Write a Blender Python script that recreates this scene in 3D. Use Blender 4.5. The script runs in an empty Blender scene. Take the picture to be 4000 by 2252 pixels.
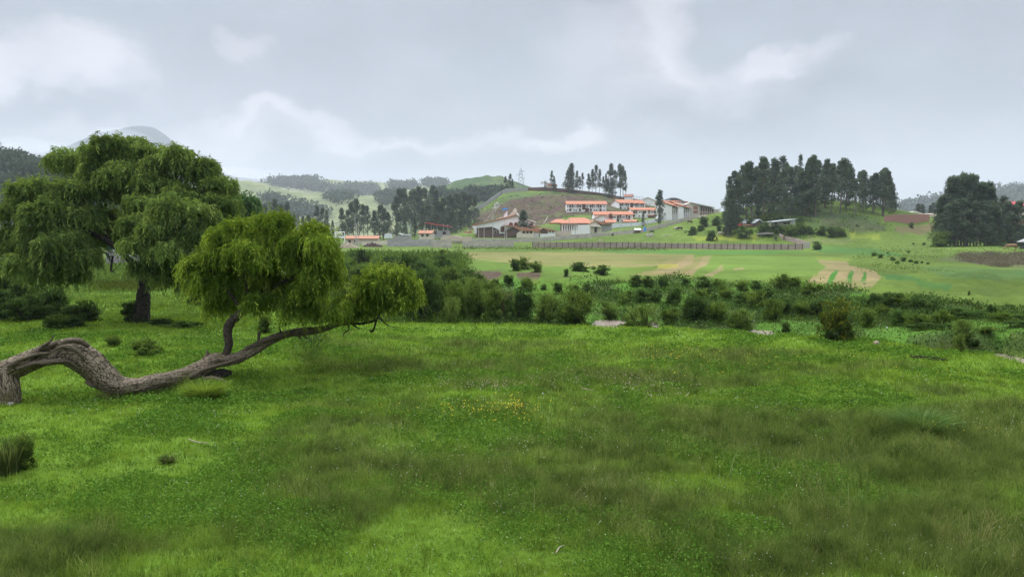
import bpy, math, random
import numpy as np
from mathutils import Vector, Matrix
R = math.radians
HAZE = 0.00017
rng = np.random.default_rng(7)
random.seed(7)
S = bpy.context.scene
COL = S.collection

# ------------------------------------------------------------------ camera
F = 2753.0; CX, CY = 2000.0, 1126.0; HOR = 925.0
TH = math.atan((CY - HOR) / F); ST, CT = math.sin(TH), math.cos(TH)
cam = bpy.data.cameras.new('camera'); camo = bpy.data.objects.new('camera', cam); COL.objects.link(camo)
camo.location = (0, 0, 0); camo.rotation_euler = (math.pi / 2 - TH, 0, 0)
cam.sensor_width = 36; cam.lens = 36 * F / 4000; cam.clip_start = 0.1; cam.clip_end = 20000
S.camera = camo

# ------------------------------------------------------------------ light
SUN_EL, SUN_AZ = R(58), R(-60)      # azimuth from +Y towards +X
sun = bpy.data.lights.new('sun', 'SUN'); suno = bpy.data.objects.new('sun', sun); COL.objects.link(suno)
sun.energy = 1.5; sun.angle = R(14); sun.color = (1.0, 0.96, 0.9)
sd = Vector((math.sin(SUN_AZ) * math.cos(SUN_EL), math.cos(SUN_AZ) * math.cos(SUN_EL), math.sin(SUN_EL)))
suno.rotation_euler = sd.to_track_quat('Z', 'Y').to_euler()
S.view_settings.view_transform = 'Standard'; S.view_settings.look = 'None'
S.view_settings.exposure = 0.75; S.view_settings.gamma = 1.0
S.view_settings.use_curve_mapping = False
S.cycles.max_bounces = 6; S.cycles.diffuse_bounces = 3; S.cycles.glossy_bounces = 2
S.cycles.transmission_bounces = 3; S.cycles.transparent_max_bounces = 8; S.cycles.volume_bounces = 1
S.cycles.use_denoising = True
try: S.cycles.use_adaptive_sampling = True; S.cycles.adaptive_threshold = 0.02
except Exception: pass

class NT:
    """small helper for writing node graphs"""
    def __init__(s, tree): s.t = tree; s.n = tree.nodes; s.l = tree.links
    def node(s, kind, **kw):
        n = s.n.new(kind)
        for k, v in kw.items(): setattr(n, k, v)
        return n
    def put(s, sock, v):
        if isinstance(v, bpy.types.NodeSocket): s.l.new(v, sock)
        elif v is not None:
            if hasattr(sock.default_value, '__len__') and not hasattr(v, '__len__'): v = (v,) * len(sock.default_value)
            if hasattr(sock.default_value, '__len__') and len(sock.default_value) == 4 and len(v) == 3: v = (*v, 1)
            sock.default_value = v
    def m(s, op, a, b=None, c=None, clamp=False):
        n = s.node('ShaderNodeMath', operation=op, use_clamp=clamp)
        for i, v in enumerate((a, b, c)):
            if v is not None: s.put(n.inputs[i], v)
        return n.outputs[0]
    def v(s, op, a, b=None):
        n = s.node('ShaderNodeVectorMath', operation=op)
        s.put(n.inputs[0], a)
        if b is not None: s.put(n.inputs[3] if op == 'SCALE' else n.inputs[1], b)
        return n.outputs['Value'] if op in ('DOT_PRODUCT', 'LENGTH', 'DISTANCE') else n.outputs[0]
    def mix(s, f, a, b, mode='MIX'):
        n = s.node('ShaderNodeMix', data_type='RGBA', blend_type=mode)
        s.put(n.inputs[0], f); s.put(n.inputs[6], a); s.put(n.inputs[7], b)
        return n.outputs[2]
    def noise(s, vec, scale, detail=4, rough=.55, dist=0, out=0):
        n = s.node('ShaderNodeTexNoise')
        s.put(n.inputs['Vector'], vec); n.inputs['Scale'].default_value = scale
        n.inputs['Detail'].default_value = detail; n.inputs['Roughness'].default_value = rough
        n.inputs['Distortion'].default_value = dist
        return n.outputs[out]
    def ramp(s, f, lo, hi, a=0., b=1.):
        n = s.node('ShaderNodeMapRange', interpolation_type='SMOOTHSTEP'); n.clamp = True
        s.put(n.inputs[0], f); n.inputs[1].default_value = lo; n.inputs[2].default_value = hi
        n.inputs[3].default_value = a; n.inputs[4].default_value = b
        return n.outputs[0]
    def mapv(s, vec, scale, loc=(0, 0, 0)):
        n = s.node('ShaderNodeMapping'); s.put(n.inputs[0], vec)
        n.inputs['Scale'].default_value = scale; n.inputs['Location'].default_value = loc
        return n.outputs[0]

def ray(px, py):
    xc = (px - CX) / F; yc = -(py - CY) / F
    return Vector((xc, yc * ST + CT, yc * CT - ST))
def at(px, py, Y):
    d = ray(px, py); return d * (Y / d.y)

# world: overcast sky, direction based, with added zenith brightness above the view to light the ground
W = bpy.data.worlds.new('World'); S.world = W; W.use_nodes = True
w = NT(W.node_tree); w.n.clear()
tc = w.node('ShaderNodeTexCoord').outputs['Generated']
sky = w.node('ShaderNodeTexSky'); sky.sky_type = 'NISHITA'; sky.sun_disc = False
sky.sun_elevation = SUN_EL; sky.sun_rotation = SUN_AZ; sky.altitude = 3300
sep = w.node('ShaderNodeSeparateXYZ'); w.put(sep.inputs[0], tc)
X, Yv, Z = sep.outputs
zc = w.m('MAXIMUM', Z, 0.0)
# project on a cloud deck so that clouds flatten towards the horizon
den = w.m('ADD', zc, 0.16)
comb = w.node('ShaderNodeCombineXYZ'); w.put(comb.inputs[0], w.m('DIVIDE', X, den)); w.put(comb.inputs[1], w.m('DIVIDE', Yv, den)); comb.inputs[2].default_value = 0
deck = comb.outputs[0]
n1 = w.noise(w.mapv(deck, (0.55, 0.75, 1), (3.1, 1.7, 0)), 1.25, 5, .5, .35)
n2 = w.noise(w.mapv(tc, (1, 1, 2.6), (5.0, 2.0, 1.0)), 3.2, 5, .5, .3)
n3 = w.noise(w.mapv(tc, (1, 1, 1.6), (9.0, 4.0, 3.0)), 9.0, 5, .55, .2)
def blob(px, py, rx, ry, soft=1.0):
    """soft cloud bank round one direction of the sky, warped by noise"""
    d = ray(px, py); d.normalize()
    e = Vector((d.y, -d.x, 0)).normalized(); u = e.cross(d)
    if u.z < 0: u = -u
    ax = w.m('DIVIDE', w.m('SUBTRACT', w.v('DOT_PRODUCT', warp, tuple(e)), e.dot(d)), rx / F)
    ay = w.m('DIVIDE', w.m('SUBTRACT', w.v('DOT_PRODUCT', warp, tuple(u)), u.dot(d)), ry / F)
    q = w.m('ADD', w.m('MULTIPLY', ax, ax), w.m('MULTIPLY', ay, ay))
    return w.ramp(w.m('SQRT', q), 1.0 + .35 * soft, 1.0 - .75 * soft)
nz = w.noise(w.mapv(tc, (1, 1, 1.5)), 5.5, 5, .55, 0, 1)
warp = w.v('ADD', tc, w.v('SCALE', w.v('SUBTRACT', nz, (.5, .5, .5)), .24))
def acc(bs):
    o = None
    for (b, k) in bs:
        t = w.m('MULTIPLY', b, k); o = t if o is None else w.m('ADD', o, t)
    return o
SKYBLOBS_L = [((900, 105, 130, 60, .8), .45), ((200, 270, 210, 120, .8), .75), ((3010, 215, 150, 70, .8), .7),
              ((2560, 130, 110, 170, 1), .45), ((2700, 330, 420, 90, 1), .45), ((620, 530, 120, 42, .85), .42), ((860, 500, 150, 45, .85), .42), ((1090, 475, 130, 50, .85), .42), ((1300, 520, 150, 50, .85), .42), ((1560, 555, 170, 45, .85), .42), ((1820, 520, 150, 42, .85), .42), ((2080, 492, 140, 40, .85), .42), ((2250, 520, 120, 45, .85), .42), ((1300, 590, 560, 80, .9), .35),
              ((2150, 520, 260, 70, .8), .55), ((700, 640, 420, 90, 1), .7), ((2400, 250, 300, 120, 1), .3),
              ((3500, 650, 600, 160, 1), .2), ((1050, 480, 230, 60, 1), .35)]
SKYBLOBS_D = [((150, 480, 420, 70, 1), .6), ((3000, 400, 480, 110, 1), .5), ((1750, 655, 950, 75, 1), .6),
              ((2650, 470, 330, 60, 1), .45), ((2450, 350, 170, 60, 1), .3), ((60, 620, 500, 70, 1), .3),
              ((1600, 470, 380, 70, 1), .25), ((3950, 300, 500, 300, 1), .15), ((3100, 560, 500, 60, 1), .25)]
light = acc([(blob(*b), k) for b, k in SKYBLOBS_L])
dark = acc([(blob(*b), k) for b, k in SKYBLOBS_D])
# base: thin blue-grey high up, warmer grey towards the horizon
base = w.mix(w.ramp(Z, 0.0, 0.36), (.213, .212, .220, 1), (.198, .230, .270, 1))
cl = w.ramp(n1, .38, .66)
base = w.mix(w.m('MULTIPLY', cl, .55), base, (.225, .228, .256, 1))
base = w.mix(w.m('MULTIPLY', w.ramp(n2, .35, .7), .55), base, (.19, .187, .217, 1))
base = w.mix(w.m('MULTIPLY', light, 1.15, clamp=True), base, (.45, .435, .455, 1))
base = w.mix(w.m('MULTIPLY', dark, 1.0, clamp=True), base, (.105, .108, .128, 1))
fine = w.m('ADD', 1.0, w.m('MULTIPLY', w.m('SUBTRACT', n3, .5), .55))
base = w.v('SCALE', base, fine)
gain = w.m('ADD', 1.0, w.m('MULTIPLY', w.ramp(Z, .34, .80), 8.2))  # extra sky brightness added only above the view, stronger than natural overcast
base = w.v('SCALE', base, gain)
bg1 = w.node('ShaderNodeBackground'); w.put(bg1.inputs[0], sky.outputs[0]); bg1.inputs[1].default_value = .08
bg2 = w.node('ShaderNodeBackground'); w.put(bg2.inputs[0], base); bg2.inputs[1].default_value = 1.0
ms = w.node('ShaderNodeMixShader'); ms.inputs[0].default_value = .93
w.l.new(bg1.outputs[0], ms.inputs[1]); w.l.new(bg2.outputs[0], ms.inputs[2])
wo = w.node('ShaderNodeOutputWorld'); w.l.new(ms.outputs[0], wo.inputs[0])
W.cycles.sampling_method = 'MANUAL'; W.cycles.sample_map_resolution = 512

# ------------------------------------------------------------------ helpers
def tag(o, label=None, cat=None, group=None, kind=None):
    if label: o['label'] = label
    if cat: o['category'] = cat
    if group: o['group'] = group
    if kind: o['kind'] = kind
    return o
def empty(name, loc=(0, 0, 0), rz=0, scale=None):
    o = bpy.data.objects.new(name, None); COL.objects.link(o); o.location = loc; o.rotation_euler = (0, 0, rz)
    if scale: o.scale = scale if hasattr(scale, '__len__') else (scale,) * 3
    o.empty_display_size = .1
    return o
def npmesh(name, V, faces, mats=None, attrs=None, vecs=None, smooth=False, mi=None):
    """mesh data from numpy arrays; faces = list of (m,k) index arrays"""
    me = bpy.data.meshes.new(name)
    V = np.asarray(V, dtype=np.float32); me.vertices.add(len(V)); me.vertices.foreach_set('co', V.ravel())
    faces = [np.asarray(f, dtype=np.int32) for f in faces if len(f)]
    li = np.concatenate([f.ravel() for f in faces]); tot = np.concatenate([np.full(len(f), f.shape[1], np.int32) for f in faces])
    st = np.concatenate([[0], np.cumsum(tot)[:-1]]).astype(np.int32)
    me.loops.add(len(li)); me.loops.foreach_set('vertex_index', li)
    me.polygons.add(len(tot)); me.polygons.foreach_set('loop_start', st)
    if mi is not None: me.polygons.foreach_set('material_index', np.asarray(mi, dtype=np.int32))
    if smooth: me.polygons.foreach_set('use_smooth', np.ones(len(tot), dtype=bool))
    me.update(calc_edges=True)
    for k, a in (attrs or {}).items():
        at_ = me.attributes.new(k, 'FLOAT', 'POINT'); at_.data.foreach_set('value', np.asarray(a, dtype=np.float32))
    for k, a in (vecs or {}).items():
        at_ = me.attributes.new(k, 'FLOAT_VECTOR', 'POINT'); at_.data.foreach_set('vector', np.asarray(a, dtype=np.float32).ravel())
    if mats:
        for m_ in (mats if isinstance(mats, (list, tuple)) else [mats]): me.materials.append(m_)
    return me
def link(name, me, parent=None, loc=None):
    o = bpy.data.objects.new(name, me); COL.objects.link(o)
    if parent: o.parent = parent
    if loc is not None: o.location = loc
    return o
class MB:
    """collects simple solids into one mesh"""
    def __init__(s): s.v = []; s.f = []; s.mi = []; s.cur = 0
    def quadset(s, vs, fs):
        b = len(s.v); s.v += [tuple(v) for v in vs]
        for f in fs: s.f.append(tuple(b + i for i in f)); s.mi.append(s.cur)
    def box(s, x0, x1, y0, y1, z0, z1):
        s.quadset([(x0, y0, z0), (x1, y0, z0), (x1, y1, z0), (x0, y1, z0), (x0, y0, z1), (x1, y0, z1), (x1, y1, z1), (x0, y1, z1)],
                  [(0, 3, 2, 1), (4, 5, 6, 7), (0, 1, 5, 4), (1, 2, 6, 5), (2, 3, 7, 6), (3, 0, 4, 7)])
    def prism(s, pts, y0, y1):
        """polygon in x,z extruded along y"""
        n = len(pts)
        vs = [(x, y0, z) for x, z in pts] + [(x, y1, z) for x, z in pts]
        fs = [tuple(range(n)), tuple(range(2 * n - 1, n - 1, -1))] + [(i, i + n, (i + 1) % n + n, (i + 1) % n) for i in range(n)]
        s.quadset(vs, fs)
    def hexa(s, p):  # 8 points: bottom 4, top 4
        s.quadset(p, [(0, 3, 2, 1), (4, 5, 6, 7), (0, 1, 5, 4), (1, 2, 6, 5), (2, 3, 7, 6), (3, 0, 4, 7)])
    def bar(s, a, b, r0, r1=None, n=6):
        a = Vector(a); b = Vector(b); r1 = r0 if r1 is None else r1
        d = (b - a).normalized(); e = d.orthogonal().normalized(); g = d.cross(e)
        vs = []
        for c, r in ((a, r0), (b, r1)):
            for i in range(n):
                t = 2 * math.pi * i / n; vs.append(c + e * (math.cos(t) * r) + g * (math.sin(t) * r))
        fs = [(i, (i + 1) % n, (i + 1) % n + n, i + n) for i in range(n)] + [tuple(range(n - 1, -1, -1)), tuple(range(n, 2 * n))]
        s.quadset(vs, fs)
    def slab(s, a, b, c, d, t):
        """plate with corners a b c d, thickness t downwards along its normal"""
        a, b, c, d = map(Vector, (a, b, c, d)); n = (b - a).cross(d - a).normalized() * t
        s.quadset([a - n, b - n, c - n, d - n, a, b, c, d], [(0, 3, 2, 1), (4, 5, 6, 7), (0, 1, 5, 4), (1, 2, 6, 5), (2, 3, 7, 6), (3, 0, 4, 7)])
    def mesh(s, name, mats):
        me = bpy.data.meshes.new(name); me.from_pydata(s.v, [], s.f)
        for m_ in (mats if isinstance(mats, (list, tuple)) else [mats]): me.materials.append(m_)
        me.polygons.foreach_set('material_index', s.mi); me.update(); return me
    def build(s, name, mats, parent=None, loc=None): return link(name, s.mesh(name, mats), parent, loc)

def vnoise(x, y, seed=0):
    xi = np.floor(x).astype(np.int64); yi = np.floor(y).astype(np.int64); fx = x - xi; fy = y - yi
    fx = fx * fx * (3 - 2 * fx); fy = fy * fy * (3 - 2 * fy)
    def h(a, b):
        n = (a * 374761393 + b * 668265263 + seed * 1442695041) & 0xffffffff
        n = ((n ^ (n >> 13)) * 1274126177) & 0xffffffff
        return ((n ^ (n >> 16)) & 0xffff) / 65535.0
    a = h(xi, yi); b = h(xi + 1, yi); c = h(xi, yi + 1); d = h(xi + 1, yi + 1)
    return (a + (b - a) * fx) * (1 - fy) + (c + (d - c) * fx) * fy
def fbm(x, y, seed=0, oct=4):
    s = 0; a = 1; t = 0
    for o in range(oct): s = s + a * vnoise(x * 2 ** o + 17.3 * o, y * 2 ** o - 9.1 * o, seed + o); t += a; a *= .5
    return s / t
def sstep(a, b, x):
    t = np.clip((x - a) / (b - a), 0, 1); return t * t * (3 - 2 * t)

# ------------------------------------------------------------------ materials
def pbr(name, col, rough=.85, var=.18, scale=3.0, bump=0., bscale=None, spec=.25, metal=0., vec='obj'):
    m_ = bpy.data.materials.new(name); m_.use_nodes = True; g = NT(m_.node_tree)
    p = g.n['Principled BSDF']; p.inputs['Roughness'].default_value = rough
    p.inputs['Specular IOR Level'].default_value = spec; p.inputs['Metallic'].default_value = metal
    co = g.node('ShaderNodeTexCoord').outputs['Object']
    a = g.noise(co, scale, 5, .6); b = g.noise(co, scale * 7, 3, .6)
    k = g.m('ADD', 1 - var, g.m('MULTIPLY', g.m('ADD', g.m('MULTIPLY', a, .65), g.m('MULTIPLY', b, .35)), 2 * var))
    g.put(p.inputs['Base Color'], g.v('SCALE', (*col[:3],), k))
    if bump:
        bn = g.node('ShaderNodeBump'); bn.inputs['Strength'].default_value = bump; bn.inputs['Distance'].default_value = .1
        g.put(bn.inputs['Height'], g.noise(co, bscale or scale * 4, 5, .6)); g.put(p.inputs['Normal'], bn.outputs[0])
    return m_
def leafmat(name, dark, mid, tip, trans=.35, objvar=.25, nscale=.6, tipat=(.70, .97)):
    """foliage: colour varies leaf by leaf, in clumps, and from plant to plant"""
    m_ = bpy.data.materials.new(name); m_.use_nodes = True; g = NT(m_.node_tree); g.n.clear()
    at_ = g.node('ShaderNodeAttribute', attribute_name='rnd').outputs['Fac']
    geo = g.node('ShaderNodeNewGeometry').outputs['Position']
    oi = g.node('ShaderNodeObjectInfo').outputs['Random']
    n_ = g.noise(geo, nscale, 3, .5)
    f = g.m('ADD', g.m('MULTIPLY', at_, .65), g.m('MULTIPLY', g.m('SUBTRACT', n_, .5), 1.1), clamp=False)
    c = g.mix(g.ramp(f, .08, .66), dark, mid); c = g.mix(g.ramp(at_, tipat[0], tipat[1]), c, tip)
    k = g.m('ADD', 1 - objvar, g.m('MULTIPLY', oi, 2 * objvar))
    c = g.v('SCALE', c, k)
    d = g.node('ShaderNodeBsdfDiffuse'); g.put(d.inputs[0], c)
    t = g.node('ShaderNodeBsdfTranslucent'); g.put(t.inputs[0], g.mix(.5, c, (tip[0], tip[1], tip[2] * .5)))
    mx = g.node('ShaderNodeMixShader'); mx.inputs[0].default_value = trans
    g.l.new(d.outputs[0], mx.inputs[1]); g.l.new(t.outputs[0], mx.inputs[2])
    o = g.node('ShaderNodeOutputMaterial'); g.l.new(mx.outputs[0], o.inputs[0])
    return m_
# ------------------------------------------------------------------ terrain
def zpy(py, Y):
    yc = -(py - CY) / F; return Y * (yc * CT - ST) / (yc * ST + CT)
TROWS = {
 45: [(-700, 1170), (900, 1170), (1200, 1200), (1600, 1225), (2400, 1228), (3000, 1212), (3400, 1185), (3700, 1160), (4000, 1150), (4700, 1130)],
 52: [(-700, 1137), (900, 1140), (1250, 1172), (1600, 1178), (2000, 1160), (2400, 1165), (2700, 1150), (3100, 1140), (3400, 1128), (4700, 1110)],
 63: [(-700, 1100), (900, 1105), (1300, 1140), (1600, 1132), (2000, 1092), (2600, 1090), (3400, 1085), (3700, 1082), (4700, 1075)],
 100: [(-700, 1035), (900, 1035), (1400, 1052), (1700, 1035), (2600, 1032), (3400, 1034), (4700, 1032)],
 150: [(-700, 998), (1400, 1002), (2600, 999), (3200, 998), (3600, 990), (4700, 985)],
 240: [(-700, 971), (1700, 969), (2600, 977), (3160, 976), (3400, 962), (3700, 952), (4000, 945), (4700, 940)],
 300: [(-700, 960), (1500, 955), (1900, 945), (2300, 937), (2600, 922), (2800, 905), (2950, 900), (3200, 905), (3500, 884), (4000, 880), (4700, 870)],
 350: [(-700, 955), (1500, 945), (1800, 930), (2100, 924), (2300, 910), (2500, 893), (2650, 872), (2800, 862), (3000, 880), (3400, 865), (4700, 850)],
 400: [(-700, 948), (1500, 938), (1760, 915), (1880, 890), (2000, 878), (2200, 858), (2400, 845), (2500, 855), (2650, 848), (2800, 846), (2900, 862), (3400, 853), (4700, 850)],
 430: [(-700, 945), (1500, 935), (1740, 905), (1860, 872), (1990, 850), (2200, 835), (2400, 826), (2500, 845), (2600, 842), (2750, 838), (2900, 850), (3400, 850), (4700, 850)],
 470: [(-700, 940), (1500, 930), (1760, 895), (1870, 845), (1980, 795), (2200, 790), (2400, 795), (2550, 812), (2750, 834), (2900, 848), (4700, 850)],
 520: [(-700, 935), (1500, 925), (1720, 900), (1800, 860), (1865, 820), (1980, 745), (2200, 746), (2300, 755), (2500, 786), (2750, 830), (2900, 846), (4700, 848)],
 620: [(-700, 935), (1500, 925), (1720, 900), (1800, 862), (1865, 826), (1980, 760), (2200, 760), (2300, 768), (2500, 800), (2750, 845), (2900, 850), (4700, 855)],
 900: [(-700, 925), (1500, 922), (2600, 905), (4700, 900)],
 2500: [(-700, 923), (4700, 918)],
 9000: [(-700, 926), (4700, 926)]}
TY = np.array(sorted(TROWS)); 
PXG = np.arange(-700, 4701, 20.0)
TZ = []
for Yr in TY:
    k = np.array(TROWS[int(Yr)], float); pyv = np.interp(PXG, k[:, 0], k[:, 1])
    ker = np.hanning(9); ker /= ker.sum(); pyv = np.convolve(np.pad(pyv, 4, 'edge'), ker, 'valid')
    TZ.append(zpy(pyv, float(Yr)))
TZ = np.array(TZ); LTY = np.log(TY)
EK = np.array([(-700, 33), (1500, 32.5), (2300, 31.5), (2600, 31), (2900, 29.3), (3300, 28), (3450, 27), (3650, 25), (4000, 22.6), (4700, 18)])
LIPX = [1500, 2290, 2330, 2420, 2470, 2560, 2600, 2900, 2940, 3020, 3060, 3500, 3640, 3700, 3720, 3760, 3830, 3890, 3920, 4700]
LIPV = [.07, .07, -.05, -.05, .02, -.05, .07, .07, -.05, -.05, .08, .08, .0, .0, .10, .03, .08, .06, -.04, -.04]
BSV = [1.2, 1.6, 6.0, 6.0, 4.8, 6.0, 1.4, 1.4, 4.6, 4.6, 1.4, 1.2, 2.0, 2.0, 2.0, 2.2, 2.6, 3.2, 3.6, 4.4]
BKX = [1200, 2600, 3050, 3300, 3450, 3700, 4000, 4700]; BKV = [64, 63, 60, 52, 47, 42, 38, 34]
def pxof(x, y): return np.clip(CX + F * CT * x / np.maximum(y, 6.0), -700, 4699)
def edge(px): return np.interp(px, EK[:, 0], EK[:, 1]) + .9 * (fbm(px / 130., px * 0, 5, 2) - .5)
def table(px, y):
    ly = np.log(np.clip(y, 45, 8999)); i = np.clip(np.searchsorted(LTY, ly, 'right') - 1, 0, len(TY) - 2)
    t = (ly - LTY[i]) / (LTY[i + 1] - LTY[i])
    j = np.clip(((px + 700) / 20).astype(int), 0, len(PXG) - 2); s = (px + 700) / 20 - j
    a = TZ[i, j] * (1 - s) + TZ[i, j + 1] * s; b = TZ[i + 1, j] * (1 - s) + TZ[i + 1, j + 1] * s
    return a + (b - a) * t
def H(x, y):
    x = np.asarray(x, float); y = np.asarray(y, float); px = pxof(x, y)
    tz = table(px, y)
    mead = -4.0 + .46 * (fbm(x / 5.5, y / 4.5, 1, 3) - .5) + .17 * (fbm(x / 1.3, y / 1.1, 2, 3) - .5)
    E = edge(px); s = y - E; k = sstep(1050, 1500, px)
    mead = -4.04 + (mead + 4.0) * (1 - .85 * k * np.exp(-(s / 4.5) ** 2))
    lip = np.interp(px, LIPX, LIPV) * np.exp(-((s + 1.2) / 1.2) ** 2) * k
    mead = mead + lip
    bed = -4.95 + .15 * (fbm(x / .8, y / .8, 9, 2) - .5)
    rough = sstep(8, 16, s) * (1 - sstep(60, 90, y)) * k
    bank = tz + rough * (1.5 * (fbm(x / 5., y / 4., 11, 4) - .5)) + rough * .5 * (fbm(x / 1.3, y / 1.3, 12, 3) - .5)
    bs = np.interp(px, LIPX, BSV); bank = np.maximum(bank, -4.40 + .25 * (fbm(x / 2., y / 2., 14, 3) - .5))
    far = bed + (bank - bed) * sstep(bs, bs + 2.2, s + 1.2 * (fbm(x / 3., y / 3., 13, 2) - .5))
    tren = mead + (far - mead) * sstep(0, 1.3, s)
    flat = mead + (tz - mead) * sstep(40, 60, y)
    z = flat * (1 - k) + np.where(s > 0, tren, mead) * k
    f = sstep(80, 140, y)
    z = z + f * .5 * (fbm(x / 22., y / 22., 21, 3) - .5) + sstep(330, 420, y) * (1 - sstep(560, 800, y)) * sstep(1750, 1950, px) * 3.0 * (fbm(x / 40., y / 14., 22, 4) - .5)
    # hollow left of the lying trunk's stem and slight hummocks
    # wooded mound on the right
    dx = (x - 126) / 47.; dy = (y - 300) / 44.
    z = z + 13.2 * np.exp(-(dx * dx + dy * dy)) + 2.6 * np.exp(-((x - 112) / 30.) ** 2 - ((y - 258) / 16.) ** 2)
    z = z - 2.8 * np.exp(-((x - 149) / 7.) ** 2) * np.exp(-((y - 215) / 55.) ** 2)          # gully on the right
    return z
def Hs(x, y): return float(H(np.array([x]), np.array([y]))[0])
def hit(px, py, y0=5.0, y1=3000.0):
    """first ground point met by the sight line of a photo pixel"""
    d = ray(px, py); ys = np.exp(np.linspace(math.log(y0), math.log(y1), 2500))
    zz = ys * d.z / d.y; g = H(ys * d.x / d.y, ys); k = np.nonzero(zz <= g)[0]
    if not len(k): return None
    y = ys[k[0]]; return Vector((y * d.x / d.y, y, float(g[k[0]])))
def gx(px, Y): return Vector((Y * (px - CX) / F / CT, Y, Hs(Y * (px - CX) / F / CT, Y)))
def topy(x, y, z):  # image row of a point
    c = -(z * CT + y * ST) / (y * CT - z * ST); return CY + F * c

rows = np.concatenate([[-150, -60, -25, -8, 0, 2.5], np.exp(np.arange(math.log(4.0), math.log(62), .0115)),
                       np.exp(np.arange(math.log(62), math.log(640), .0125)), np.exp(np.arange(math.log(640), math.log(9000), .06))])
us = np.concatenate([np.linspace(-2.6, -.86, 50), np.linspace(-.85, .85, 760), np.linspace(.86, 2.6, 50)])
GY, GU = np.meshgrid(rows, us, indexing='ij')
GX = GU * np.sqrt(GY ** 2 + 30.) 
GZ = H(GX, GY)
nr, nc = GY.shape
idx = np.arange(nr * nc).reshape(nr, nc)
gf = np.stack([idx[:-1, :-1], idx[:-1, 1:], idx[1:, 1:], idx[1:, :-1]], -1).reshape(-1, 4)
gx_, gy_, gz_ = GX.ravel(), GY.ravel(), GZ.ravel()
yy = np.maximum(gy_, 4.0)
gpx = CX + F * gx_ / (yy * CT - gz_ * ST); gpy = topy(gx_, yy, gz_)

def tallness(x, y):
    """0 = short bright turf, 1 = tall dull grass (a map of the meadow itself)"""
    px = pxof(x, y); E = edge(px)
    t = fbm(x / 3.6, y / 2.2, 31, 5) * 1.25 - .22 + .75 * (fbm(x / .8, y / .6, 32, 3) - .5)
    t = t - .8 * (1 - sstep(-6.5, -3.0, x + .25 * (y - 12))) * sstep(8.5, 10.5, y) * 1.0       # grazed turf round the lying trunk
    t = t - .9 * sstep(-5.0, -2.6, y - E) * sstep(900, 1400, px)            # bright strip at the river edge
    t = t + .26 * sstep(-1.5, 1.5, x) * sstep(7.5, 9, y) * (1 - sstep(15, 19, y))
    ax, ay, bx_, by_ = -10.4, 17.9, -8.4, 19.4; q_ = np.clip(((x - ax) * (bx_ - ax) + (y - ay) * (by_ - ay)) / ((bx_ - ax) ** 2 + (by_ - ay) ** 2), 0, 1); dd = np.hypot(x - ax - q_ * (bx_ - ax), y - ay - q_ * (by_ - ay))
    t = t - .35 * np.exp(-((x + .5) / 2.5) ** 2 - ((y - 21) / 2.2) ** 2) - .45 * np.exp(-((x - 9) / 3.) ** 2 - ((y - 17) / 1.3) ** 2)
    t = t - .35 * np.exp(-((x + 1.8) / 2.2) ** 2 - ((y - 8) / 1.5) ** 2)
    t = t + .35 * np.exp(-((x + 4) / 5.) ** 2 - ((y - 35) / 4.) ** 2)
    t = t + 1.1 * np.exp(-(dd / .42) ** 2)
    return np.clip(t, 0, 1)
def lush(x, y): return fbm(x / 2.1 + 40, y / 1.6, 41, 3)

def inpoly(px, py, poly):
    ins = np.zeros(px.shape, bool); n = len(poly); j = n - 1
    for i in range(n):
        xi, yi = poly[i]; xj, yj = poly[j]
        c = ((yi > py) != (yj > py)) & (px < (xj - xi) * (py - yi) / (yj - yi + 1e-9) + xi); ins ^= c; j = i
    return ins
def rgb(*c): return np.array(c, float)
C = np.empty((len(gx_), 3)); C[:] = rgb(.112, .168, .026)
v1 = fbm(gx_ / (yy * .10 + 2), gy_ / (yy * .05 + 2), 51, 4)[:, None]
C = C * (.62 + .85 * v1)
pxn = gpx + 18 * (fbm(gx_ / yy * 90, gpy / 9, 61, 3) - .5) * np.clip(yy / 60, 0, 1.6); pyn = gpy + 5 * (fbm(gx_ / yy * 60, gpy / 6, 62, 3) - .5)
def paint(poly, col, a=1.0):
    global C
    m_ = inpoly(pxn, pyn, poly) & (gy_ > 38)
    k = a * (.45 + 1.1 * fbm(gx_ / 4., gy_ / 7., 63, 3))[m_, None]; k = np.clip(k, 0, 1)
    C[m_] = C[m_] * (1 - k) + rgb(*col) * .78 * k * (.7 + .6 * v1[m_])
E_ = edge(pxof(gx_, gy_)); s_ = gy_ - E_
kk = sstep(1100, 1500, gpx)
C[gy_ > 38] *= .74  # bare far ground darkened in colour, standing in for grass self-shadow
C = C * np.where(gy_ > 38, .55 + .55 * fbm(gx_ / 5., gy_ / 9., 55, 4) + .35 * fbm(gx_ / 1.6, gy_ / 3.2, 56, 3), 1.)[:, None]
mead = (s_ < .6) | ((kk < .5) & (gy_ < 60))
ta = tallness(gx_, gy_)[:, None]; lu = lush(gx_, gy_)[:, None]
mc = rgb(.11, .19, .02) * (1 - ta) + rgb(.075, .11, .025) * ta
C[mead] = (mc * (.75 + .5 * lu))[mead]
BS_ = np.interp(gpx, LIPX, BSV); bank = (s_ > BS_ + .8) & (gy_ < np.interp(gpx, BKX, BKV) + 5 * (fbm(gpx / 60, gpx * 0, 72, 3) - .5)) & (kk > .5)
bn = fbm(gx_ / 3.5, gy_ / 3., 71, 4)[:, None]
C[bank] = (rgb(.035, .085, .012) * (1 - bn) * 1.7 + rgb(.06, .06, .022) * bn * 1.0)[bank]
bright = bank & (bn[:, 0] < .49); C[bright] = rgb(.075, .16, .02) * (.8 + .5 * v1[bright])
bed = (s_ > .9) & (s_ < BS_ + .1) & (kk > .4); C[bed] = rgb(.12, .09, .06)
vb = (gpx > 1200) & (gpx < 1760) & (gy_ > 36) & (gpy > 1000); C[vb] = rgb(.05, .085, .02)
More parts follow.
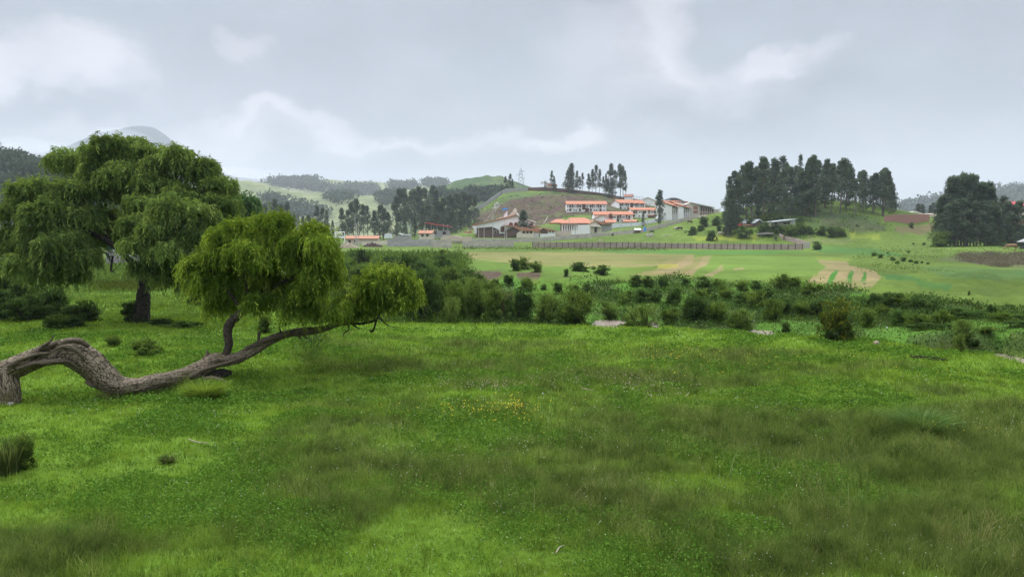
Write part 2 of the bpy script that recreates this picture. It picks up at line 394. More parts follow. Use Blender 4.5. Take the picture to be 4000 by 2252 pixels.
for pl in ([(1840, 1062), (1960, 1048), (1955, 1085), (1855, 1102)], [(2015, 1064), (2125, 1054), (2105, 1086), (2030, 1092)], [(2150, 1088), (2240, 1060), (2232, 1088)]): paint(pl, (.11, .072, .05), .9)
paint([(2085, 1088), (2250, 1062), (2350, 1052), (2400, 1090), (2150, 1156), (2060, 1140)], (.10, .18, .02), .7)
paint([(1740, 985), (2420, 984), (2720, 992), (2640, 1030), (2480, 1045), (2150, 1040), (1850, 1015)], (.22, .20, .07), .8)
paint([(1760, 1020), (1850, 1018), (2150, 1040), (2480, 1046), (2440, 1070), (1900, 1060)], (.12, .20, .03), .7)
paint([(2330, 978), (3000, 979), (3180, 984), (2950, 994), (2420, 990)], (.07, .18, .03), .8)
paint([(2700, 1000), (3260, 1000), (3240, 1060), (3000, 1095), (2640, 1085)], (.14, .22, .035), .9)
tan_ = (.30, .225, .11)
paint([(2460, 1076), (2560, 1052), (2610, 1010), (2760, 1000), (2740, 1040), (2700, 1080)], (.24, .20, .075), .7)
for pl in ([(2530, 1066), (2610, 1048), (2688, 998), (2716, 998), (2700, 1030), (2620, 1070)], [(2660, 1074), (2720, 1042), (2750, 1000), (2780, 1000), (2766, 1030), (2690, 1078)],
           [(2740, 1080), (2800, 1050), (2834, 1030), (2824, 1052), (2785, 1080)], [(2870, 1048), (2905, 1042), (2905, 1052), (2870, 1056)]): paint(pl, tan_, .68)
paint([(3190, 1012), (3310, 1022), (3322, 1036), (3428, 1060), (3440, 1085), (3400, 1124), (3250, 1112), (3150, 1100), (3225, 1045)], tan_, .72)
for pl in ([(3225, 1104), (3262, 1052), (3276, 1056), (3252, 1106)], [(3305, 1106), (3318, 1056), (3334, 1058), (3326, 1106)], [(3364, 1100), (3370, 1060), (3386, 1066), (3382, 1102)]): paint(pl, (.06, .17, .025), .95)
paint([(3180, 1000), (3330, 1010), (3300, 1020), (3190, 1012)], (.22, .25, .04), .5)
paint([(2560, 1034), (2645, 1030), (2645, 1044), (2600, 1050), (2565, 1046)], (.36, .32, .04), .5)
paint([(2700, 926), (2960, 922), (2960, 936), (2740, 938)], (.30, .32, .03), .55)
paint([(3310, 912), (3440, 918), (3430, 934), (3330, 930)], (.26, .30, .04), .5)
paint([(3150, 925), (3330, 935), (3300, 955), (3160, 945)], (.16, .17, .07), .6)
paint([(3500, 888), (3640, 874), (3670, 896), (3600, 914), (3500, 908)], (.15, .12, .055), .9)
paint([(3670, 1016), (3760, 992), (4100, 988), (4100, 1052), (3900, 1044), (3780, 1026)], (.13, .12, .07), .5)
paint([(3590, 1042), (3720, 1042), (4100, 1058), (4100, 1092), (3700, 1086)], (.08, .15, .04), .7)
paint([(3440, 1070), (3560, 1075), (3640, 1105), (3720, 1110), (3700, 1132), (3620, 1125), (3560, 1096), (3470, 1092)], (.06, .14, .03), .8)
paint([(3170, 958), (3400, 968), (3560, 1000), (3440, 1000), (3200, 985)], (.055, .15, .03), .7)
paint([(1860, 870), (1870, 826), (1965, 796), (2010, 776), (2130, 758), (2220, 758), (2420, 776), (2530, 800), (2600, 850), (2450, 850), (2400, 840), (2210, 842), (2170, 862), (2000, 900), (1830, 900)], (.088, .054, .041), .95)
hl = (gy_ > 360) & (gy_ < 640) & (gpx > 1780) & (gpx < 2800)
ol = hl & (fbm(gx_ / 16., gy_ / 12., 81, 4) > .56); C[ol] = C[ol] * .35 + rgb(.085, .10, .035) * .65
paint([(1980, 750), (2230, 752), (2100, 762), (2010, 775), (1960, 800), (1900, 822), (1930, 795)], (.085, .13, .04), .9)
paint([(2260, 822), (2400, 815), (2450, 835), (2220, 840)], (.10, .09, .05), .8)
paint([(2960, 880), (2840, 870), (2860, 820), (3150, 800), (3420, 850), (3460, 900), (3200, 895)], (.06, .09, .03), .85)
paint([(3200, 850), (3330, 860), (3470, 890), (3430, 910), (3240, 890)], (.07, .08, .035), .8)
paint([(2130, 900), (2200, 880), (2260, 890), (2250, 915), (2100, 925)], (.07, .16, .025), .9)
def groundmat():
    m_ = bpy.data.materials.new('ground'); m_.use_nodes = True; g = NT(m_.node_tree)
    p = g.n['Principled BSDF']; p.inputs['Roughness'].default_value = .95; p.inputs['Specular IOR Level'].default_value = .1
    c = g.node('ShaderNodeAttribute', attribute_name='field').outputs['Color']
    P = g.node('ShaderNodeNewGeometry').outputs['Position']
    a = g.noise(g.mapv(P, (1, .6, 1)), .8, 6, .65); b = g.noise(P, 9, 4, .7); d = g.noise(g.mapv(P, (.35, 1, 1)), .12, 5, .6)
    k = g.m('ADD', .30, g.m('ADD', g.m('ADD', g.m('MULTIPLY', a, .55), g.m('MULTIPLY', b, .45)), g.m('MULTIPLY', d, .4)))
    c2 = g.v('SCALE', c, k)
    c2 = g.mix(g.m('MULTIPLY', g.ramp(a, .55, .75), .22), c2, (.19, .19, .05))
    g.put(p.inputs['Base Color'], c2)
    bn_ = g.node('ShaderNodeBump'); bn_.inputs['Strength'].default_value = .9; bn_.inputs['Distance'].default_value = .35
    g.put(bn_.inputs['Height'], g.m('ADD', a, g.m('MULTIPLY', b, .25))); g.put(p.inputs['Normal'], bn_.outputs[0])
    return m_
GM = groundmat()
gme = npmesh('ground', np.stack([gx_, gy_, gz_], -1), [gf], GM, vecs={'field': C}, smooth=True)
ground = tag(link('ground', gme), 'green valley floor with meadow, river banks, fields and school hill', 'ground', kind='structure')

# river: one shallow sheet following the trench
def rivermat():
    m_ = bpy.data.materials.new('muddy_water'); m_.use_nodes = True; g = NT(m_.node_tree)
    p = g.n['Principled BSDF']; p.inputs['Roughness'].default_value = .22; p.inputs['IOR'].default_value = 1.33
    P = g.node('ShaderNodeNewGeometry').outputs['Position']
    n_ = g.noise(g.mapv(P, (1, 3, 1)), 1.6, 7, .7)
    g.put(p.inputs['Base Color'], g.mix(n_, (.20, .15, .115), (.36, .29, .235)))
    bn_ = g.node('ShaderNodeBump'); bn_.inputs['Strength'].default_value = .35; bn_.inputs['Distance'].default_value = .05
    g.put(bn_.inputs['Height'], n_); g.put(p.inputs['Normal'], bn_.outputs[0]); return m_
pxs = np.linspace(1250, 4690, 260); e0 = edge(pxs) + .5
rv = []; sv = [0, 1.6, 3.2, 4.8, 6.4, 8.0]
bsw = np.interp(pxs, LIPX, BSV) + 2.0
for s in sv:
    Yq = e0 + s / 8 * bsw; rv.append(np.stack([Yq * (pxs - CX) / F / CT, Yq, np.full_like(Yq, -4.62)], -1))
rv = np.array(rv).reshape(-1, 3); ii = np.arange(len(sv) * 260).reshape(len(sv), 260)
rf = np.stack([ii[:-1, :-1], ii[:-1, 1:], ii[1:, 1:], ii[1:, :-1]], -1).reshape(-1, 4)
tag(link('river', npmesh('river', rv, [rf], rivermat(), smooth=True)), 'shallow muddy river behind the meadow edge', 'river', kind='structure')

# ------------------------------------------------------------------ far hills (own relief, own depth)
def hillmat(name, c1, c2, c3, sc=.012, lines=.5):
    m_ = bpy.data.materials.new(name); m_.use_nodes = True; g = NT(m_.node_tree)
    p = g.n['Principled BSDF']; p.inputs['Roughness'].default_value = 1; p.inputs['Specular IOR Level'].default_value = .05
    P = g.node('ShaderNodeNewGeometry').outputs['Position']
    a = g.noise(g.mapv(P, (1, 1, 1.5)), sc, 6, .6, .4); b = g.noise(g.mapv(P, (.6, .6, 5)), sc * 3, 6, .6, .8); d = g.noise(P, sc * 12, 4, .7)
    c = g.mix(g.ramp(a, .4, .62), c1, c2)
    c = g.mix(g.m('MULTIPLY', g.ramp(b, .54, .62), lines), c, c3)
    c = g.v('SCALE', c, g.m('ADD', .6, g.m('MULTIPLY', d, .8)))
    g.put(p.inputs['Base Color'], c)
    bn_ = g.node('ShaderNodeBump'); bn_.inputs['Strength'].default_value = .8; bn_.inputs['Distance'].default_value = 1.2 / sc * .12
    g.put(bn_.inputs['Height'], g.m('ADD', a, g.m('MULTIPLY', b, .4))); g.put(p.inputs['Normal'], bn_.outputs[0])
    return m_
HILLS = {}
def hill(name, sil, Yr, Yf, mat, label, rough=.05, seed=0, nx=260, ny=60):
    sil = np.array(sil, float); px = np.linspace(sil[0, 0], sil[-1, 0], nx)
    top = np.interp(px, sil[:, 0], sil[:, 1]); ker = np.hanning(7); ker /= ker.sum(); top = np.convolve(np.pad(top, 3, 'edge'), ker, 'valid')
    zt = zpy(top, Yr); X0 = (px - CX) / F / CT
    t = np.linspace(-.6, 1.0, ny)[:, None]                    # beyond the ridge (<0) and down to the foot (1)
    Yg = (Yr + (Yf - Yr) * t) * np.ones((1, nx)); Xg = X0[None] * Yg
    z0 = H(Xg, Yg) - 4
    prof = np.where(t < 0, 1 - (-t) * .9, .5 + .5 * np.cos(np.pi * np.clip(t, 0, 1)))
    n_ = (fbm(Xg / (Yr * .06), Yg / (Yr * .06), 90 + seed, 5) - .5)
    Zg = z0 + (zt[None] - z0) * prof + n_ * Yr * rough * np.sin(np.pi * np.clip(t, 0, 1)) + n_ * Yr * rough * .12
    ii = np.arange(ny * nx).reshape(ny, nx); f = np.stack([ii[:-1, :-1], ii[1:, :-1], ii[1:, 1:], ii[:-1, 1:]], -1).reshape(-1, 4)
    o = link(name, npmesh(name, np.stack([Xg, Yg, Zg], -1).reshape(-1, 3), [f], mat, smooth=True))
    tag(o, label, 'hill', kind='structure'); HILLS[label] = (Xg, Yg, Zg); return o
hm1 = hillmat('hill_grass', (.15, .175, .085), (.22, .235, .12), (.08, .095, .06), .012, .6)
hm2 = hillmat('hill_scrub', (.06, .095, .045), (.11, .145, .06), (.035, .055, .03), .016, .6)
hm3 = hillmat('hill_rock', (.018, .028, .032), (.04, .052, .045), (.012, .02, .025), .003, .4)
hm4 = hillmat('hill_wooded', (.02, .035, .018), (.035, .055, .022), (.012, .02, .012), .03, .4)
HL1 = hill('hill', [(1560, 880), (1640, 830), (1690, 772), (1712, 745), (1740, 728), (1775, 706), (1810, 699), (1870, 698), (1890, 692), (1905, 690), (1925, 695), (1945, 690), (1962, 692), (1985, 706), (2040, 722), (2080, 735), (2150, 765), (2350, 840)], 820, 560, hm2, 'dark green bumpy hill behind the snaking grey wall', .03, 1)
HL2 = hill('hill', [(500, 760), (800, 715), (905, 706), (985, 705), (1030, 714), (1085, 732), (1150, 752), (1300, 764), (1380, 758), (1450, 772), (1560, 762), (1640, 752), (1700, 750), (1800, 800), (1900, 860)], 1250, 700, hm1, 'pale green pasture hill beyond the trees in the middle distance', .035, 2)
HL3 = hill('hill', [(600, 730), (950, 722), (1050, 711), (1180, 708), (1290, 703), (1370, 712), (1450, 711), (1510, 716), (1560, 732), (1600, 738), (1650, 727), (1710, 722), (1760, 726), (1900, 790)], 2100, 1500, hm1, 'hazy rolling hill along the middle horizon', .02, 3)
HL4 = hill('mountain', [(-900, 560), (-300, 590), (0, 585), (180, 600), (290, 572), (350, 545), (400, 519), (425, 526), (470, 520), (520, 503), (560, 498), (600, 503), (625, 509), (655, 525), (700, 560), (760, 612), (850, 660), (920, 688), (1020, 702), (1140, 722), (1300, 745), (1600, 800)], 4300, 3000, hm3, 'cloud-wrapped rocky mountain peak behind the big tree', .03, 4)
HL5 = hill('hill', [(-1100, 520), (-300, 560), (-60, 604), (0, 622), (50, 618), (110, 640), (200, 660), (280, 690), (420, 740), (620, 800), (900, 870), (1000, 900)], 430, 240, hm4, 'dark wooded slope at the left edge behind the big tree', .03, 5)
HL6 = hill('hill', [(3200, 890), (3420, 860), (3480, 838), (3530, 820), (3590, 802), (3640, 794), (3700, 786), (3780, 778), (3850, 770), (3868, 748), (3900, 748), (3930, 743), (3990, 746), (4050, 735), (4300, 715), (4900, 690)], 1900, 1100, hm4, 'blue hazy wooded ridge on the right horizon', .02, 6)
# ------------------------------------------------------------------ vegetation builders
def unit(v): return v / np.maximum(np.linalg.norm(v, axis=-1, keepdims=True), 1e-9)
def rdir(n): return unit(rng.normal(size=(n, 3)))
def leaves(P, D, L, Wd, S=None):
    """diamond leaves: base P, direction D, length L, width Wd"""
    n = len(P); L = np.broadcast_to(L, (n,))[:, None]; Wd = np.broadcast_to(Wd, (n,))[:, None]
    if S is None: S = unit(np.cross(D, rdir(n)))
    V = np.stack([P, P + D * L * .45 + S * Wd * .5, P + D * L, P + D * L * .45 - S * Wd * .5], 1).reshape(-1, 3)
    return V
def leafmesh(name, Vs, rnds, mat):
    V = np.concatenate(Vs); n = len(V) // 4; f = np.arange(n * 4).reshape(n, 4)
    return npmesh(name, V, [f], mat, attrs={'rnd': np.repeat(np.concatenate(rnds), 4)})
def catmull(P, n):
    P = np.asarray(P, float); k = len(P); Q = np.vstack([2 * P[0] - P[1], P, 2 * P[-1] - P[-2]])
    t = np.linspace(0, k - 1, n); i = np.clip(t.astype(int), 0, k - 2); u = (t - i)[:, None]
    a, b, c, d = Q[i], Q[i + 1], Q[i + 2], Q[i + 3]
    return .5 * (2 * b + (c - a) * u + (2 * a - 5 * b + 4 * c - d) * u ** 2 + (3 * b - a - 3 * c + d) * u ** 3)
def sweep(pts, rad, n=60, m=20, ridge=.12, seed=0, freq=5, lump=.12, oval=1.0, knobs=()):
    """tapering, ridged limb along a curve; returns verts, quads, bark coordinates"""
    PR = catmull(np.hstack([np.asarray(pts, float), np.asarray(rad, float)[:, None]]), n); P = PR[:, :3]; r = np.maximum(PR[:, 3], .002)
    T = unit(np.gradient(P, axis=0)); s = np.concatenate([[0], np.cumsum(np.linalg.norm(np.diff(P, axis=0), axis=1))])
    U = np.zeros_like(P); up = np.cross(T[0], (0.0, 1.0, 0.0)); up = up / max(np.linalg.norm(up), 1e-6)
    if np.linalg.norm(np.cross(T[0], (0, 1., 0))) < .1: up = np.array((1., 0, 0))
    for i in range(n):
        up = up - T[i] * up.dot(T[i]); up /= np.linalg.norm(up); U[i] = up
    B = np.cross(T, U); th = np.linspace(0, 2 * np.pi, m, endpoint=False)
    rm = max(r.mean(), .02); TH_, SS = np.meshgrid(th, s)
    tw = TH_ + SS * .10 / max(rm * 4, .2) + .5 * np.sin(SS / rm * .35)
    nn = fbm(np.cos(tw) * freq + 30, np.sin(tw) * freq + SS / (rm * 4.5) + 50, seed, 5)
    rd = np.abs(nn - .5) * 2
    lumps = fbm(np.cos(TH_) * 1.3 + 9, SS / (rm * 3.) + np.sin(TH_), seed + 7, 3) - .5
    k = 1 + ridge * (rd * 2 - .6) + lump * 2 * lumps
    for (sp, tp, amp, wd) in knobs:
        k = k + amp * np.exp(-((SS - sp) / wd) ** 2 - ((np.mod(TH_ - tp + np.pi, 2 * np.pi) - np.pi) / .6) ** 2)
    rr = r[:, None] * k
    V = P[:, None] + (U[:, None] * np.cos(th)[None, :, None] * oval + B[:, None] * np.sin(th)[None, :, None]) * rr[..., None]
    V = np.concatenate([V.reshape(-1, 3), P[:1], P[-1:]])
    ii = np.arange(n * m).reshape(n, m); j = np.roll(ii, -1, 1)
    q = np.stack([ii[:-1], j[:-1], j[1:], ii[1:]], -1).reshape(-1, 4)
    tri = np.concatenate([np.stack([np.full(m, n * m), j[0], ii[0]], -1), np.stack([np.full(m, n * m + 1), ii[-1], j[-1]], -1)])
    bc = np.stack([np.cos(TH_ + SS * .2) * 1.0, np.sin(TH_ + SS * .2) * 1.0, SS / rm * .35], -1).reshape(-1, 3)
    bc = np.concatenate([bc, bc[:1], bc[-1:]])
    return V, q, tri, bc
class Limb:
    def __init__(s): s.V = []; s.q = []; s.t = []; s.b = []; s.n = 0
    def add(s, *a, **k):
        V, q, t, b = sweep(*a, **k); s.V.append(V); s.q.append(q + s.n); s.t.append(t + s.n); s.b.append(b); s.n += len(V); return s
    def build(s, name, mat, parent=None):
        return link(name, npmesh(name, np.concatenate(s.V), [np.concatenate(s.q), np.concatenate(s.t)], mat, vecs={'bark': np.concatenate(s.b)}, smooth=True), parent)
def barkmat(name, dark, light, moss=None, sc=3.0, bump=.9):
    m_ = bpy.data.materials.new(name); m_.use_nodes = True; g = NT(m_.node_tree)
    p = g.n['Principled BSDF']; p.inputs['Roughness'].default_value = .9; p.inputs['Specular IOR Level'].default_value = .15
    b = g.node('ShaderNodeAttribute', attribute_name='bark').outputs['Vector']
    P = g.node('ShaderNodeNewGeometry').outputs['Position']
    a = g.noise(g.mapv(b, (sc, sc, .8 * sc)), 1.7, 8, .7, 1.1); c = g.noise(P, 2.2, 4, .6); d = g.noise(g.mapv(b, (sc * 2.5, sc * 2.5, sc * .5)), 3.5, 5, .7, .3)
    e = g.node('ShaderNodeTexVoronoi', feature='DISTANCE_TO_EDGE'); g.put(e.inputs['Vector'], g.mapv(b, (sc * 1.5, sc * 1.5, sc * 1.1))); e.inputs['Scale'].default_value = 1.3
    ed = g.ramp(e.outputs['Distance'], 0, .16)
    h = g.m('ADD', g.m('MULTIPLY', a, .8), g.m('ADD', g.m('MULTIPLY', d, .45), g.m('MULTIPLY', ed, .28)))
    col = g.mix(g.ramp(h, .55, 1.05), dark, light)
    if moss: col = g.mix(g.m('MULTIPLY', g.ramp(c, .52, .68), .55), col, moss)
    g.put(p.inputs['Base Color'], col)
    bn_ = g.node('ShaderNodeBump'); bn_.inputs['Strength'].default_value = bump; bn_.inputs['Distance'].default_value = .06
    g.put(bn_.inputs['Height'], h); g.put(p.inputs['Normal'], bn_.outputs[0]); return m_

M_weep = leafmat('molle_leaves_bright', (.045, .095, .012), (.185, .29, .035), (.37, .44, .06), .44, .0, .9)
M_weep2 = leafmat('molle_leaves', (.04, .075, .022), (.165, .25, .058), (.30, .38, .10), .46, .0, .6)
M_weep3 = leafmat('molle_leaves_pale', (.05, .10, .035), (.11, .19, .06), (.16, .24, .09), .35, .0, .6)
M_euc = leafmat('eucalyptus_leaves', (.034, .056, .040), (.088, .128, .080), (.145, .18, .10), .25, .3, .25)
M_bd = leafmat('bush_leaves_dark', (.018, .040, .011), (.070, .125, .030), (.125, .195, .05), .25, .15, .9)
M_bm = leafmat('bush_leaves', (.025, .052, .010), (.10, .17, .030), (.20, .27, .055), .32, .15, .9)
M_bl = leafmat('bush_leaves_light', (.035, .07, .012), (.12, .21, .04), (.24, .31, .08), .35, .15, .9)
M_by = leafmat('bush_leaves_yellow_tips', (.014, .030, .008), (.05, .09, .018), (.28, .27, .03), .3, .05, .9, (.82, 1.0))
M_br = leafmat('dry_stalks', (.05, .04, .02), (.11, .085, .045), (.16, .13, .07), .2, .15, .9)
M_bark = barkmat('weathered_bark', (.035, .027, .019), (.36, .285, .195), (.11, .10, .035), 3.3)
M_bark_dark = barkmat('dark_bark', (.010, .009, .008), (.065, .052, .042), None, 2.4)
M_bark_euc = pbr('eucalyptus_bark', (.13, .11, .09), .9, .3, .8)

def weep(name, lobes, mat, parent, dens=1.0, Ls=(.45, .95), leaf=(.13, .032), seed=0, fill=.35):
    """drooping crown: arching sprays hung with narrow leaflets round each lobe (px,py,rx,ry,Y,dY)"""
    Vs = []; Rn = []
    subs = []
    for (px, py, rx, ry, Y, ryd) in lobes:
        c = np.array(at(px, py, Y)); a = rx / F * Y; b = ry / F * Y
        subs.append((c, a * .72, ryd * .72, b * .72, .45))
        for q in range(7):
            d = rdir(1)[0]; d[2] = abs(d[2]) * .9 - .15; sc = .30 + .28 * rng.random()
            subs.append((c + d * np.array([a, ryd, b]) * (.62 + .35 * rng.random()), a * sc, ryd * sc, max(b * sc * 1.1, .12), .8 + .3 * rng.random()))
    for (c, a, dth, b, kd) in subs:
        n = max(int(kd * dens * 300 * (a * b + a * dth + b * dth)), 6); hue = rng.random() * .34 - .12
        d = rdir(n); d[:, 2] = np.where(d[:, 2] < -.1, -d[:, 2] * .9, d[:, 2]); d = unit(d)
        rr = .70 + .42 * rng.random((n, 1)) ** .8
        p = c + d * np.array([a, dth, b]) * rr
        out = unit(d * np.array([1, 1, .25]) + .6 * rdir(n)); L = (Ls[0] + (Ls[1] - Ls[0]) * rng.random(n) ** 2.0)[:, None] * (.75 + .5 * rng.random())
        shoot = (rng.random(n) < .07)[:, None]; upk = np.where(shoot, .95, .34)
        m_ = 15; t = ((np.arange(m_) + rng.random((n, m_))) / m_)
        q = lambda t: p[:, None] + out[:, None] * (L[:, None] * .55 * (1 - np.exp(-2.2 * t[..., None])) / .9) + np.array([0, 0, 1.]) * (L[:, None] * (upk * t - 1.12 * t ** 2)[..., None])
        A = q(t); T = unit(q(t + .05) - A)
        side = unit(np.cross(T, np.array([0, 0, 1.]) + .3 * rng.normal(size=T.shape)))
        sg = np.where(rng.random(t.shape) < .5, -1, 1)[..., None]
        D = unit(T * .75 + side * sg * .6 + np.array([0, 0, -.35]) + .2 * rng.normal(size=T.shape))
        A = A.reshape(-1, 3); D = D.reshape(-1, 3); nn = len(A)
        Vs.append(leaves(A, D, leaf[0] * (.6 + .8 * rng.random(nn)), leaf[1] * (.7 + .6 * rng.random(nn))))
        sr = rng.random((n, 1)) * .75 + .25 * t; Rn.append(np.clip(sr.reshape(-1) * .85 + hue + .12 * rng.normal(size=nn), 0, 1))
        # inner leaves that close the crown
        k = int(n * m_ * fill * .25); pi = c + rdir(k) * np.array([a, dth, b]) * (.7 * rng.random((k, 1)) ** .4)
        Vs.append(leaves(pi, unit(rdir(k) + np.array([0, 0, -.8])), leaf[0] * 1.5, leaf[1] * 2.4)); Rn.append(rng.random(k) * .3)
    return link(name, leafmesh(name, Vs, Rn, mat), parent)

def clumpcloud(cs, rs, per, L, Wd, up=.2, shell=.55, flat=1.0):
    """leaves in clumps; cs (n,3) centres, rs (n,) radii"""
    n = len(cs); c = np.repeat(cs, per, 0); r = np.repeat(rs, per)[:, None]; d = rdir(n * per)
    p = c + d * r * (shell + (1 - shell) * rng.random((n * per, 1))) * np.array([1, 1, flat])
    D = unit(d * .7 + rdir(n * per) * .7 + np.array([0, 0, up]))
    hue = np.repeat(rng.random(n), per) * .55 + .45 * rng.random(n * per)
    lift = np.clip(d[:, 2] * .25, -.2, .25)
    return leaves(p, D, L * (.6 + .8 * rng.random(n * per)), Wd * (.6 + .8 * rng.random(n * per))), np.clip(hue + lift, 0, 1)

def euc_proto(i):
    """eucalyptus 20 m tall: bare pale bole, limbs, ragged clumps"""
    st = np.random.default_rng(100 + i); global rng; keep = rng; rng = st
    Hh = 20.0; base = [.26, .18, .30, .10, .22, .38, .03, .2][i]; wid = [2.5, 3.2, 2.2, 2.9, 1.9, 2.6, 2.6, 3.5][i]
    lean = st.normal(size=2) * .5; cs = []; rs = []; lb = Limb()
    tr = [(0, 0, -1.2), (lean[0] * .2, lean[1] * .2, 6), (lean[0] * .7, lean[1] * .7, 13), (lean[0], lean[1], 19.4)]
    lb.add(tr, [.26, .20, .13, .03], n=14, m=7, ridge=0, lump=.05)
    if i in (1, 3, 7):
        lb.add([(0, 0, 1), (1.0, .3, 5), (1.9, .5, 11), (1.7, .6, 16)], [.2, .15, .1, .02], n=12, m=6, ridge=0, lump=.05)
    for k in range([46, 66, 50, 80, 50, 40, 80, 74][i]):
        t = st.random() ** .85; z = Hh * (base + (1 - base) * t)
        env = wid * (math.sin(math.pi * min(1, .16 + .84 * t) ** .8) ** .7 * .85 + .18) * (1.25 - .75 * t)
        a = st.random() * 6.283; rr = env * (.25 + .85 * st.random())
        c = np.array([math.cos(a) * rr + lean[0] * z / 20, math.sin(a) * rr + lean[1] * z / 20, z]); cs.append(c); rs.append(.45 + .75 * st.random() * (1.2 - .6 * t))
        if k % 3 == 0:
            lb.add([(lean[0] * z / 20, lean[1] * z / 20, z - 2.2 * (1 - .5 * t)), tuple(c)], [.07, .02], n=4, m=4, ridge=0, lump=0)
    for z in (19.4, 18.6, 17.8): cs.append(np.array([lean[0] + st.normal() * .25, lean[1] + st.normal() * .25, z + .2])); rs.append(.55)
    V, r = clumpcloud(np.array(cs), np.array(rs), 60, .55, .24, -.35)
    rng = keep
    f = np.arange(len(V)).reshape(-1, 4)
    return lb, npmesh('crown', V, [f], M_euc, attrs={'rnd': np.repeat(r, 4)})
def mesh_of(lb, name, mat):
    return npmesh(name, np.concatenate(lb.V), [np.concatenate(lb.q), np.concatenate(lb.t)], mat, vecs={'bark': np.concatenate(lb.b)}, smooth=True)
EUC = []
for i in range(8):
    lb, cr = euc_proto(i); EUC.append((mesh_of(lb, 'trunk', M_bark_euc), cr))
def conifer_proto():
    lb = Limb(); lb.add([(0, 0, -1), (0, 0, 10), (0, 0, 20)], [.3, .18, .03], n=8, m=6, ridge=0, lump=0)
    cs = []; rs = []
    for k in range(90):
        t = rng.random() ** .8; z = 2 + 17.5 * t; rr = (1 - t) * 2.9 * (.3 + .8 * rng.random()); a = rng.random() * 6.28
        cs.append((math.cos(a) * rr, math.sin(a) * rr, z - rr * .2)); rs.append(.35 + .5 * (1 - t))
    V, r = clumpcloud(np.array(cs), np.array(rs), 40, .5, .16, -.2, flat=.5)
    return mesh_of(lb, 'trunk', M_bark_euc), npmesh('crown', V, [np.arange(len(V)).reshape(-1, 4)], M_euc, attrs={'rnd': np.repeat(r, 4)})
CONI = conifer_proto()
ORD = ['leftmost', 'second', 'third', 'fourth', 'fifth', 'sixth', 'seventh', 'eighth', 'ninth', 'tenth', 'eleventh', 'twelfth', 'thirteenth', 'fourteenth', 'fifteenth', 'sixteenth', 'seventeenth', 'eighteenth', 'nineteenth', 'twentieth']
TEN = ['', '', 'twenty', 'thirty', 'forty', 'fifty', 'sixty']
def ordw(i):
    if i < 20: return ORD[i]
    a, b = divmod(i + 1, 10)
    return {2: 'twentieth', 3: 'thirtieth', 4: 'fortieth', 5: 'fiftieth', 6: 'sixtieth'}[a] if b == 0 else TEN[a] + '-' + (['first'] + ORD[1:9])[b - 1]
def row_labels(objs, what, where):
    """label repeats by their order from the left in the picture"""
    n = len(objs)
    for i, (px, o, adj) in enumerate(sorted(objs, key=lambda q: q[0])):
        w_ = 'leftmost' if i == 0 else 'rightmost' if i == n - 1 else ordw(i) + ' from the left'
        o['label'] = f'{adj} {what}, {w_} {where}'
def tree(name, protos, loc, h, rz, wscale=1.0, cat='tree', group=None, label=None):
    e = empty(name, loc, rz, (h / 20 * wscale, h / 20 * wscale, h / 20))
    link('trunk', protos[0], e); link('crown', protos[1], e); tag(e, label, cat, group); return e
def euc(px, ytop, Y, i, ws=1.0, basez=None, group=None):
    p = gx(px, Y); zt = zpy(ytop, Y); h = max(zt - p.z, 2.0)
    return tree('eucalyptus_tree', EUC[i % 8], p, h, rng.random() * 6.28, ws, 'tree', group), px, h

# ---- the belt of eucalyptus beyond the orange-roofed sheds
bel = []
spots = [(1000, 782, 420, 7, 1.15), (1025, 795, 430, 3, 1.1), (1048, 800, 410, 0, 1), (1085, 780, 415, 4, 1.2), (1100, 795, 420, 2, 1.1), (1122, 792, 430, 1, 1), (1150, 826, 400, 6, 1.2), (1170, 838, 400, 3, 1.2), (1190, 845, 395, 6, 1.1), (1215, 840, 410, 7, 1.2),
         (1245, 805, 420, 5, 1), (1262, 815, 425, 0, 1), (1284, 822, 430, 6, .8), (1302, 862, 390, 6, .9), (1345, 815, 420, 3, 1.1), (1362, 822, 430, 7, 1), (1385, 790, 430, 2, 1.1), (1402, 780, 430, 1, 1.2), (1425, 800, 420, 5, 1.1), (1440, 806, 425, 0, 1),
         (1468, 825, 400, 6, 1.2), (1485, 800, 410, 7, 1.2), (1500, 815, 405, 3, 1.3), (1525, 830, 400, 1, 1.2), (1550, 770, 440, 5, 1.3), (1570, 742, 470, 0, 1.2), (1590, 738, 480, 2, 1.1), (1607, 750, 475, 4, 1.1), (1625, 740, 480, 5, 1.2), (1650, 732, 480, 1, 1.1), (1668, 735, 490, 7, 1.1), (1688, 728, 490, 0, 1.0), (1700, 745, 470, 3, 1),
         (1555, 830, 400, 3, 1.2), (1585, 855, 395, 6, 1.1), (1620, 850, 400, 6, 1.2), (1655, 810, 410, 7, 1.3), (1680, 800, 410, 3, 1.3), (1705, 790, 415, 1, 1.3), (960, 815, 400, 3, 1.3), (935, 805, 400, 7, 1.3)]
for (px, yt, Y, i, ws) in spots:
    o, px, h = euc(px, yt, Y, i, ws, group='eucalyptus belt beyond the low orange-roofed sheds'); bel.append((px, o, 'tall grey-green' if h > 22 else 'short dense'))
row_labels(bel, 'eucalyptus', 'in the belt beyond the sheds')
gr2 = []
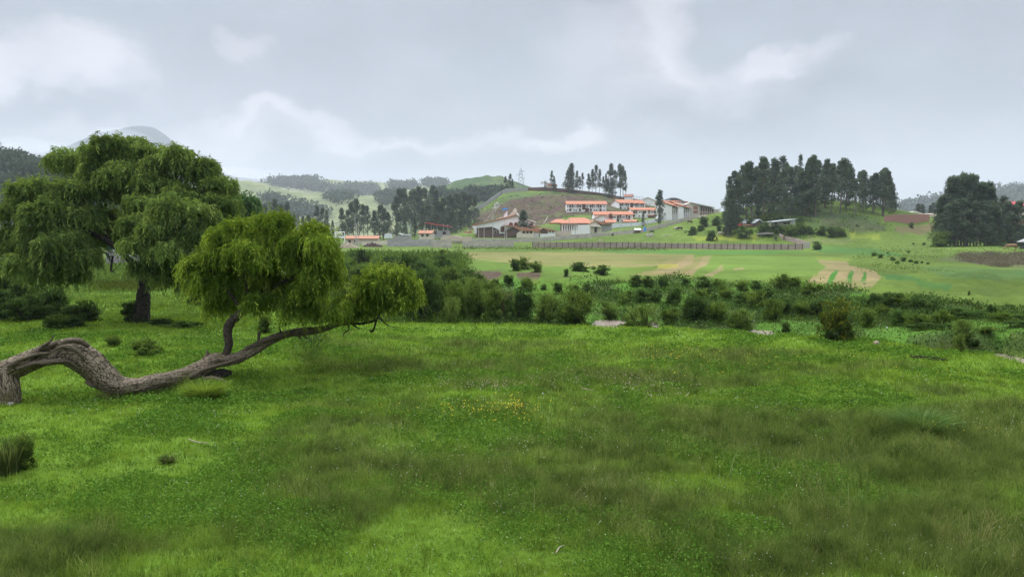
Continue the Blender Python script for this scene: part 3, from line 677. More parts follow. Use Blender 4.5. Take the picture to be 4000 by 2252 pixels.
for (px, yt, Y, i, ws) in [(1722, 790, 420, 3, 1.35), (1740, 772, 425, 7, 1.3), (1758, 765, 430, 1, 1.3), (1775, 770, 430, 3, 1.3), (1792, 756, 435, 5, 1.3), (1808, 752, 440, 0, 1.3), (1824, 758, 440, 7, 1.3), (1840, 762, 440, 2, 1.3), (1854, 768, 430, 3, 1.2), (1730, 830, 405, 6, 1.4), (1765, 828, 405, 6, 1.4), (1798, 826, 410, 6, 1.3), (1832, 820, 415, 6, 1.3), (1750, 850, 400, 6, 1.3), (1780, 852, 400, 6, 1.2), (1815, 805, 425, 3, 1.3)]:
    o, px, h = euc(px, yt, Y, i, ws, group='dark trees at the foot of the snaking grey wall'); gr2.append((px, o, 'dark bushy'))
row_labels(gr2, 'eucalyptus', 'in the clump below the snaking wall')
# ---- trees on the crest of the school hill
cre = []
for (px, yt, Y, i, ws, a) in [(1975, 690, 540, 3, 1.1, 'bushy'), (1990, 680, 545, 1, 1.1, 'bushy'), (2003, 700, 545, 6, 1.1, 'squat'), (1960, 715, 545, 6, 1, 'small'), (2152, 668, 515, 5, .85, 'slender'), (2164, 690, 515, 6, 1.0, 'short'), (2128, 706, 520, 6, .8, 'small'),
                           (2222, 640, 515, 1, 1.25, 'broad'), (2232, 652, 515, 3, 1.15, 'broad'), (2214, 665, 518, 7, 1, 'bushy'), (2252, 668, 517, 4, 1, 'thin'), (2272, 676, 518, 5, .9, 'thin'), (2263, 690, 515, 0, .8, 'short'), (2296, 680, 517, 0, .9, 'slender'), (2310, 662, 518, 4, 1, 'slender'), (2324, 648, 518, 0, .95, 'tall'), (2338, 662, 518, 2, .8, 'slender'),
                           (2300, 690, 515, 5, .9, 'short'), (2352, 690, 515, 5, .9, 'short'), (2362, 680, 518, 4, .8, 'thin'), (2379, 641, 518, 3, 1.05, 'tall dense'), (2372, 700, 514, 6, 1.2, 'squat dense'), (2388, 705, 514, 6, 1.0, 'squat dense'), (2400, 666, 518, 5, .9, 'slender'), (2420, 642, 516, 2, 1, 'tall high-crowned'), (2430, 650, 517, 5, .95, 'tall high-crowned'), (2440, 668, 518, 2, .6, 'leaning')]:
    o, px, h = euc(px, yt, Y, i, ws, group='eucalyptus along the crest of the school hill'); cre.append((px, o, a))
row_labels(cre, 'eucalyptus', 'on the crest above the white school')
for (px, yt, Y, i, ws, lab) in [(2568, 744, 352, 5, 1.15, 'tall narrow eucalyptus in front of the white school apartments'), (2576, 760, 351, 3, 1.0, 'second narrow eucalyptus pressed beside the tall one before the school'), (2573, 838, 348, 6, .9, 'low leafy tree at the foot of the tall school eucalyptus'), (2510, 826, 345, 6, .9, 'small dark tree between two poles by the white school wall'), (2052, 822, 345, 3, 1.7, 'dark round leafy tree beside the white chapel'), (2038, 832, 344, 6, 1.5, 'dark shaggy tree overlapping the chapel front')]:
    o, _, h = euc(px, yt, Y, i, ws); o['label'] = lab
# ---- wooded mound on the right
gro = []
G_ = [(2840, 690, 4), (2856, 672, 0), (2866, 700, 5), (2880, 675, 2), (2896, 648, 4), (2908, 640, 0), (2918, 650, 5), (2932, 634, 2), (2945, 655, 1), (2960, 630, 0), (2974, 616, 4), (2985, 628, 5), (2999, 622, 2), (3012, 640, 0), (3022, 630, 4), (3038, 660, 1), (3052, 612, 5),
      (3066, 640, 2), (3080, 655, 3), (3096, 650, 1), (3140, 636, 0), (3152, 620, 4), (3163, 608, 5), (3176, 612, 2), (3188, 630, 0), (3200, 640, 1), (3212, 624, 4), (3225, 642, 5), (3238, 655, 0), (3250, 640, 2), (3262, 630, 4), (3272, 622, 5), (3284, 655, 0), (3294, 640, 3), (3304, 655, 2), (3318, 678, 4), (3332, 700, 5), (3346, 672, 4), (3358, 668, 0), (3372, 672, 2), (3386, 690, 5),
      (3398, 680, 0), (3412, 685, 4), (3424, 664, 2), (3436, 670, 5), (3448, 660, 0), (3456, 672, 4), (3466, 690, 3), (3475, 720, 1),
      (2850, 742, 7), (2872, 730, 3), (3010, 700, 3), (3030, 710, 7), (3110, 660, 3), (3128, 668, 7), (3148, 665, 3), (3172, 672, 7), (2950, 700, 3), (2975, 690, 7), (3210, 690, 3), (3400, 720, 1), (3440, 715, 7), (3360, 730, 1), (3472, 745, 6), (3486, 790, 6)]
for j, (px, yt, i) in enumerate(G_):
    Y = 292 + 26 * math.sin(j * 2.4) if j < 49 else 276 + 8 * math.sin(j)
    o, px, h = euc(px, yt, Y, i, 1.35 if i in (3, 7) else 1.2, group='eucalyptus grove on the green mound'); gro.append((px, o, 'dense dark' if i in (3, 7, 6) else 'slim bare-stemmed'))
row_labels(gro, 'eucalyptus', 'in the grove on the mound')
p = gx(3112, 285); tree('conifer_tree', CONI, p, zpy(594, 285) - p.z, 0, 1.0, label='tiered spire-shaped conifer rising above the mound grove')
sm = []
for (px, yt, Y, i) in [(2833, 783, 262, 6), (2858, 780, 264, 6), (2848, 800, 258, 6), (2866, 796, 262, 3), (2838, 815, 256, 6)]:
    o, px, h = euc(px, yt, Y, i, 1.2, group='small trees at the left foot of the mound'); sm.append((px, o, 'small dark'))
row_labels(sm, 'tree', 'at the left foot of the mound')
# ---- clump on the right and its neighbours
cl_ = []
for (px, yt, Y, i, ws) in [(3676, 770, 206, 6, 1.5), (3690, 735, 208, 3, 1.2), (3704, 700, 210, 3, 1.2), (3718, 690, 206, 7, 1.3), (3733, 682, 210, 3, 1.1), (3745, 705, 207, 7, 1.2), (3758, 692, 209, 1, 1.1), (3770, 688, 206, 3, 1.1), (3782, 686, 212, 5, 1.1), (3795, 690, 208, 3, 1.1), (3806, 715, 207, 7, 1.2), (3822, 722, 209, 1, 1.1),
                         (3836, 716, 210, 3, 1.1), (3848, 735, 208, 7, 1.1), (3862, 740, 207, 3, 1.1), (3874, 790, 208, 6, 1.3), (3690, 800, 202, 6, 1.6), (3725, 790, 202, 3, 1.4), (3765, 780, 203, 3, 1.4), (3805, 790, 202, 3, 1.4), (3840, 800, 203, 6, 1.6), (3880, 830, 204, 6, 1.4), (3862, 850, 202, 6, 1.4)]:
    o, px, h = euc(px, yt, Y, i, ws, group='dense dark eucalyptus clump on the right'); cl_.append((px, o, 'dense dark' if ws > 1.25 else 'tall dark'))
row_labels(cl_, 'eucalyptus', 'in the big clump at the right')
nb = []
for (px, yt, Y, i, ws) in [(3894, 768, 232, 5, 1.3), (3908, 800, 230, 3, 1.1), (3936, 790, 215, 3, 1.4), (3952, 786, 216, 7, 1.3), (3962, 805, 214, 3, 1.4), (3930, 850, 212, 6, 1.6), (3990, 880, 205, 6, 1.5)]:
    o, px, h = euc(px, yt, Y, i, ws, group='smaller dark trees at the right edge'); nb.append((px, o, 'dark pointed'))
row_labels(nb, 'tree', 'of those right of the big clump')
ft = []
for (px, yt, Y, i, ws) in [(3576, 797, 420, 6, 2.2), (3588, 798, 420, 6, 2.0), (3622, 802, 420, 6, 1.6), (3636, 792, 420, 6, 1.8), (3650, 790, 420, 3, 1.8), (3920, 784, 420, 6, 1.5)]:
    o, px, h = euc(px, yt, Y, i, ws, group='faraway trees behind the red brick wall'); ft.append((px, o, 'round bluish'))
row_labels(ft, 'distant tree', 'behind the red brick wall')
# ---- left wooded slope: individual ridge trees and the mass below
lr = []
XL, YL, ZL = HILLS['dark wooded slope at the left edge behind the big tree']
def on_hill(arr, px, tcol):
    Xg, Yg, Zg = arr; r0 = tcol; x = Xg[r0]; pxa = CX + F * x / Yg[r0]; j = int(np.clip(np.searchsorted(pxa, px), 0, len(pxa) - 1)); return Vector((x[j], Yg[r0, j], Zg[r0, j]))
for j, (px, yt) in enumerate([(-25, 600), (-5, 598), (18, 606), (35, 592), (50, 592), (64, 612), (82, 606), (92, 606), (104, 626), (120, 640), (134, 636), (152, 624), (166, 622), (178, 636), (192, 648), (206, 652), (220, 650), (236, 660)]):
    b = on_hill((XL, YL, ZL), px, 24); b.z -= 1.5; h = max(zpy(yt, b.y) - b.z, 5)
    o = tree('eucalyptus_tree', EUC[[1, 3, 5, 7, 0, 3][j % 6]], b, h, j, 1.25, 'tree', 'trees along the left ridge'); lr.append((px, o, 'dark hazy'))
row_labels(lr, 'tree', 'along the left wooded ridge')
def scatter(label, cat, name, pts, rs, per, L, Wd, mat, up=.2, flat=1.0):
    V, r = clumpcloud(pts, rs, per, L, Wd, up, .4, flat)
    return tag(link(name, npmesh(name, V, [np.arange(len(V)).reshape(-1, 4)], mat, attrs={'rnd': np.repeat(r, 4)})), label, cat, kind='stuff')
M_for = leafmat('far_wood', (.035, .055, .042), (.065, .095, .065), (.09, .12, .075), .2, 0, .02)
def hillwood(key, regions, n, r, L, label):
    """tree masses lying on a hill inside image-shaped plots of its slope"""
    Xg, Yg, Zg = HILLS[key]; PX = CX + F * Xg / (Yg * CT - Zg * ST); PY = topy(Xg, Yg, Zg); ok = np.zeros(PX.shape, bool)
    for rg in regions: ok |= inpoly(PX, PY, rg)
    ok[:22] = False; k = np.argwhere(ok)
    if not len(k): return
    s = k[rng.integers(0, len(k), n)]; P = np.stack([Xg[s[:, 0], s[:, 1]], Yg[s[:, 0], s[:, 1]], Zg[s[:, 0], s[:, 1]]], -1) + rng.normal(size=(n, 3)) * np.array([r, r, 0]) ; P[:, 2] += r * .8
    scatter(label, 'forest', 'forest', P, r * (.6 + .8 * rng.random(n)), 26, L, L * .7, M_for, 0, 1.5)
hillwood('dark wooded slope at the left edge behind the big tree', [[(-400, 500), (900, 500), (900, 1000), (-400, 1000)]], 5200, 2.6, 1.6, 'dark forest covering the slope at the left edge')
hillwood('pale green pasture hill beyond the trees in the middle distance', [[(1270, 770), (1370, 765), (1365, 800), (1280, 800)], [(1480, 770), (1560, 760), (1560, 800), (1490, 800)], [(1020, 775), (1060, 770), (1120, 790), (1100, 830), (1020, 830)], [(1100, 800), (1200, 800), (1300, 850), (1100, 850)]], 420, 5, 3.5, 'scattered dark copses on the pale green hill')
hillwood('hazy rolling hill along the middle horizon', [[(1040, 712), (1240, 708), (1230, 716), (1150, 728), (1060, 722)], [(1090, 724), (1250, 722), (1290, 735), (1440, 735), (1480, 745), (1420, 772), (1330, 760), (1180, 738)], [(1530, 722), (1620, 722), (1620, 738), (1530, 738)], [(1660, 718), (1740, 718), (1730, 745), (1680, 745)]], 800, 8, 6, 'bluish woods on the far rolling hill')
hillwood('dark green bumpy hill behind the snaking grey wall', [[(1740, 760), (1830, 745), (1900, 740), (1990, 745), (1980, 770), (1880, 790), (1750, 780)], [(1700, 745), (1740, 745), (1720, 770), (1690, 770)]], 500, 2.2, 2.0, 'scrub patches on the bumpy green hill')
hillwood('blue hazy wooded ridge on the right horizon', [[(3200, 700), (4900, 600), (4900, 1000), (3200, 1000)]], 1500, 9, 7, 'dense forest on the far right ridge')

# ------------------------------------------------------------------ bushes
def bush_proto(k, mat, n=26, per=110, L=.075, Wd=.035, spiky=0.):
    """unit bush: 1 wide, 1 tall, made of leaf clumps on short limbs"""
    cs = []; rs = []
    md_ = [(rng.normal() * .17, rng.normal() * .17, .45 + .5 * rng.random()) for _ in range(6)]; md_[0] = (.03, 0, .95)
    for i in range(n):
        mx, my, hh = md_[i % 6]; z = hh * (.14 + .84 * rng.random() ** .8); env = .26 * math.sqrt(max(.03, 1 - ((z / hh - .45) / .58) ** 2)); a = rng.random() * 6.283; rr = env * math.sqrt(rng.random())
        cs.append((mx + math.cos(a) * rr, my + math.sin(a) * rr, z)); rs.append(.06 + .09 * rng.random())
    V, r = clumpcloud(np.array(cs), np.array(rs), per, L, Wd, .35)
    Vs = [V]; Rs = [r]
    m_ = int(70 * (1 + spiky * 3)); a = rng.random(m_) * 6.283; z = .5 + .35 * rng.random(m_); rr = .38 * rng.random(m_)
    P = np.stack([np.cos(a) * rr, np.sin(a) * rr, z], -1); D = unit(np.stack([np.cos(a) * rr, np.sin(a) * rr, np.full(m_, .45)], -1))
    for q in range(7):
        Vs.append(leaves(P + D * q * .03, unit(D + .7 * rdir(m_)), L * .8, Wd * .8)); Rs.append(.45 + .55 * rng.random(m_))
    # skirts down to the ground
    s = 260; a = rng.random(s) * 6.283; rr = .40 * np.sqrt(rng.random(s)); Vs.append(leaves(np.stack([np.cos(a) * rr, np.sin(a) * rr, .14 * rng.random(s) - .05], -1), unit(rdir(s) + np.array([0, 0, .9])), L * 1.3, Wd)); Rs.append(rng.random(s) * .6)
    V = np.concatenate(Vs); return npmesh('foliage', V, [np.arange(len(V)).reshape(-1, 4)], mat, attrs={'rnd': np.repeat(np.concatenate(Rs), 4)})
BP = {'d': [bush_proto(i, M_bd) for i in range(3)], 'm': [bush_proto(i, M_bm) for i in range(3)], 'l': [bush_proto(i, M_bl, spiky=.6) for i in range(2)],
      'y': [bush_proto(0, M_by)], 'w': [bush_proto(i, M_bm, 48, 150, .05, .03, 1.) for i in range(3)], 'k': [bush_proto(i, M_bd, 54, 150, .05, .03) for i in range(3)], 'q': [bush_proto(i, M_bl, 44, 140, .05, .028, 1.2) for i in range(2)]}
stemlb = Limb()
for k in range(6):
    a = k * 1.05; stemlb.add([(0, 0, -.1), (.12 * math.cos(a), .12 * math.sin(a), .25), (.28 * math.cos(a), .28 * math.sin(a), .6)], [.022, .016, .006], n=6, m=5, ridge=0, lump=0)
STEM = mesh_of(stemlb, 'stem', M_bark_dark)
bcount = [0]
def bush(px0, px1, ytop, Y, kind, label, group=None, sink=.08):
    pxm = (px0 + px1) / 2; p = gx(pxm, Y); wd = (px1 - px0) / F * Y; h = max(zpy(ytop, Y) - p.z, .25); p.z -= sink * h
    bcount[0] += 1; pr = BP[kind][bcount[0] % len(BP[kind])]
    e = empty('bush', p, rng.random() * 6.28, (wd * 1.2, wd * 1.1, h * 1.12)); link('foliage', pr, e); link('stem', STEM, e)
    tag(e, label, 'bush', group); return e
B = bush
def BB(px0, px1, yt, yb, kind, label, group=None):
    h_ = hit((px0 + px1) / 2, yb, 30); return bush(px0, px1, yt, h_.y, kind, label, group)
B(1600, 1706, 1062, 37, 'k', 'large dark bush right of the lying tree crown'); B(1655, 1730, 1105, 39, 'k', 'dark bush just behind the valley bush nearest the willow')
B(1700, 1775, 1098, 40, 'd', 'dull bush with brown stems left of the broad light bush'); B(1728, 1830, 1110, 37, 'w', 'green bush on the left side of the broad valley bush')
B(1790, 1900, 1088, 38, 'q', 'tallest yellow-green bush in the middle of the valley'); B(1880, 1978, 1130, 36.5, 'w', 'leafy bush at the right shoulder of the broad valley bush')
B(1735, 1800, 1165, 34.6, 'q', 'small pale bush with a bare white stem at the meadow edge'); B(1990, 2082, 1130, 37, 'k', 'dark green bush left of the pale rounded bush'); B(1960, 2010, 1165, 36, 'k', 'narrow dark bush behind brown reeds')
B(2077, 2192, 1154, 36, 'q', 'pale rounded bush at the river left of the darkest one'); B(2184, 2335, 1142, 35.2, 'w', 'large dark rounded bush left of the visible river'); B(2445, 2580, 1196, 36, 'q', 'light feathery bush standing in the river gap')
B(2598, 2664, 1206, 35.5, 'w', 'small green bush just right of the first river gap'); B(2650, 2772, 1155, 36, 'k', 'big dark bush right of the first river gap'); B(2755, 2852, 1182, 35.5, 'w', 'green bush in the middle of the dark riverside bushes'); B(2846, 2950, 1212, 33.5, 'q', 'light leafy bush beside the second river gap')
B(2988, 3064, 1172, 36.5, 'w', 'round-topped bush standing alone on the far bank'); B(3050, 3090, 1260, 31.5, 'k', 'small dark bush at the right end of the second river gap'); B(3222, 3358, 1184, 26.8, 'y', 'tall bush with yellow flowering tips at the meadow edge'); B(3222, 3270, 1290, 26.4, 'k', 'low dark bush at the foot of the yellow-tipped bush')
B(3355, 3430, 1208, 33, 'w', 'olive bush behind the yellow-tipped bush'); B(3675, 3800, 1205, 33, 'k', 'large grey-green bush on the right far bank'); B(3780, 3872, 1215, 33, 'k', 'dark bush right of the grey-green bank bush'); B(3872, 3960, 1222, 31, 'w', 'wide leafy bush near the right edge of the bank'); B(3940, 4060, 1228, 31, 'k', 'dark bush cut by the right edge'); B(3728, 3802, 1252, 27.6, 'q', 'young pale bush at the river bend')
B(3600, 3680, 1296, 30, 'k', 'dark bush on the river bank above the left reed tuft'); B(3660, 3730, 1312, 29.3, 'k', 'dark overhanging bush behind the right reed tuft'); B(3820, 3900, 1322, 28.4, 'w', 'spreading green bush beside the visible river bend'); B(3785, 3850, 1338, 27.6, 'k', 'low dark bush at the bend right of the young pale one'); B(3950, 4040, 1335, 28.8, 'k', 'dark bush over the river at the right edge')
B(3735, 3780, 1310, 26.6, 'w', 'low bush under the young pale one')
BB(1984, 2040, 1012, 1058, 'd', 'round dark bush on the terrace edge, left of three'); BB(2020, 2072, 1003, 1053, 'm', 'round bush on the terrace edge, tallest of three'); BB(2072, 2118, 1020, 1062, 'm', 'round bush on the terrace edge, right of three'); BB(2198, 2226, 1050, 1080, 'd', 'tiny dark bush on the bare bank slope'); BB(2226, 2304, 1024, 1060, 'd', 'dark bush alone on the terrace edge'); BB(2314, 2386, 1035, 1072, 'd', 'grey-green bush sloping down the terrace edge')
BB(1955, 2012, 1074, 1114, 'd', 'dark bush on the eroded brown slope'); BB(2026, 2084, 1082, 1136, 'm', 'rounded bush below the terrace bushes'); BB(2110, 2140, 1110, 1132, 'd', 'tiny bush low on the green slope')
vb_ = []
for (a, b, t, Y, k) in [(2150, 2210, 1104, 48, 'd'), (2200, 2270, 1108, 48, 'm'), (2255, 2325, 1106, 49, 'd'), (2410, 2480, 1138, 46, 'm'), (2470, 2540, 1128, 47, 'd'), (2530, 2600, 1130, 46, 'd'), (2590, 2680, 1128, 46, 'd'), (2455, 2510, 1074, 55, 'd'), (2505, 2560, 1078, 56, 'd'), (2560, 2620, 1080, 55, 'd'), (2650, 2700, 1085, 54, 'd'), (2710, 2780, 1080, 55, 'd'), (2780, 2830, 1090, 54, 'm'),
                        (2880, 2930, 1095, 54, 'm'), (2925, 2975, 1096, 54, 'd'), (3020, 3090, 1072, 56, 'm'), (3080, 3130, 1080, 55, 'm'), (2740, 2810, 1125, 47, 'd'), (2800, 2870, 1120, 47, 'm'), (2860, 2930, 1140, 45, 'd'), (2900, 3000, 1135, 45, 'm'), (2960, 3030, 1125, 46, 'd'), (3030, 3120, 1165, 42, 'd'), (3100, 3180, 1175, 41, 'm'), (3150, 3240, 1172, 41, 'd'),
                        (3380, 3450, 1145, 42, 'd'), (3430, 3510, 1142, 43, 'd'), (3490, 3570, 1148, 42, 'm'), (3550, 3640, 1152, 41, 'd'), (3620, 3700, 1170, 39, 'd'), (3420, 3480, 1190, 38, 'm'), (3480, 3560, 1210, 36, 'd'), (3540, 3610, 1222, 35, 'm'), (3850, 3900, 1190, 37, 'd'), (3600, 3660, 1285, 31, 'd'), (3560, 3640, 1290, 31, 'k'), (2340, 2420, 1185, 41, 'm'), (2690, 2780, 1128, 44, 'm'), (3130, 3190, 1105, 50, 'm'), (3640, 3720, 1212, 35, 'm')]:
    o = BB(a, b, t, t + .68 * (b - a) + 6, k, None, 'low bushes scattered over the far bank'); vb_.append(((a + b) / 2, o, {'d': 'dark low', 'm': 'green low', 'k': 'dark low'}[k]))
row_labels(vb_, 'bush', 'of those dotting the far bank')
vl_ = []
for (a, b, t, Y, k) in [(1290, 1365, 1060, 60, 'd'), (1310, 1385, 1075, 54, 'm'), (1350, 1440, 1048, 66, 'd'), (1400, 1480, 1072, 55, 'm'), (1290, 1370, 1015, 92, 'd'), (1360, 1460, 975, 118, 'd'), (1340, 1400, 1010, 95, 'm'), (1480, 1560, 1000, 95, 'd'), (1540, 1650, 992, 95, 'd'), (1600, 1680, 1020, 80, 'd'), (1420, 1480, 1030, 76, 'm'), (1440, 1560, 1048, 66, 'm'),
                        (1560, 1650, 1062, 58, 'm'), (1680, 1770, 995, 110, 'd'), (1700, 1760, 978, 125, 'm'), (1700, 1800, 1040, 66, 'm'), (1780, 1880, 1050, 62, 'd'), (1640, 1720, 1045, 68, 'd'), (1840, 1900, 1068, 54, 'm'), (1500, 1600, 1120, 46, 'd'), (1580, 1660, 1130, 44, 'k'), (1300, 1400, 1105, 48, 'm'), (1225, 1300, 1080, 58, 'd'), (1880, 1960, 1095, 50, 'm'), (1650, 1740, 1100, 47, 'd'), (1790, 1850, 1085, 50, 'd'), (1520, 1620, 1165, 41, 'k'), (1420, 1500, 1180, 41, 'k'), (1620, 1660, 1180, 38, 'k')]:
    o = BB(a, b, t, t + .68 * (b - a) + 6, k, None, 'bushes filling the left part of the river valley'); vl_.append(((a + b) / 2, o, {'d': 'dark rounded', 'm': 'mid green', 'k': 'dark dense'}[k]))
row_labels(vl_, 'bush', 'in the left part of the valley')
fd = []
for (px, py, w_) in [(3435, 1008, 20), (3484, 1018, 14), (3503, 1030, 14), (3525, 1021, 20), (3554, 1024, 14), (3577, 1029, 14), (3596, 1028, 10), (3620, 1032, 10), (3463, 990, 8), (3560, 955, 8), (3786, 1240, 6), (2760, 940, 8), (3410, 1000, 18), (3480, 1012, 12), (3545, 987, 10), (3602, 957, 12), (3786, 948, 6), (2430, 962, 10), (1787, 1000, 18), (3340, 885, 10)]:
    g_ = hit(px, py, 45)
    if g_ is None: continue
    o = B(px - w_ / 2 * 1.4, px + w_ / 2 * 1.4, py - w_ * .8, g_.y, 'd', None, 'tiny dark bushes dotted over the far pasture'); fd.append((px, o, 'tiny dark'))
row_labels(fd, 'bush', 'of those dotted on the pasture')
B(3628, 3706, 903, 200, 'm', 'round green bush in front of the big eucalyptus clump')
md = []
for (a, b, t, Y, k) in [(2718, 2770, 846, 290, 'd'), (2716, 2745, 878, 285, 'd'), (2776, 2818, 845, 285, 'd'), (2790, 2815, 880, 280, 'd'), (2826, 2888, 860, 270, 'd'), (2818, 2850, 840, 275, 'd'), (2905, 2945, 853, 262, 'd'), (2950, 3020, 868, 250, 'd'), (3045, 3106, 876, 240, 'm'), (3010, 3050, 878, 243, 'd'), (3138, 3176, 884, 240, 'd'), (3178, 3225, 882, 238, 'd'), (3218, 3268, 886, 238, 'd'), (2960, 3010, 836, 275, 'm'), (3163, 3203, 943, 210, 'd'), (2870, 2930, 885, 250, 'm'), (3090, 3150, 868, 250, 'm'), (3000, 3060, 828, 282, 'd'), (3100, 3140, 850, 262, 'd'), (3260, 3300, 890, 238, 'm'), (3540, 3560, 868, 240, 'd'), (2750, 2800, 900, 262, 'd'), (2680, 2720, 885, 280, 'd'), (2815, 2840, 895, 262, 'd')]:
    o = BB(a, b, t, t + .68 * (b - a) + 6, k, None, 'bushes at the foot of the mound'); md.append(((a + b) / 2, o, 'rounded dark' if k == 'd' else 'rounded green'))
row_labels(md, 'bush', 'round the foot of the mound')
# near left
B(-60, 90, 1065, 37, 'k', 'tall dark shrub mass at the left edge behind the meadow'); B(60, 190, 1085, 36.5, 'k', 'dark shrub with rusty foliage second from the left edge'); B(150, 275, 1120, 36, 'k', 'dark ragged shrub at the right end of the left hedge'); B(-80, 60, 1130, 34.5, 'k', 'low dark shrub at the left edge of the meadow'); B(30, 170, 1150, 34.5, 'k', 'low dark shrub below the rusty one')
B(255, 400, 1180, 34, 'k', 'dark spreading bush left of the big trunk'); B(450, 560, 1180, 33.2, 'k', 'dark bush hugging the foot of the big trunk'); B(185, 260, 1230, 30.5, 'w', 'low leafy bush with broad leaves at the meadow edge'); B(240, 330, 1235, 31, 'k', 'low dark bush next to the broad-leaved one'); B(560, 660, 1245, 31.5, 'k', 'low bush right of the big trunk'); B(660, 770, 1255, 30.5, 'k', 'low dark bush in the grass right of the big trunk')
B(500, 610, 1325, 23.5, 'w', 'low scrubby bush in the hollow behind the trunk'); B(400, 470, 1310, 25.5, 'w', 'small scrubby bush at the left rim of the hollow'); B(735, 790, 1110, 42, 'k', 'dark upright bush between the two trees'); B(590, 680, 1120, 60, 'd', 'distant dark bush seen below the big crown')
B(1000, 1060, 1235, 29.5, 'w', 'small bush in the grass under the front crown')
# the spiky plant at the left edge of the foreground
def tuft(name, loc, n, h, spread, mat, label, cat='grass tuft', wd=.012, bend=.6, group=None):
    a = rng.random(n) * 6.283; rr = spread * .35 * np.sqrt(rng.random(n)); P = np.stack([np.cos(a) * rr, np.sin(a) * rr, np.full(n, -.03)], -1)
    hh = h * (.45 + .6 * rng.random(n)); out = unit(np.stack([np.cos(a), np.sin(a), 0 * a], -1) + .5 * rdir(n) * np.array([1, 1, 0])); k = spread * (.1 + .55 * rng.random(n)) * bend * 2
    V = []; seg = 5; S_ = unit(np.cross(out, np.array([0, 0, 1.])) + .5 * rdir(n))
    for q in range(seg + 1):
        t = q / seg; c = P + out * (k * t ** 2)[:, None] + np.array([0, 0, 1.]) * (hh * (t - .35 * bend * t ** 3))[:, None]
        w_ = wd * (1 - t ** 1.6) * .5 + .0008; V += [c - S_ * w_, c + S_ * w_]
    V = np.stack(V, 1); b = (np.arange(n) * (2 * seg + 2))[:, None]
    fs = np.concatenate([b + np.array([2 * q, 2 * q + 1, 2 * q + 3, 2 * q + 2]) for q in range(seg)])
    o = link(name, npmesh(name, V.reshape(-1, 3), [fs], mat, attrs={'rnd': np.repeat(rng.random(n), 2 * seg + 2)}), None, loc); return tag(o, label, cat, group)
M_tuft = leafmat('tuft_blades', (.08, .15, .014), (.22, .34, .035), (.36, .45, .09), .4, 0, 2)
M_tuft2 = leafmat('tuft_blades_dull', (.035, .06, .015), (.09, .13, .035), (.16, .18, .06), .35, 0, 2)
M_grassp = leafmat('pale_blades', (.05, .10, .02), (.11, .20, .045), (.20, .28, .09), .35, 0, 2)
p = hit(800, 1560); tuft('grass_tuft', p, 2200, .62, .75, M_tuft, 'rounded bright green grass tuft below the lying trunk')
p = hit(30, 1850); tuft('spiky_plant', p, 420, .75, .55, M_tuft2, 'dull spiky plant at the left edge of the foreground', 'plant', .02, .45)
p = hit(95, 1830); e = empty('bush', p, 0, (.42, .42, .62)); link('foliage', BP['w'][0], e); link('stem', STEM, e); tag(e, 'small leafy plant beside the spiky one in the left foreground', 'plant')
p = hit(655, 1808); tuft('grass_tuft', p, 260, .20, .24, M_tuft2, 'small brownish tuft on the bright turf at left')
p = hit(3600, 1690); tuft('grass_tuft', p, 1100, .62, .9, M_grassp, 'large pale feathery grass tuft at the right')
p = hit(3505, 1672); tuft('grass_tuft', p, 120, .55, .8, M_grassp, 'long leaning pale blades left of the large feathery tuft')
for (px, py, h_, lab) in [(3574, 1345, .5, 'yellowish reed tuft on the river edge, left of two'), (3690, 1372, .62, 'yellowish reed tuft on the river edge, right of two'), (3010, 1318, .45, 'pale upright weed by the second river gap'), (3668, 1365, .4, 'thin yellow weed left of the right reed tuft'), (1985, 1200, 1.6, 'brown dry reeds standing between valley bushes'), (1952, 1190, 1.3, 'rusty dry reeds left of the tall brown ones')]:
    Y = {3574: 26.5, 3690: 25.2, 3010: 29.5, 3668: 25.4, 1985: 38, 1952: 38.4}[px]; g_ = gx(px, Y)
    tuft('reed_tuft', g_, 120 if h_ < 1 else 320, h_ if h_ < 1 else zpy(1115, Y) - g_.z, .25 if h_ < 1 else .8, M_bl if h_ < 1 else M_br, lab, 'reeds', .02 if h_ < 1 else .03, .2)

# ------------------------------------------------------------------ the big tree
BT = empty('molle_tree', gx(560, 33)); base = BT.location.copy()
def rel(o): o.parent = BT; o.matrix_parent_inverse = Matrix.Translation(-base)
lb = Limb()
def A(px, py, Y): return tuple(at(px, py, Y))
g0 = Hs(*list(gx(556, 33))[:2])
lb.add([A(552, 1290, 33), A(556, 1255, 33), A(558, 1180, 33), A(568, 1110, 33), A(585, 1070, 33)], [.46, .34, .31, .27, .30], n=50, m=26, ridge=.22, lump=.10, seed=3)
for pts, rd in [(([(585, 1080, 33), (630, 1010, 32.6), (680, 920, 32), (740, 820, 32), (800, 730, 32)]), [.2, .16, .12, .08, .03]),
                ([(580, 1080, 33), (560, 1000, 33), (520, 900, 33.5), (480, 780, 33.5), (450, 640, 33.5), (460, 560, 33.5)], [.22, .19, .16, .12, .07, .02]),
                ([(575, 1075, 33), (500, 1010, 32.5), (430, 950, 32), (340, 900, 32), (230, 830, 32)], [.17, .14, .12, .08, .03]),
                ([(560, 1000, 33), (600, 900, 34), (620, 780, 34), (600, 640, 34)], [.13, .11, .08, .02]), ([(430, 950, 32), (400, 880, 33), (390, 780, 33), (350, 660, 33)], [.09, .08, .05, .02]),
                ([(340, 900, 32), (260, 960, 31), (170, 1000, 31)], [.06, .04, .02]), ([(640, 1000, 32.6), (720, 980, 31), (780, 960, 31)], [.09, .06, .02]), ([(440, 1000, 32), (435, 1060, 31.5), (470, 1030, 31.6)], [.05, .03, .01])]:
    lb.add([A(*q) for q in pts], rd, n=26, m=9, ridge=.1, lump=.08)
rel(lb.build('trunk', M_bark_dark))
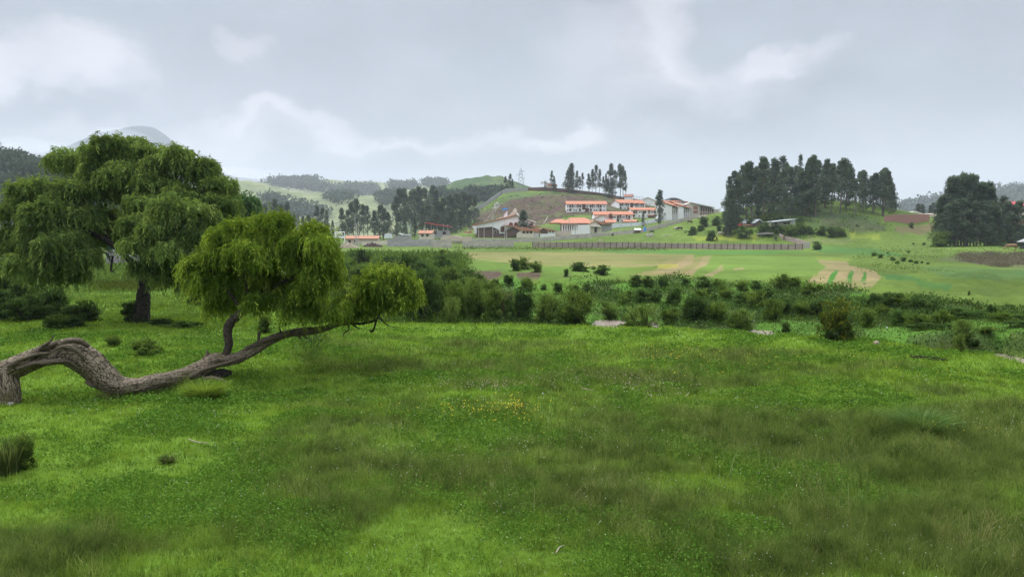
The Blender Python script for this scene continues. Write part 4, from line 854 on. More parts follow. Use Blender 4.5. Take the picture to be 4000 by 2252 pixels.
L1 = [(330, 625, 100, 40, 34), (470, 570, 95, 34, 34), (430, 600, 90, 40, 33.5), (565, 600, 85, 40, 34), (275, 640, 60, 36, 34), (660, 640, 75, 42, 33.5), (700, 598, 26, 14, 33.5), (790, 680, 80, 42, 33.5), (800, 642, 24, 14, 33.6), (860, 740, 60, 52, 33.5), (400, 690, 105, 55, 33), (520, 690, 95, 55, 32.6), (640, 740, 95, 60, 32.6), (760, 780, 85, 50, 32.4), (885, 800, 45, 42, 33),
      (105, 745, 52, 34, 32), (200, 740, 72, 40, 32), (290, 760, 75, 46, 32), (95, 830, 48, 50, 31.5), (190, 840, 78, 60, 31), (300, 850, 80, 55, 31.5), (70, 925, 44, 34, 31), (150, 940, 66, 60, 30.6), (225, 950, 70, 60, 30.6), (140, 1020, 48, 40, 30.6), (225, 1030, 62, 44, 30.6), (60, 960, 36, 30, 31), (325, 1000, 42, 36, 31), (100, 1035, 40, 36, 30.8), (180, 1060, 50, 30, 30.8), (715, 1050, 50, 22, 31), (765, 1085, 28, 18, 31.6), (640, 1065, 36, 16, 31.2), (255, 1065, 46, 22, 31),
      (560, 800, 72, 34, 31.5), (660, 815, 90, 38, 30.8), (760, 850, 70, 46, 31), (548, 875, 50, 40, 30.6), (640, 900, 86, 46, 30.2), (760, 930, 70, 46, 30.6), (560, 960, 72, 50, 30.2), (660, 980, 78, 50, 30.2), (750, 1000, 54, 40, 30.6), (845, 870, 56, 44, 32), (850, 930, 42, 40, 32), (470, 760, 90, 60, 33.5), (365, 870, 52, 34, 34.5), (430, 850, 52, 36, 34.5), (470, 920, 36, 34, 34.5), (400, 930, 36, 24, 34.8), (700, 1020, 60, 30, 31), (600, 1040, 60, 26, 31.4)]
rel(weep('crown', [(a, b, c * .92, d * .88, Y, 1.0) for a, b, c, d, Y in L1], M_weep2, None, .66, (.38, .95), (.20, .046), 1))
tag(BT, 'big spreading tree with drooping foliage and dark upright trunk at left', 'tree')
# pale tree behind it
PT = empty('molle_tree', gx(950, 62)); base2 = PT.location.copy()
lb = Limb(); lb.add([A(950, 1070, 62), A(945, 960, 62), A(935, 860, 62), A(920, 780, 62)], [.3, .22, .15, .05], n=20, m=9)
o = lb.build('trunk', M_bark_dark); o.parent = PT; o.matrix_parent_inverse = Matrix.Translation(-base2)
o = weep('crown', [(900, 800, 50, 50, 62, 1.2), (950, 800, 36, 36, 62, 1.2), (960, 860, 36, 40, 62, 1.2), (900, 880, 60, 60, 62, 1.5), (930, 950, 60, 60, 62, 1.5)], M_weep3, None, .14, (.9, 1.8), (.34, .12), 5)
o.parent = PT; o.matrix_parent_inverse = Matrix.Translation(-base2); tag(PT, 'pale hazy drooping tree peeping out right behind the big tree', 'tree')

# ------------------------------------------------------------------ the lying trunk and its living crowns (one tree)
LT = empty('leaning_tree', gx(430, 18.0)); base3 = LT.location.copy()
def relL(o, p=None):
    o.parent = LT; o.matrix_parent_inverse = Matrix.Translation(-base3); return o
def path(q): return [A(px, py, Y) for px, py, t, Y in q], [t / 2 / F * Y for px, py, t, Y in q]
main = [(-90, 1500, 92, 17.1), (-40, 1470, 94, 17.1), (10, 1455, 92, 17.1), (60, 1435, 88, 17.1), (130, 1404, 84, 17.2), (195, 1382, 92, 17.3), (255, 1374, 104, 17.5), (310, 1392, 108, 17.7), (352, 1420, 100, 17.8), (390, 1458, 92, 17.9), (430, 1490, 86, 18.0), (475, 1506, 70, 18.1), (540, 1504, 60, 18.2), (600, 1488, 58, 18.5),
        (663, 1478, 58, 18.9), (726, 1462, 62, 19.6), (784, 1437, 66, 19.9), (830, 1410, 66, 20.1), (880, 1405, 54, 20.3), (923, 1398, 46, 20.4), (964, 1378, 42, 20.5), (1000, 1360, 42, 20.6), (1035, 1337, 38, 20.7), (1093, 1312, 31, 20.9), (1134, 1301, 28, 21.0), (1188, 1293, 33, 21.2), (1238, 1289, 26, 21.3), (1280, 1279, 21, 21.5), (1322, 1267, 16, 21.7), (1365, 1262, 10, 21.8)]
P_, R_ = path(main); lb = Limb()
lb.add(P_, R_, n=460, m=84, ridge=.12, seed=11, freq=4.2, lump=.17)
P_, R_ = path([(5, 1440, 70, 17.1), (22, 1470, 80, 17.0), (32, 1510, 82, 16.95), (34, 1550, 86, 16.95), (30, 1600, 104, 16.95)])
lb.add(P_, R_, n=90, m=64, ridge=.20, seed=12, freq=3.5, lump=.08)
# torn slabs and splinters on the hump
for q, w_ in [([(95, 1405, 20, 16.85), (150, 1366, 30, 16.95), (205, 1345, 26, 17.1), (236, 1326, 8, 17.2)], .16), ([(120, 1400, 14, 16.8), (165, 1352, 16, 16.9), (196, 1332, 10, 17.0), (213, 1304, 3, 17.0)], .2),
              ([(225, 1345, 26, 17.1), (265, 1330, 30, 17.25), (310, 1330, 32, 17.4), (350, 1352, 20, 17.5)], .2), ([(205, 1372, 10, 16.95), (245, 1352, 18, 17.0), (290, 1362, 22, 17.1), (330, 1400, 16, 17.3)], .25),
              ([(70, 1440, 22, 16.8), (130, 1420, 26, 16.8), (200, 1412, 24, 16.9), (262, 1410, 18, 17.1), (310, 1440, 12, 17.3)], .2), ([(30, 1430, 20, 16.75), (90, 1402, 22, 16.8), (150, 1382, 18, 16.8), (200, 1378, 6, 16.9)], .25),
              ([(332, 1490, 8, 17.5), (352, 1500, 18, 17.6), (375, 1510, 10, 17.7)], .2), ([(560, 1486, 12, 18.6), (620, 1472, 16, 18.9), (690, 1462, 12, 19.2)], .2), ([(620, 1500, 16, 18.8), (720, 1478, 20, 19.3), (800, 1440, 22, 19.6), (880, 1418, 16, 20.0), (960, 1392, 10, 20.2)], .22),
              ([(800, 1400, 20, 20.0), (812, 1378, 14, 20.0), (807, 1366, 6, 20.0)], .2), ([(960, 1360, 20, 20.4), (1060, 1320, 18, 20.6), (1150, 1300, 10, 20.9)], .2), ([(1006, 1345, 12, 20.6), (1010, 1320, 12, 20.6), (1012, 1302, 14, 20.6), (1014, 1292, 5, 20.6)], .25),
              ([(1180, 1300, 16, 21.1), (1195, 1318, 9, 21.1), (1206, 1322, 3, 21.1)], .3), ([(1160, 1300, 14, 21.0), (1172, 1318, 10, 21.0), (1178, 1322, 3, 21.0)], .3)]:
    P_, R_ = path(q); lb.add(P_, R_, n=60, m=22, ridge=.3, seed=20 + len(lb.V), freq=2.6, lump=.18, oval=.8)
relL(lb.build('trunk', M_bark))
M_bark_mid = barkmat('scorched_bark', (.012, .010, .009), (.15, .115, .09), None, 2.4)
lb = Limb(); P_, R_ = path([(882, 1412, 34, 20.3), (884, 1380, 29, 20.3), (894, 1338, 30, 20.3), (888, 1296, 34, 20.3), (898, 1263, 35, 20.3), (922, 1240, 31, 20.3), (948, 1214, 30, 20.4), (975, 1192, 26, 20.5)])
lb.add(P_, R_, n=90, m=26, ridge=.16, seed=41, lump=.1)
for q in ([(970, 1195, 22, 20.5), (1010, 1150, 18, 20.6), (1050, 1080, 14, 20.7), (1070, 990, 10, 20.8), (1080, 900, 4, 20.9)], [(948, 1214, 16, 20.4), (910, 1160, 14, 20.3), (860, 1100, 10, 20.2), (820, 1050, 5, 20)], [(970, 1195, 16, 20.5), (960, 1100, 12, 20.2), (930, 1000, 8, 20.2), (920, 930, 4, 20.2)], [(1010, 1150, 14, 20.6), (1090, 1110, 11, 20.4), (1170, 1060, 9, 20.4), (1230, 990, 5, 20.5)], [(1000, 1160, 10, 20.6), (1100, 1150, 9, 20.8), (1190, 1130, 7, 21), (1270, 1090, 4, 21.2)],
          [(922, 1240, 12, 20.3), (905, 1232, 7, 20.2), (898, 1224, 3, 20.2)], [(922, 1238, 8, 20.3), (936, 1244, 5, 20.2), (944, 1242, 2, 20.2)]):
    P_, R_ = path(q); lb.add(P_, R_, n=22, m=9, ridge=.1, lump=.08)
relL(tag(lb.build('stem', M_bark_mid), 'dark scorched stem rising straight up from the lying trunk'))
lb = Limb()
for q in ([(1360, 1263, 10, 21.8), (1420, 1262, 10, 21.8), (1470, 1245, 9, 21.8), (1500, 1190, 8, 21.9), (1540, 1130, 6, 22)], [(1355, 1262, 8, 21.8), (1362, 1285, 6, 21.7), (1345, 1300, 5, 21.7), (1340, 1312, 3, 21.7)], [(1370, 1262, 7, 21.8), (1395, 1278, 6, 21.7), (1408, 1283, 3, 21.7)],
          [(1470, 1248, 8, 21.8), (1462, 1280, 8, 21.7), (1452, 1294, 9, 21.7), (1444, 1288, 4, 21.7)], [(1480, 1240, 6, 21.8), (1520, 1272, 4, 21.6), (1560, 1275, 2, 21.5)], [(1480, 1235, 7, 21.8), (1420, 1180, 6, 21.8), (1400, 1120, 4, 21.8)], [(1500, 1190, 6, 21.9), (1570, 1180, 4, 22), (1600, 1150, 3, 22)]):
    P_, R_ = path(q); lb.add(P_, R_, n=22, m=8, ridge=.1, lump=.1)
relL(lb.build('branch', M_bark_dark))
Q = [(870, 920, 52, 30), (950, 888, 62, 32), (1050, 872, 62, 34), (1090, 862, 26, 20), (1100, 920, 50, 36), (1225, 900, 34, 20), (1180, 945, 58, 36), (1255, 955, 46, 40), (1280, 1020, 36, 56), (785, 1030, 40, 26), (860, 1000, 68, 40), (960, 985, 74, 48), (1060, 1000, 74, 48), (1150, 1020, 72, 54), (1235, 1060, 50, 56), (820, 1080, 46, 40), (920, 1080, 74, 52), (1020, 1090, 74, 52), (1120, 1110, 66, 44), (1200, 1130, 50, 40),
     (870, 1140, 44, 24), (950, 1150, 40, 20), (1150, 1165, 44, 26), (1220, 1190, 44, 22), (1290, 1212, 34, 20), (1160, 1210, 34, 16), (1330, 1200, 28, 18), (800, 1120, 26, 22), (1000, 930, 70, 40), (1090, 1150, 40, 20), (760, 1045, 30, 18), (880, 1185, 40, 16), (1010, 1180, 34, 16), (1285, 1085, 34, 40), (1000, 1040, 60, 60)]
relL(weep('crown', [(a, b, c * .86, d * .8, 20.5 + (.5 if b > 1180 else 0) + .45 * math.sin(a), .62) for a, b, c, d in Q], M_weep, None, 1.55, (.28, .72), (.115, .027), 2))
for q in ([(1300, 1272, 10, 21.6), (1290, 1240, 7, 21.6), (1240, 1210, 4, 21.6)], [(1100, 1306, 8, 20.9), (1092, 1280, 5, 20.8), (1094, 1262, 3, 20.8)]):
    lb = Limb(); P_, R_ = path(q); lb.add(P_, R_, n=22, m=8, ridge=.1, lump=.1); relL(lb.build('branch', M_bark_dark))
Q = [(1470, 1070, 40, 26), (1450, 1110, 40, 34), (1560, 1075, 34, 20), (1540, 1105, 46, 30), (1590, 1120, 36, 30), (1610, 1150, 22, 26), (1500, 1140, 50, 32), (1580, 1170, 34, 22), (1430, 1170, 38, 26), (1490, 1190, 42, 26), (1540, 1160, 40, 26), (1375, 1180, 28, 20), (1350, 1215, 26, 16), (1410, 1210, 30, 16)]
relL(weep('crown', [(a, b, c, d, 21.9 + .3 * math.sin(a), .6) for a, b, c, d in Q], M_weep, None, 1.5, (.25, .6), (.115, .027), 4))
tag(LT, 'old weathered tree whose thick grey trunk snakes along the turf', 'tree')
# root chunk below it, stones, sticks
def chunk(name, q, mat, label, cat):
    P_, R_ = path(q); l = Limb(); l.add(P_, R_, n=50, m=22, ridge=.35, seed=71, lump=.22); o = l.build(name, mat); tag(o, label, cat)
chunk('dead_log', [(800, 1472, 12, 19.9), (835, 1462, 34, 20.0), (870, 1456, 34, 20.1), (905, 1455, 18, 20.2)], M_bark_dark, 'dark rotten log lying under the raised trunk', 'log')
chunk('dead_branch', [(790, 1478, 10, 19.5), (830, 1476, 18, 19.5), (880, 1488, 12, 19.5)], M_bark, 'short grey branch lying below the rotten log', 'branch')
def stick(pts, r, label, mat=None):
    q = []
    for px, py in pts:
        g_ = hit(px, py); q.append((g_.x, g_.y, g_.z + r * .9 + .05))
    l = Limb(); l.add(q, [r] * (len(q) - 1) + [r * .5], n=14, m=6, ridge=.1, lump=.15); tag(l.build('stick', mat or M_stick), label, 'stick', 'sticks lying in the meadow')
M_stick = pbr('bleached_stick', (.28, .24, .16), .9, .2, 6)
stick([(738, 1727), (770, 1738), (816, 1742)], .012, 'pale forked stick on the bright turf below the trunk')
stick([(1625, 1448), (1650, 1450)], .014, 'pale stick near the middle of the meadow, farthest left'); stick([(1778, 1452), (1803, 1456)], .014, 'pale stick in the bright patch'); stick([(1700, 1477), (1742, 1482)], .012, 'thin pale stick left of the bright patch')
stick([(2270, 1524), (2322, 1536)], .016, 'long pale stick right of the yellow flowers'); stick([(2448, 1504), (2498, 1514)], .013, 'thin stick in the middle right meadow'); stick([(2678, 1558), (2692, 1542)], .014, 'upright short pale stick at the middle right'); stick([(2100, 1562), (2120, 1562)], .012, 'tiny pale stick above the yellow flowers')
stick([(2172, 2178), (2185, 2155), (2204, 2146)], .009, 'bent pale straw at the bottom of the meadow'); stick([(2680, 1510), (2735, 1508)], .012, 'curved straw in the right meadow')
stick([(3555, 1398), (3610, 1403), (3660, 1407), (3700, 1414)], .03, 'dark driftwood branch lying near the river on the right', M_bark_dark); stick([(3560, 1402), (3640, 1411), (3690, 1415)], .018, 'thin dark branch alongside the driftwood', M_bark_dark)
stick([(3310, 1584), (3340, 1572), (3372, 1577)], .025, 'dark broken twig in the right meadow', M_bark_dark)
M_stone = pbr('stone', (.30, .27, .23), .9, .25, 4, .4); M_stone2 = pbr('pinkish_stone', (.30, .21, .18), .9, .25, 4, .4)
def rock(px, py, w_, h_, label, mat, Y=None):
    g_ = hit(px, py) if Y is None else gx(px, Y); k = w_ / F * g_.y / 2; n, m_ = 14, 20; V = []
    for i in range(n):
        for j in range(m_):
            a = math.pi * i / (n - 1); b = 2 * math.pi * j / m_; d = (math.sin(a) * math.cos(b), math.sin(a) * math.sin(b), math.cos(a)); V.append(d)
    V = np.array(V); r = 1 + .35 * (fbm(V[:, 0] * 1.5 + px, V[:, 1] * 1.5 + V[:, 2] * 1.3, 5, 3) - .5) * 2; V = V * r[:, None] * np.array([k, k * .8, h_ / F * g_.y * .6])
    ii = np.arange(n * m_).reshape(n, m_); j = np.roll(ii, -1, 1); f = np.stack([ii[:-1], ii[1:], j[1:], j[:-1]], -1).reshape(-1, 4)
    tag(link('rock', npmesh('rock', V, [f], mat, smooth=True), None, g_ + Vector((0, 0, h_ / F * g_.y * .25))), label, 'rock')
rock(40, 1582, 26, 14, 'small pale stone at the foot of the lying trunk', M_stone); rock(3424, 1345, 24, 16, 'pinkish boulder on the grassy river edge at right', M_stone2); rock(2945, 1245, 15, 12, 'whitish boulder among the far bank grass', pbr('pale_stone', (.5, .45, .36), .9), 36)
rock(3470, 1272, 6, 6, 'tiny white stone on the far bank', pbr('white_stone', (.7, .7, .66), .9), 32); rock(2120, 1538, 6, 6, 'tiny white stone in the meadow near yellow flowers', pbr('white_stone', (.75, .78, .78), .9))
rock(3880, 1370, 5, 4, 'first white pebble on the river bank at right', M_stone, 25.6); rock(3898, 1372, 5, 4, 'second white pebble on the river bank at right', M_stone, 25.3)
# ------------------------------------------------------------------ grass
def blades(name, n, ymin, ymax, kind, mat, label, hmul=1.0):
    """meadow blades, denser towards the viewer; heights follow the map of tall and short grass"""
    u = rng.random(n); p_ = 1.0
    Y = ymin * (ymax / ymin) ** u if p_ else 0
    x = np.where(rng.random(n) < .80, rng.random(n) * 1.75 - .875, np.sign(rng.random(n) - .5) * (.875 + .6 * rng.random(n))) * Y
    t = tallness(x, Y); px = pxof(x, Y); k = sstep(1050, 1500, px); s = Y - edge(px)
    ok = ~((s > .5) & (k > .4))
    if kind == 'tall': ok &= rng.random(n) < np.clip(t * 1.35 - .1, .03, 1)
    if kind == 'short': ok &= rng.random(n) < (1.0 - .55 * t)
    x, Y, t = x[ok], Y[ok], t[ok]; n = len(x); z = H(x, Y)
    sc = np.clip(Y / 11., .8, 3.2)
    if kind == 'tall': h = (.10 + .24 * t) * (.6 + .8 * rng.random(n)) * (.8 + .5 * lush(x, Y)); wd = .0072 * sc
    else: h = (.035 + .055 * rng.random(n)) * (1 + .8 * t) * np.clip(Y / 12, 1, 1.8); wd = .0085 * sc
    h = h * hmul * (.45 + 1.3 * fbm(x / .32, Y / .26, 131, 2))
    a = rng.random(n) * 6.283; dr = np.stack([np.cos(a), np.sin(a), 0 * a], -1); b = h * (.15 + .7 * rng.random(n)) * (.9 if kind == 'tall' else 1.2)
    a2 = rng.random(n) * 6.283; S_ = np.stack([np.cos(a2), np.sin(a2), 0 * a2], -1)
    P = np.stack([x, Y, z - .02], -1); V = []
    for tt in (0, .5, 1):
        c = P + dr * (b * tt ** 1.8)[:, None] + np.array([0, 0, 1.]) * (h * (tt - .22 * tt ** 3) + .02 * (tt > 0))[:, None]
        if tt < 1: w_ = (wd * (1 - .35 * tt) * .5)[:, None]; V += [c - S_ * w_, c + S_ * w_]
        else: V.append(c)
    V = np.stack(V, 1).reshape(-1, 3); i = (np.arange(n) * 5)[:, None]
    q = i + np.array([0, 1, 3, 2]); tr = i + np.array([2, 3, 4])
    cl_ = np.clip((fbm(x / .16, Y / .13, 141, 2) - .5) * 1.9 + .5, 0, 1)
    r = np.clip(.55 * rng.random(n) + .45 * cl_, 0, 1)
    # seed heads on some tall blades
    me = npmesh(name, V, [q, tr], mat, attrs={'rnd': np.repeat(r, 5), 'tall': np.repeat(t, 5)})
    return tag(link(name, me), label, 'grass', kind='stuff')
def grassmat(name, cols_short, cols_tall, trans=.4):
    m_ = bpy.data.materials.new(name); m_.use_nodes = True; g = NT(m_.node_tree); g.n.clear()
    a = g.node('ShaderNodeAttribute', attribute_name='rnd').outputs['Fac']; t = g.node('ShaderNodeAttribute', attribute_name='tall').outputs['Fac']
    P = g.node('ShaderNodeNewGeometry').outputs['Position']; n_ = g.noise(g.mapv(P, (1, .8, 1)), .55, 4, .6); n2_ = g.noise(P, 3.2, 5, .7)
    f = g.m('ADD', g.m('MULTIPLY', a, .6), g.m('MULTIPLY', g.m('SUBTRACT', n2_, .38), 1.9))
    cs = g.mix(g.ramp(f, .05, .85), cols_short[0], cols_short[1]); cs = g.mix(g.ramp(a, .86, 1), cs, cols_short[2])
    ct = g.mix(g.ramp(f, .05, .85), cols_tall[0], cols_tall[1]); ct = g.mix(g.m('MULTIPLY', g.ramp(a, .62, .95), g.ramp(n_, .42, .62)), ct, cols_tall[2])
    c = g.mix(g.ramp(t, .12, .6), cs, ct); n3_ = g.noise(g.mapv(P, (1, 1.3, 1), (7, 3, 0)), 1.3, 6, .65)
    c = g.v('SCALE', c, g.ramp(n3_, .32, .62, .58, 1.18))
    d = g.node('ShaderNodeBsdfDiffuse'); g.put(d.inputs[0], c); tr = g.node('ShaderNodeBsdfTranslucent'); g.put(tr.inputs[0], g.v('MULTIPLY', c, (1.1, 1.25, .7)))
    mx = g.node('ShaderNodeMixShader'); mx.inputs[0].default_value = trans; g.l.new(d.outputs[0], mx.inputs[1]); g.l.new(tr.outputs[0], mx.inputs[2])
    o = g.node('ShaderNodeOutputMaterial'); g.l.new(mx.outputs[0], o.inputs[0]); return m_
M_gr = grassmat('meadow_blades', ((.080, .128, .015), (.21, .30, .036), (.32, .40, .08)), ((.055, .088, .020), (.170, .210, .052), (.33, .295, .13)))
blades('grass', 700000, 5.6, 48, 'short', M_gr, 'short bright green turf and clover leaves of the meadow')
blades('tall_grass', 740000, 5.6, 48, 'tall', M_gr, 'taller dull green and straw coloured meadow grass')
# long arching blades
def arching(n):
    Y = 6 * (17 / 6.) ** rng.random(n); x = (rng.random(n) * 1.6 - .55) * Y * .8; t = tallness(x, Y); ok = (rng.random(n) < t) & (fbm(x / 1.3, Y / 1.3, 88, 2) > .5); x, Y = x[ok], Y[ok]; n = len(x)
    z = H(x, Y); a = rng.random(n) * 6.283; d = np.stack([np.cos(a), np.sin(a), 0 * a], -1); h = .25 + .3 * rng.random(n); b = h * (.5 + .8 * rng.random(n)); V = []; S_ = unit(np.cross(d, np.array([0, 0, 1.])) + .3 * rdir(n)); P = np.stack([x, Y, z], -1)
    for q in range(7):
        tt = q / 6; c = P + d * (b * tt ** 1.5)[:, None] + np.array([0, 0, 1.]) * (h * (1.55 * tt - .85 * tt ** 2.6))[:, None]; w_ = .0042 * (1 - tt ** 2) + .0006; V += [c - S_ * w_, c + S_ * w_]
    V = np.stack(V, 1); b = (np.arange(n) * 14)[:, None]; f = np.concatenate([b + np.array([2 * q, 2 * q + 1, 2 * q + 3, 2 * q + 2]) for q in range(6)])
    tag(link('arching_grass', npmesh('arching_grass', V.reshape(-1, 3), [f], M_tuft2, attrs={'rnd': np.repeat(rng.random(n), 14)})), 'long arching grass blades among the meadow', 'grass', kind='stuff')
arching(6000)
# broad-leaved clover patches
def clover(n):
    Y = 5.6 * (30 / 5.6) ** rng.random(n); x = (rng.random(n) * 2.3 - 1.15) * Y
    k = fbm(x / 1.5 + 7, Y / 1.2, 95, 3); ok = (rng.random(n) < sstep(.38, .68, k)) & (rng.random(n) < 1.1 - .6 * tallness(x, Y)) & (Y < edge(pxof(x, Y)))
    x, Y, k = x[ok], Y[ok], k[ok]; n = len(x); z = H(x, Y) + .02 + .11 * rng.random(n) * np.clip((k - .45) * 6, .3, 1.3); D = unit(rdir(n) * np.array([1, 1, .35]) + np.array([0, 0, .15]))
    sc = np.clip(Y / 10, .8, 2.4); V = leaves(np.stack([x, Y, z], -1), D, .034 * sc, .030 * sc)
    tag(link('clover', npmesh('clover', V, [np.arange(len(V)).reshape(-1, 4)], M_clov, attrs={'rnd': np.repeat(rng.random(n), 4)})), 'patches of broad clover leaves in the turf', 'clover', kind='stuff')
M_clov = leafmat('clover_leaves', (.045, .105, .014), (.105, .21, .024), (.16, .28, .045), .38, 0, 1.2)
clover(640000)
def flowers(name, pts, r, mat, label):
    n = len(pts); z = H(pts[:, 0], pts[:, 1]); P = np.column_stack([pts[:, :2], z + pts[:, 2]]); V = []
    o8 = np.array([(1, 0, 0), (0, 1, 0), (-1, 0, 0), (0, -1, 0), (0, 0, .8), (0, 0, -.8)]); F8 = np.array([(0, 1, 4), (1, 2, 4), (2, 3, 4), (3, 0, 4), (1, 0, 5), (2, 1, 5), (3, 2, 5), (0, 3, 5)])
    V = (P[:, None] + o8[None] * (r * (.6 + .7 * rng.random(n)))[:, None, None]).reshape(-1, 3); f = (np.arange(n)[:, None, None] * 6 + F8[None]).reshape(-1, 3)
    tag(link(name, npmesh(name, V, [f], mat)), label, 'flowers', kind='stuff')
M_wf = pbr('white_petals', (.62, .60, .48), .7, .1); M_yf = pbr('yellow_petals', (.75, .55, .03), .7, .1); M_pf = pbr('pink_petals', (.5, .38, .30), .7, .1)
n = 3800; Y = 5.8 * (30 / 5.8) ** rng.random(n); x = (rng.random(n) * 1.7 - .85) * Y; ok = (fbm(x / 2, Y / 2, 97, 3) > .47) & (Y < edge(pxof(x, Y)) - .5); x, Y = x[ok], Y[ok]
flowers('clover_flowers', np.stack([x, Y, .09 + .10 * rng.random(len(x)) + .16 * tallness(x, Y)], -1), .0062 * np.clip(Y / 10, .9, 1.6), M_wf, 'small white clover flowers sprinkled over the meadow')
def ypatch(c, n, sx, sy, hh):
    g_ = hit(*c); return np.stack([g_.x + rng.normal(size=n) * sx, g_.y + rng.normal(size=n) * sy, hh * (.7 + .6 * rng.random(n))], -1)
pts = np.concatenate([ypatch((1950, 1625), 85, .55, .35, .22), ypatch((2010, 1610), 40, .12, .3, .24), ypatch((1900, 1640), 60, 1.2, .6, .18), ypatch((2630, 1410), 60, .7, .8, .3), ypatch((2800, 1465), 25, 1.0, 1, .26), ypatch((2900, 1440), 20, 3, 1.5, .25), ypatch((3200, 1480), 14, 2.5, 1.5, .25), ypatch((2480, 1400), 20, 3, 1.5, .25), ypatch((3745, 1720), 8, .2, .2, .3)])
flowers('yellow_flowers', pts, .010 * np.clip(pts[:, 1] / 12, 1, 1.6), M_yf, 'yellow wildflowers clustered in the middle of the meadow')
pts = np.concatenate([ypatch((1900, 1515), 130, .9, .5, .14), ypatch((2430, 1500), 120, 1.2, .8, .2), ypatch((2540, 1555), 40, .5, .4, .2)])
flowers('pink_flowers', pts, .009 * np.clip(pts[:, 1] / 12, 1, 2), M_pf, 'faded pinkish clover heads in the meadow')
# ------------------------------------------------------------------ ground cover beyond the river
def cover(n, reg, mat, name, label, cat, L, Wd, hh, up=.8, seed=0, dens=None, per=7):
    x0, x1, y0, y1 = reg
    Y = y0 * (y1 / y0) ** rng.random(n); px = x0 + (x1 - x0) * rng.random(n); x = Y * (px - CX) / F
    s = Y - edge(px); k = sstep(1050, 1500, px); bs = np.interp(px, LIPX, BSV); ok = ~((s < bs + .3) & (k > .4))
    if dens is not None: ok &= rng.random(n) < dens(x, Y, px)
    x, Y = x[ok], Y[ok]; n = len(x); z = H(x, Y); sc = np.clip(Y / 45., .7, 6); c = np.stack([x, Y, z], -1); c = np.repeat(c, per, 0); s2 = np.repeat(sc, per)[:, None]
    P = c + rng.normal(size=(n * per, 3)) * np.array([.28, .28, .10]) * s2 * hh + np.array([0, 0, .10]) * hh * s2 * rng.random((n * per, 1))
    D = unit(rdir(n * per) + np.array([0, 0, up])); V = leaves(P, D, L * s2[:, 0] * (.6 + .8 * rng.random(n * per)), Wd * s2[:, 0])
    tag(link(name, npmesh(name, V, [np.arange(len(V)).reshape(-1, 4)], mat, attrs={'rnd': np.repeat(np.clip(np.repeat(rng.random(n), per) * .6 + .4 * rng.random(n * per), 0, 1), 4)})), label, cat, kind='stuff')
bkl = lambda x, Y, px: (Y < np.interp(px, BKX, BKV) + 5 * (fbm(px / 60, px * 0, 72, 3) - .5))
def ero(x, Y, px): return 1 - .85 * inpoly(px, topy(x, Y, H(x, Y)), [(1840, 1040), (2130, 1040), (2380, 1045), (2410, 1090), (2150, 1156), (2050, 1145), (1860, 1110)])
bnf = lambda x, Y, px: ero(x, Y, px) * np.clip((fbm(x / 3.5, Y / 3., 71, 4) - .45) * 9, .03, 1) * bkl(x, Y, px)
cover(34000, (1180, 4600, 21, 64), M_bd, 'undergrowth', 'dark tangled undergrowth covering the far river bank', 'undergrowth', .20, .07, 1.2, dens=bnf)
cover(38000, (1180, 4600, 21, 66), M_bm, 'bank_grass', 'coarse green grass and weeds on the far river bank', 'grass', .12, .03, .8, 1.4, dens=lambda x, Y, px: ero(x, Y, px) * np.clip((.62 - fbm(x / 3.5, Y / 3., 71, 4)) * 6, .05, 1) * bkl(x, Y, px))
cover(16000, (1150, 1800, 36, 150), M_bm, 'undergrowth', 'mixed weeds filling the left part of the valley', 'undergrowth', .22, .07, 1.3)
cover(1500, (3350, 4200, 60, 200), M_bm, 'pasture_tussocks', 'low tussocks over the far pasture', 'grass', .10, .04, .9, dens=lambda x, Y, px: (fbm(x / 9, Y / 9, 99, 3) > .55) * 1.0)
M_pur = leafmat('purple_scrub', (.10, .085, .062), (.21, .175, .13), (.20, .21, .10), .25, 0, .2)
def indp(poly): return lambda x, Y, px: inpoly(px, topy(x, Y, H(x, Y)), poly) * 1.0
cover(30000, (3560, 4150, 75, 160), M_pur, 'dry_scrub', 'purple-brown dry scrub on the slope at the right edge', 'scrub', .10, .035, .8, 1.2, dens=lambda x, Y, px, f=indp([(3680, 1014), (3720, 1004), (3760, 998), (3850, 994), (4150, 990), (4150, 1052), (4000, 1045), (3900, 1044), (3800, 1026), (3740, 1020)]): f(x, Y, px) * (fbm(px / 45, Y / 9, 123, 3) > .46), per=6)
cover(22000, (-150, 620, 62, 95), M_bl, 'corn_crop', 'pale green maize crop behind the left hedge', 'crop', .22, .05, 1.4, 1.5, per=8)
cover(5000, (3000, 4300, 24, 60), M_by, 'undergrowth', 'yellow-flecked weeds on the right bank', 'undergrowth', .15, .05, 1.0, dens=bnf)
cover(5000, (170, 1000, 34, 62), M_bl, 'weeds', 'sparse yellowish weeds in the meadow behind the trees', 'weeds', .14, .03, .8, 1.3)
cover(1500, (380, 620, 52, 60), M_by, 'yellow_weeds', 'yellow flowering weeds in front of the maize', 'weeds', .14, .05, .9, 1.2)
cover(1600, (2840, 3480, 245, 330), M_bm, 'undergrowth', 'rough scrub below the mound grove', 'undergrowth', .14, .06, .7, .6, dens=lambda x, Y, px: (fbm(x / 9, Y / 9, 98, 3) > .52) * 1.0)
cover(1500, (1760, 2600, 150, 240), M_bm, 'field_weeds', 'weedy fringe along the brown panel fence', 'weeds', .12, .04, .6, dens=lambda x, Y, px: (Y > 220) * 1.0)
cover(1300, (1860, 2560, 385, 515), M_bd, 'hill_scrub', 'dark scrub dotted over the brown school hill', 'scrub', .12, .06, .55, .6, dens=lambda x, Y, px: (fbm(x / 14, Y / 9, 77, 3) > .47) * 1.0)
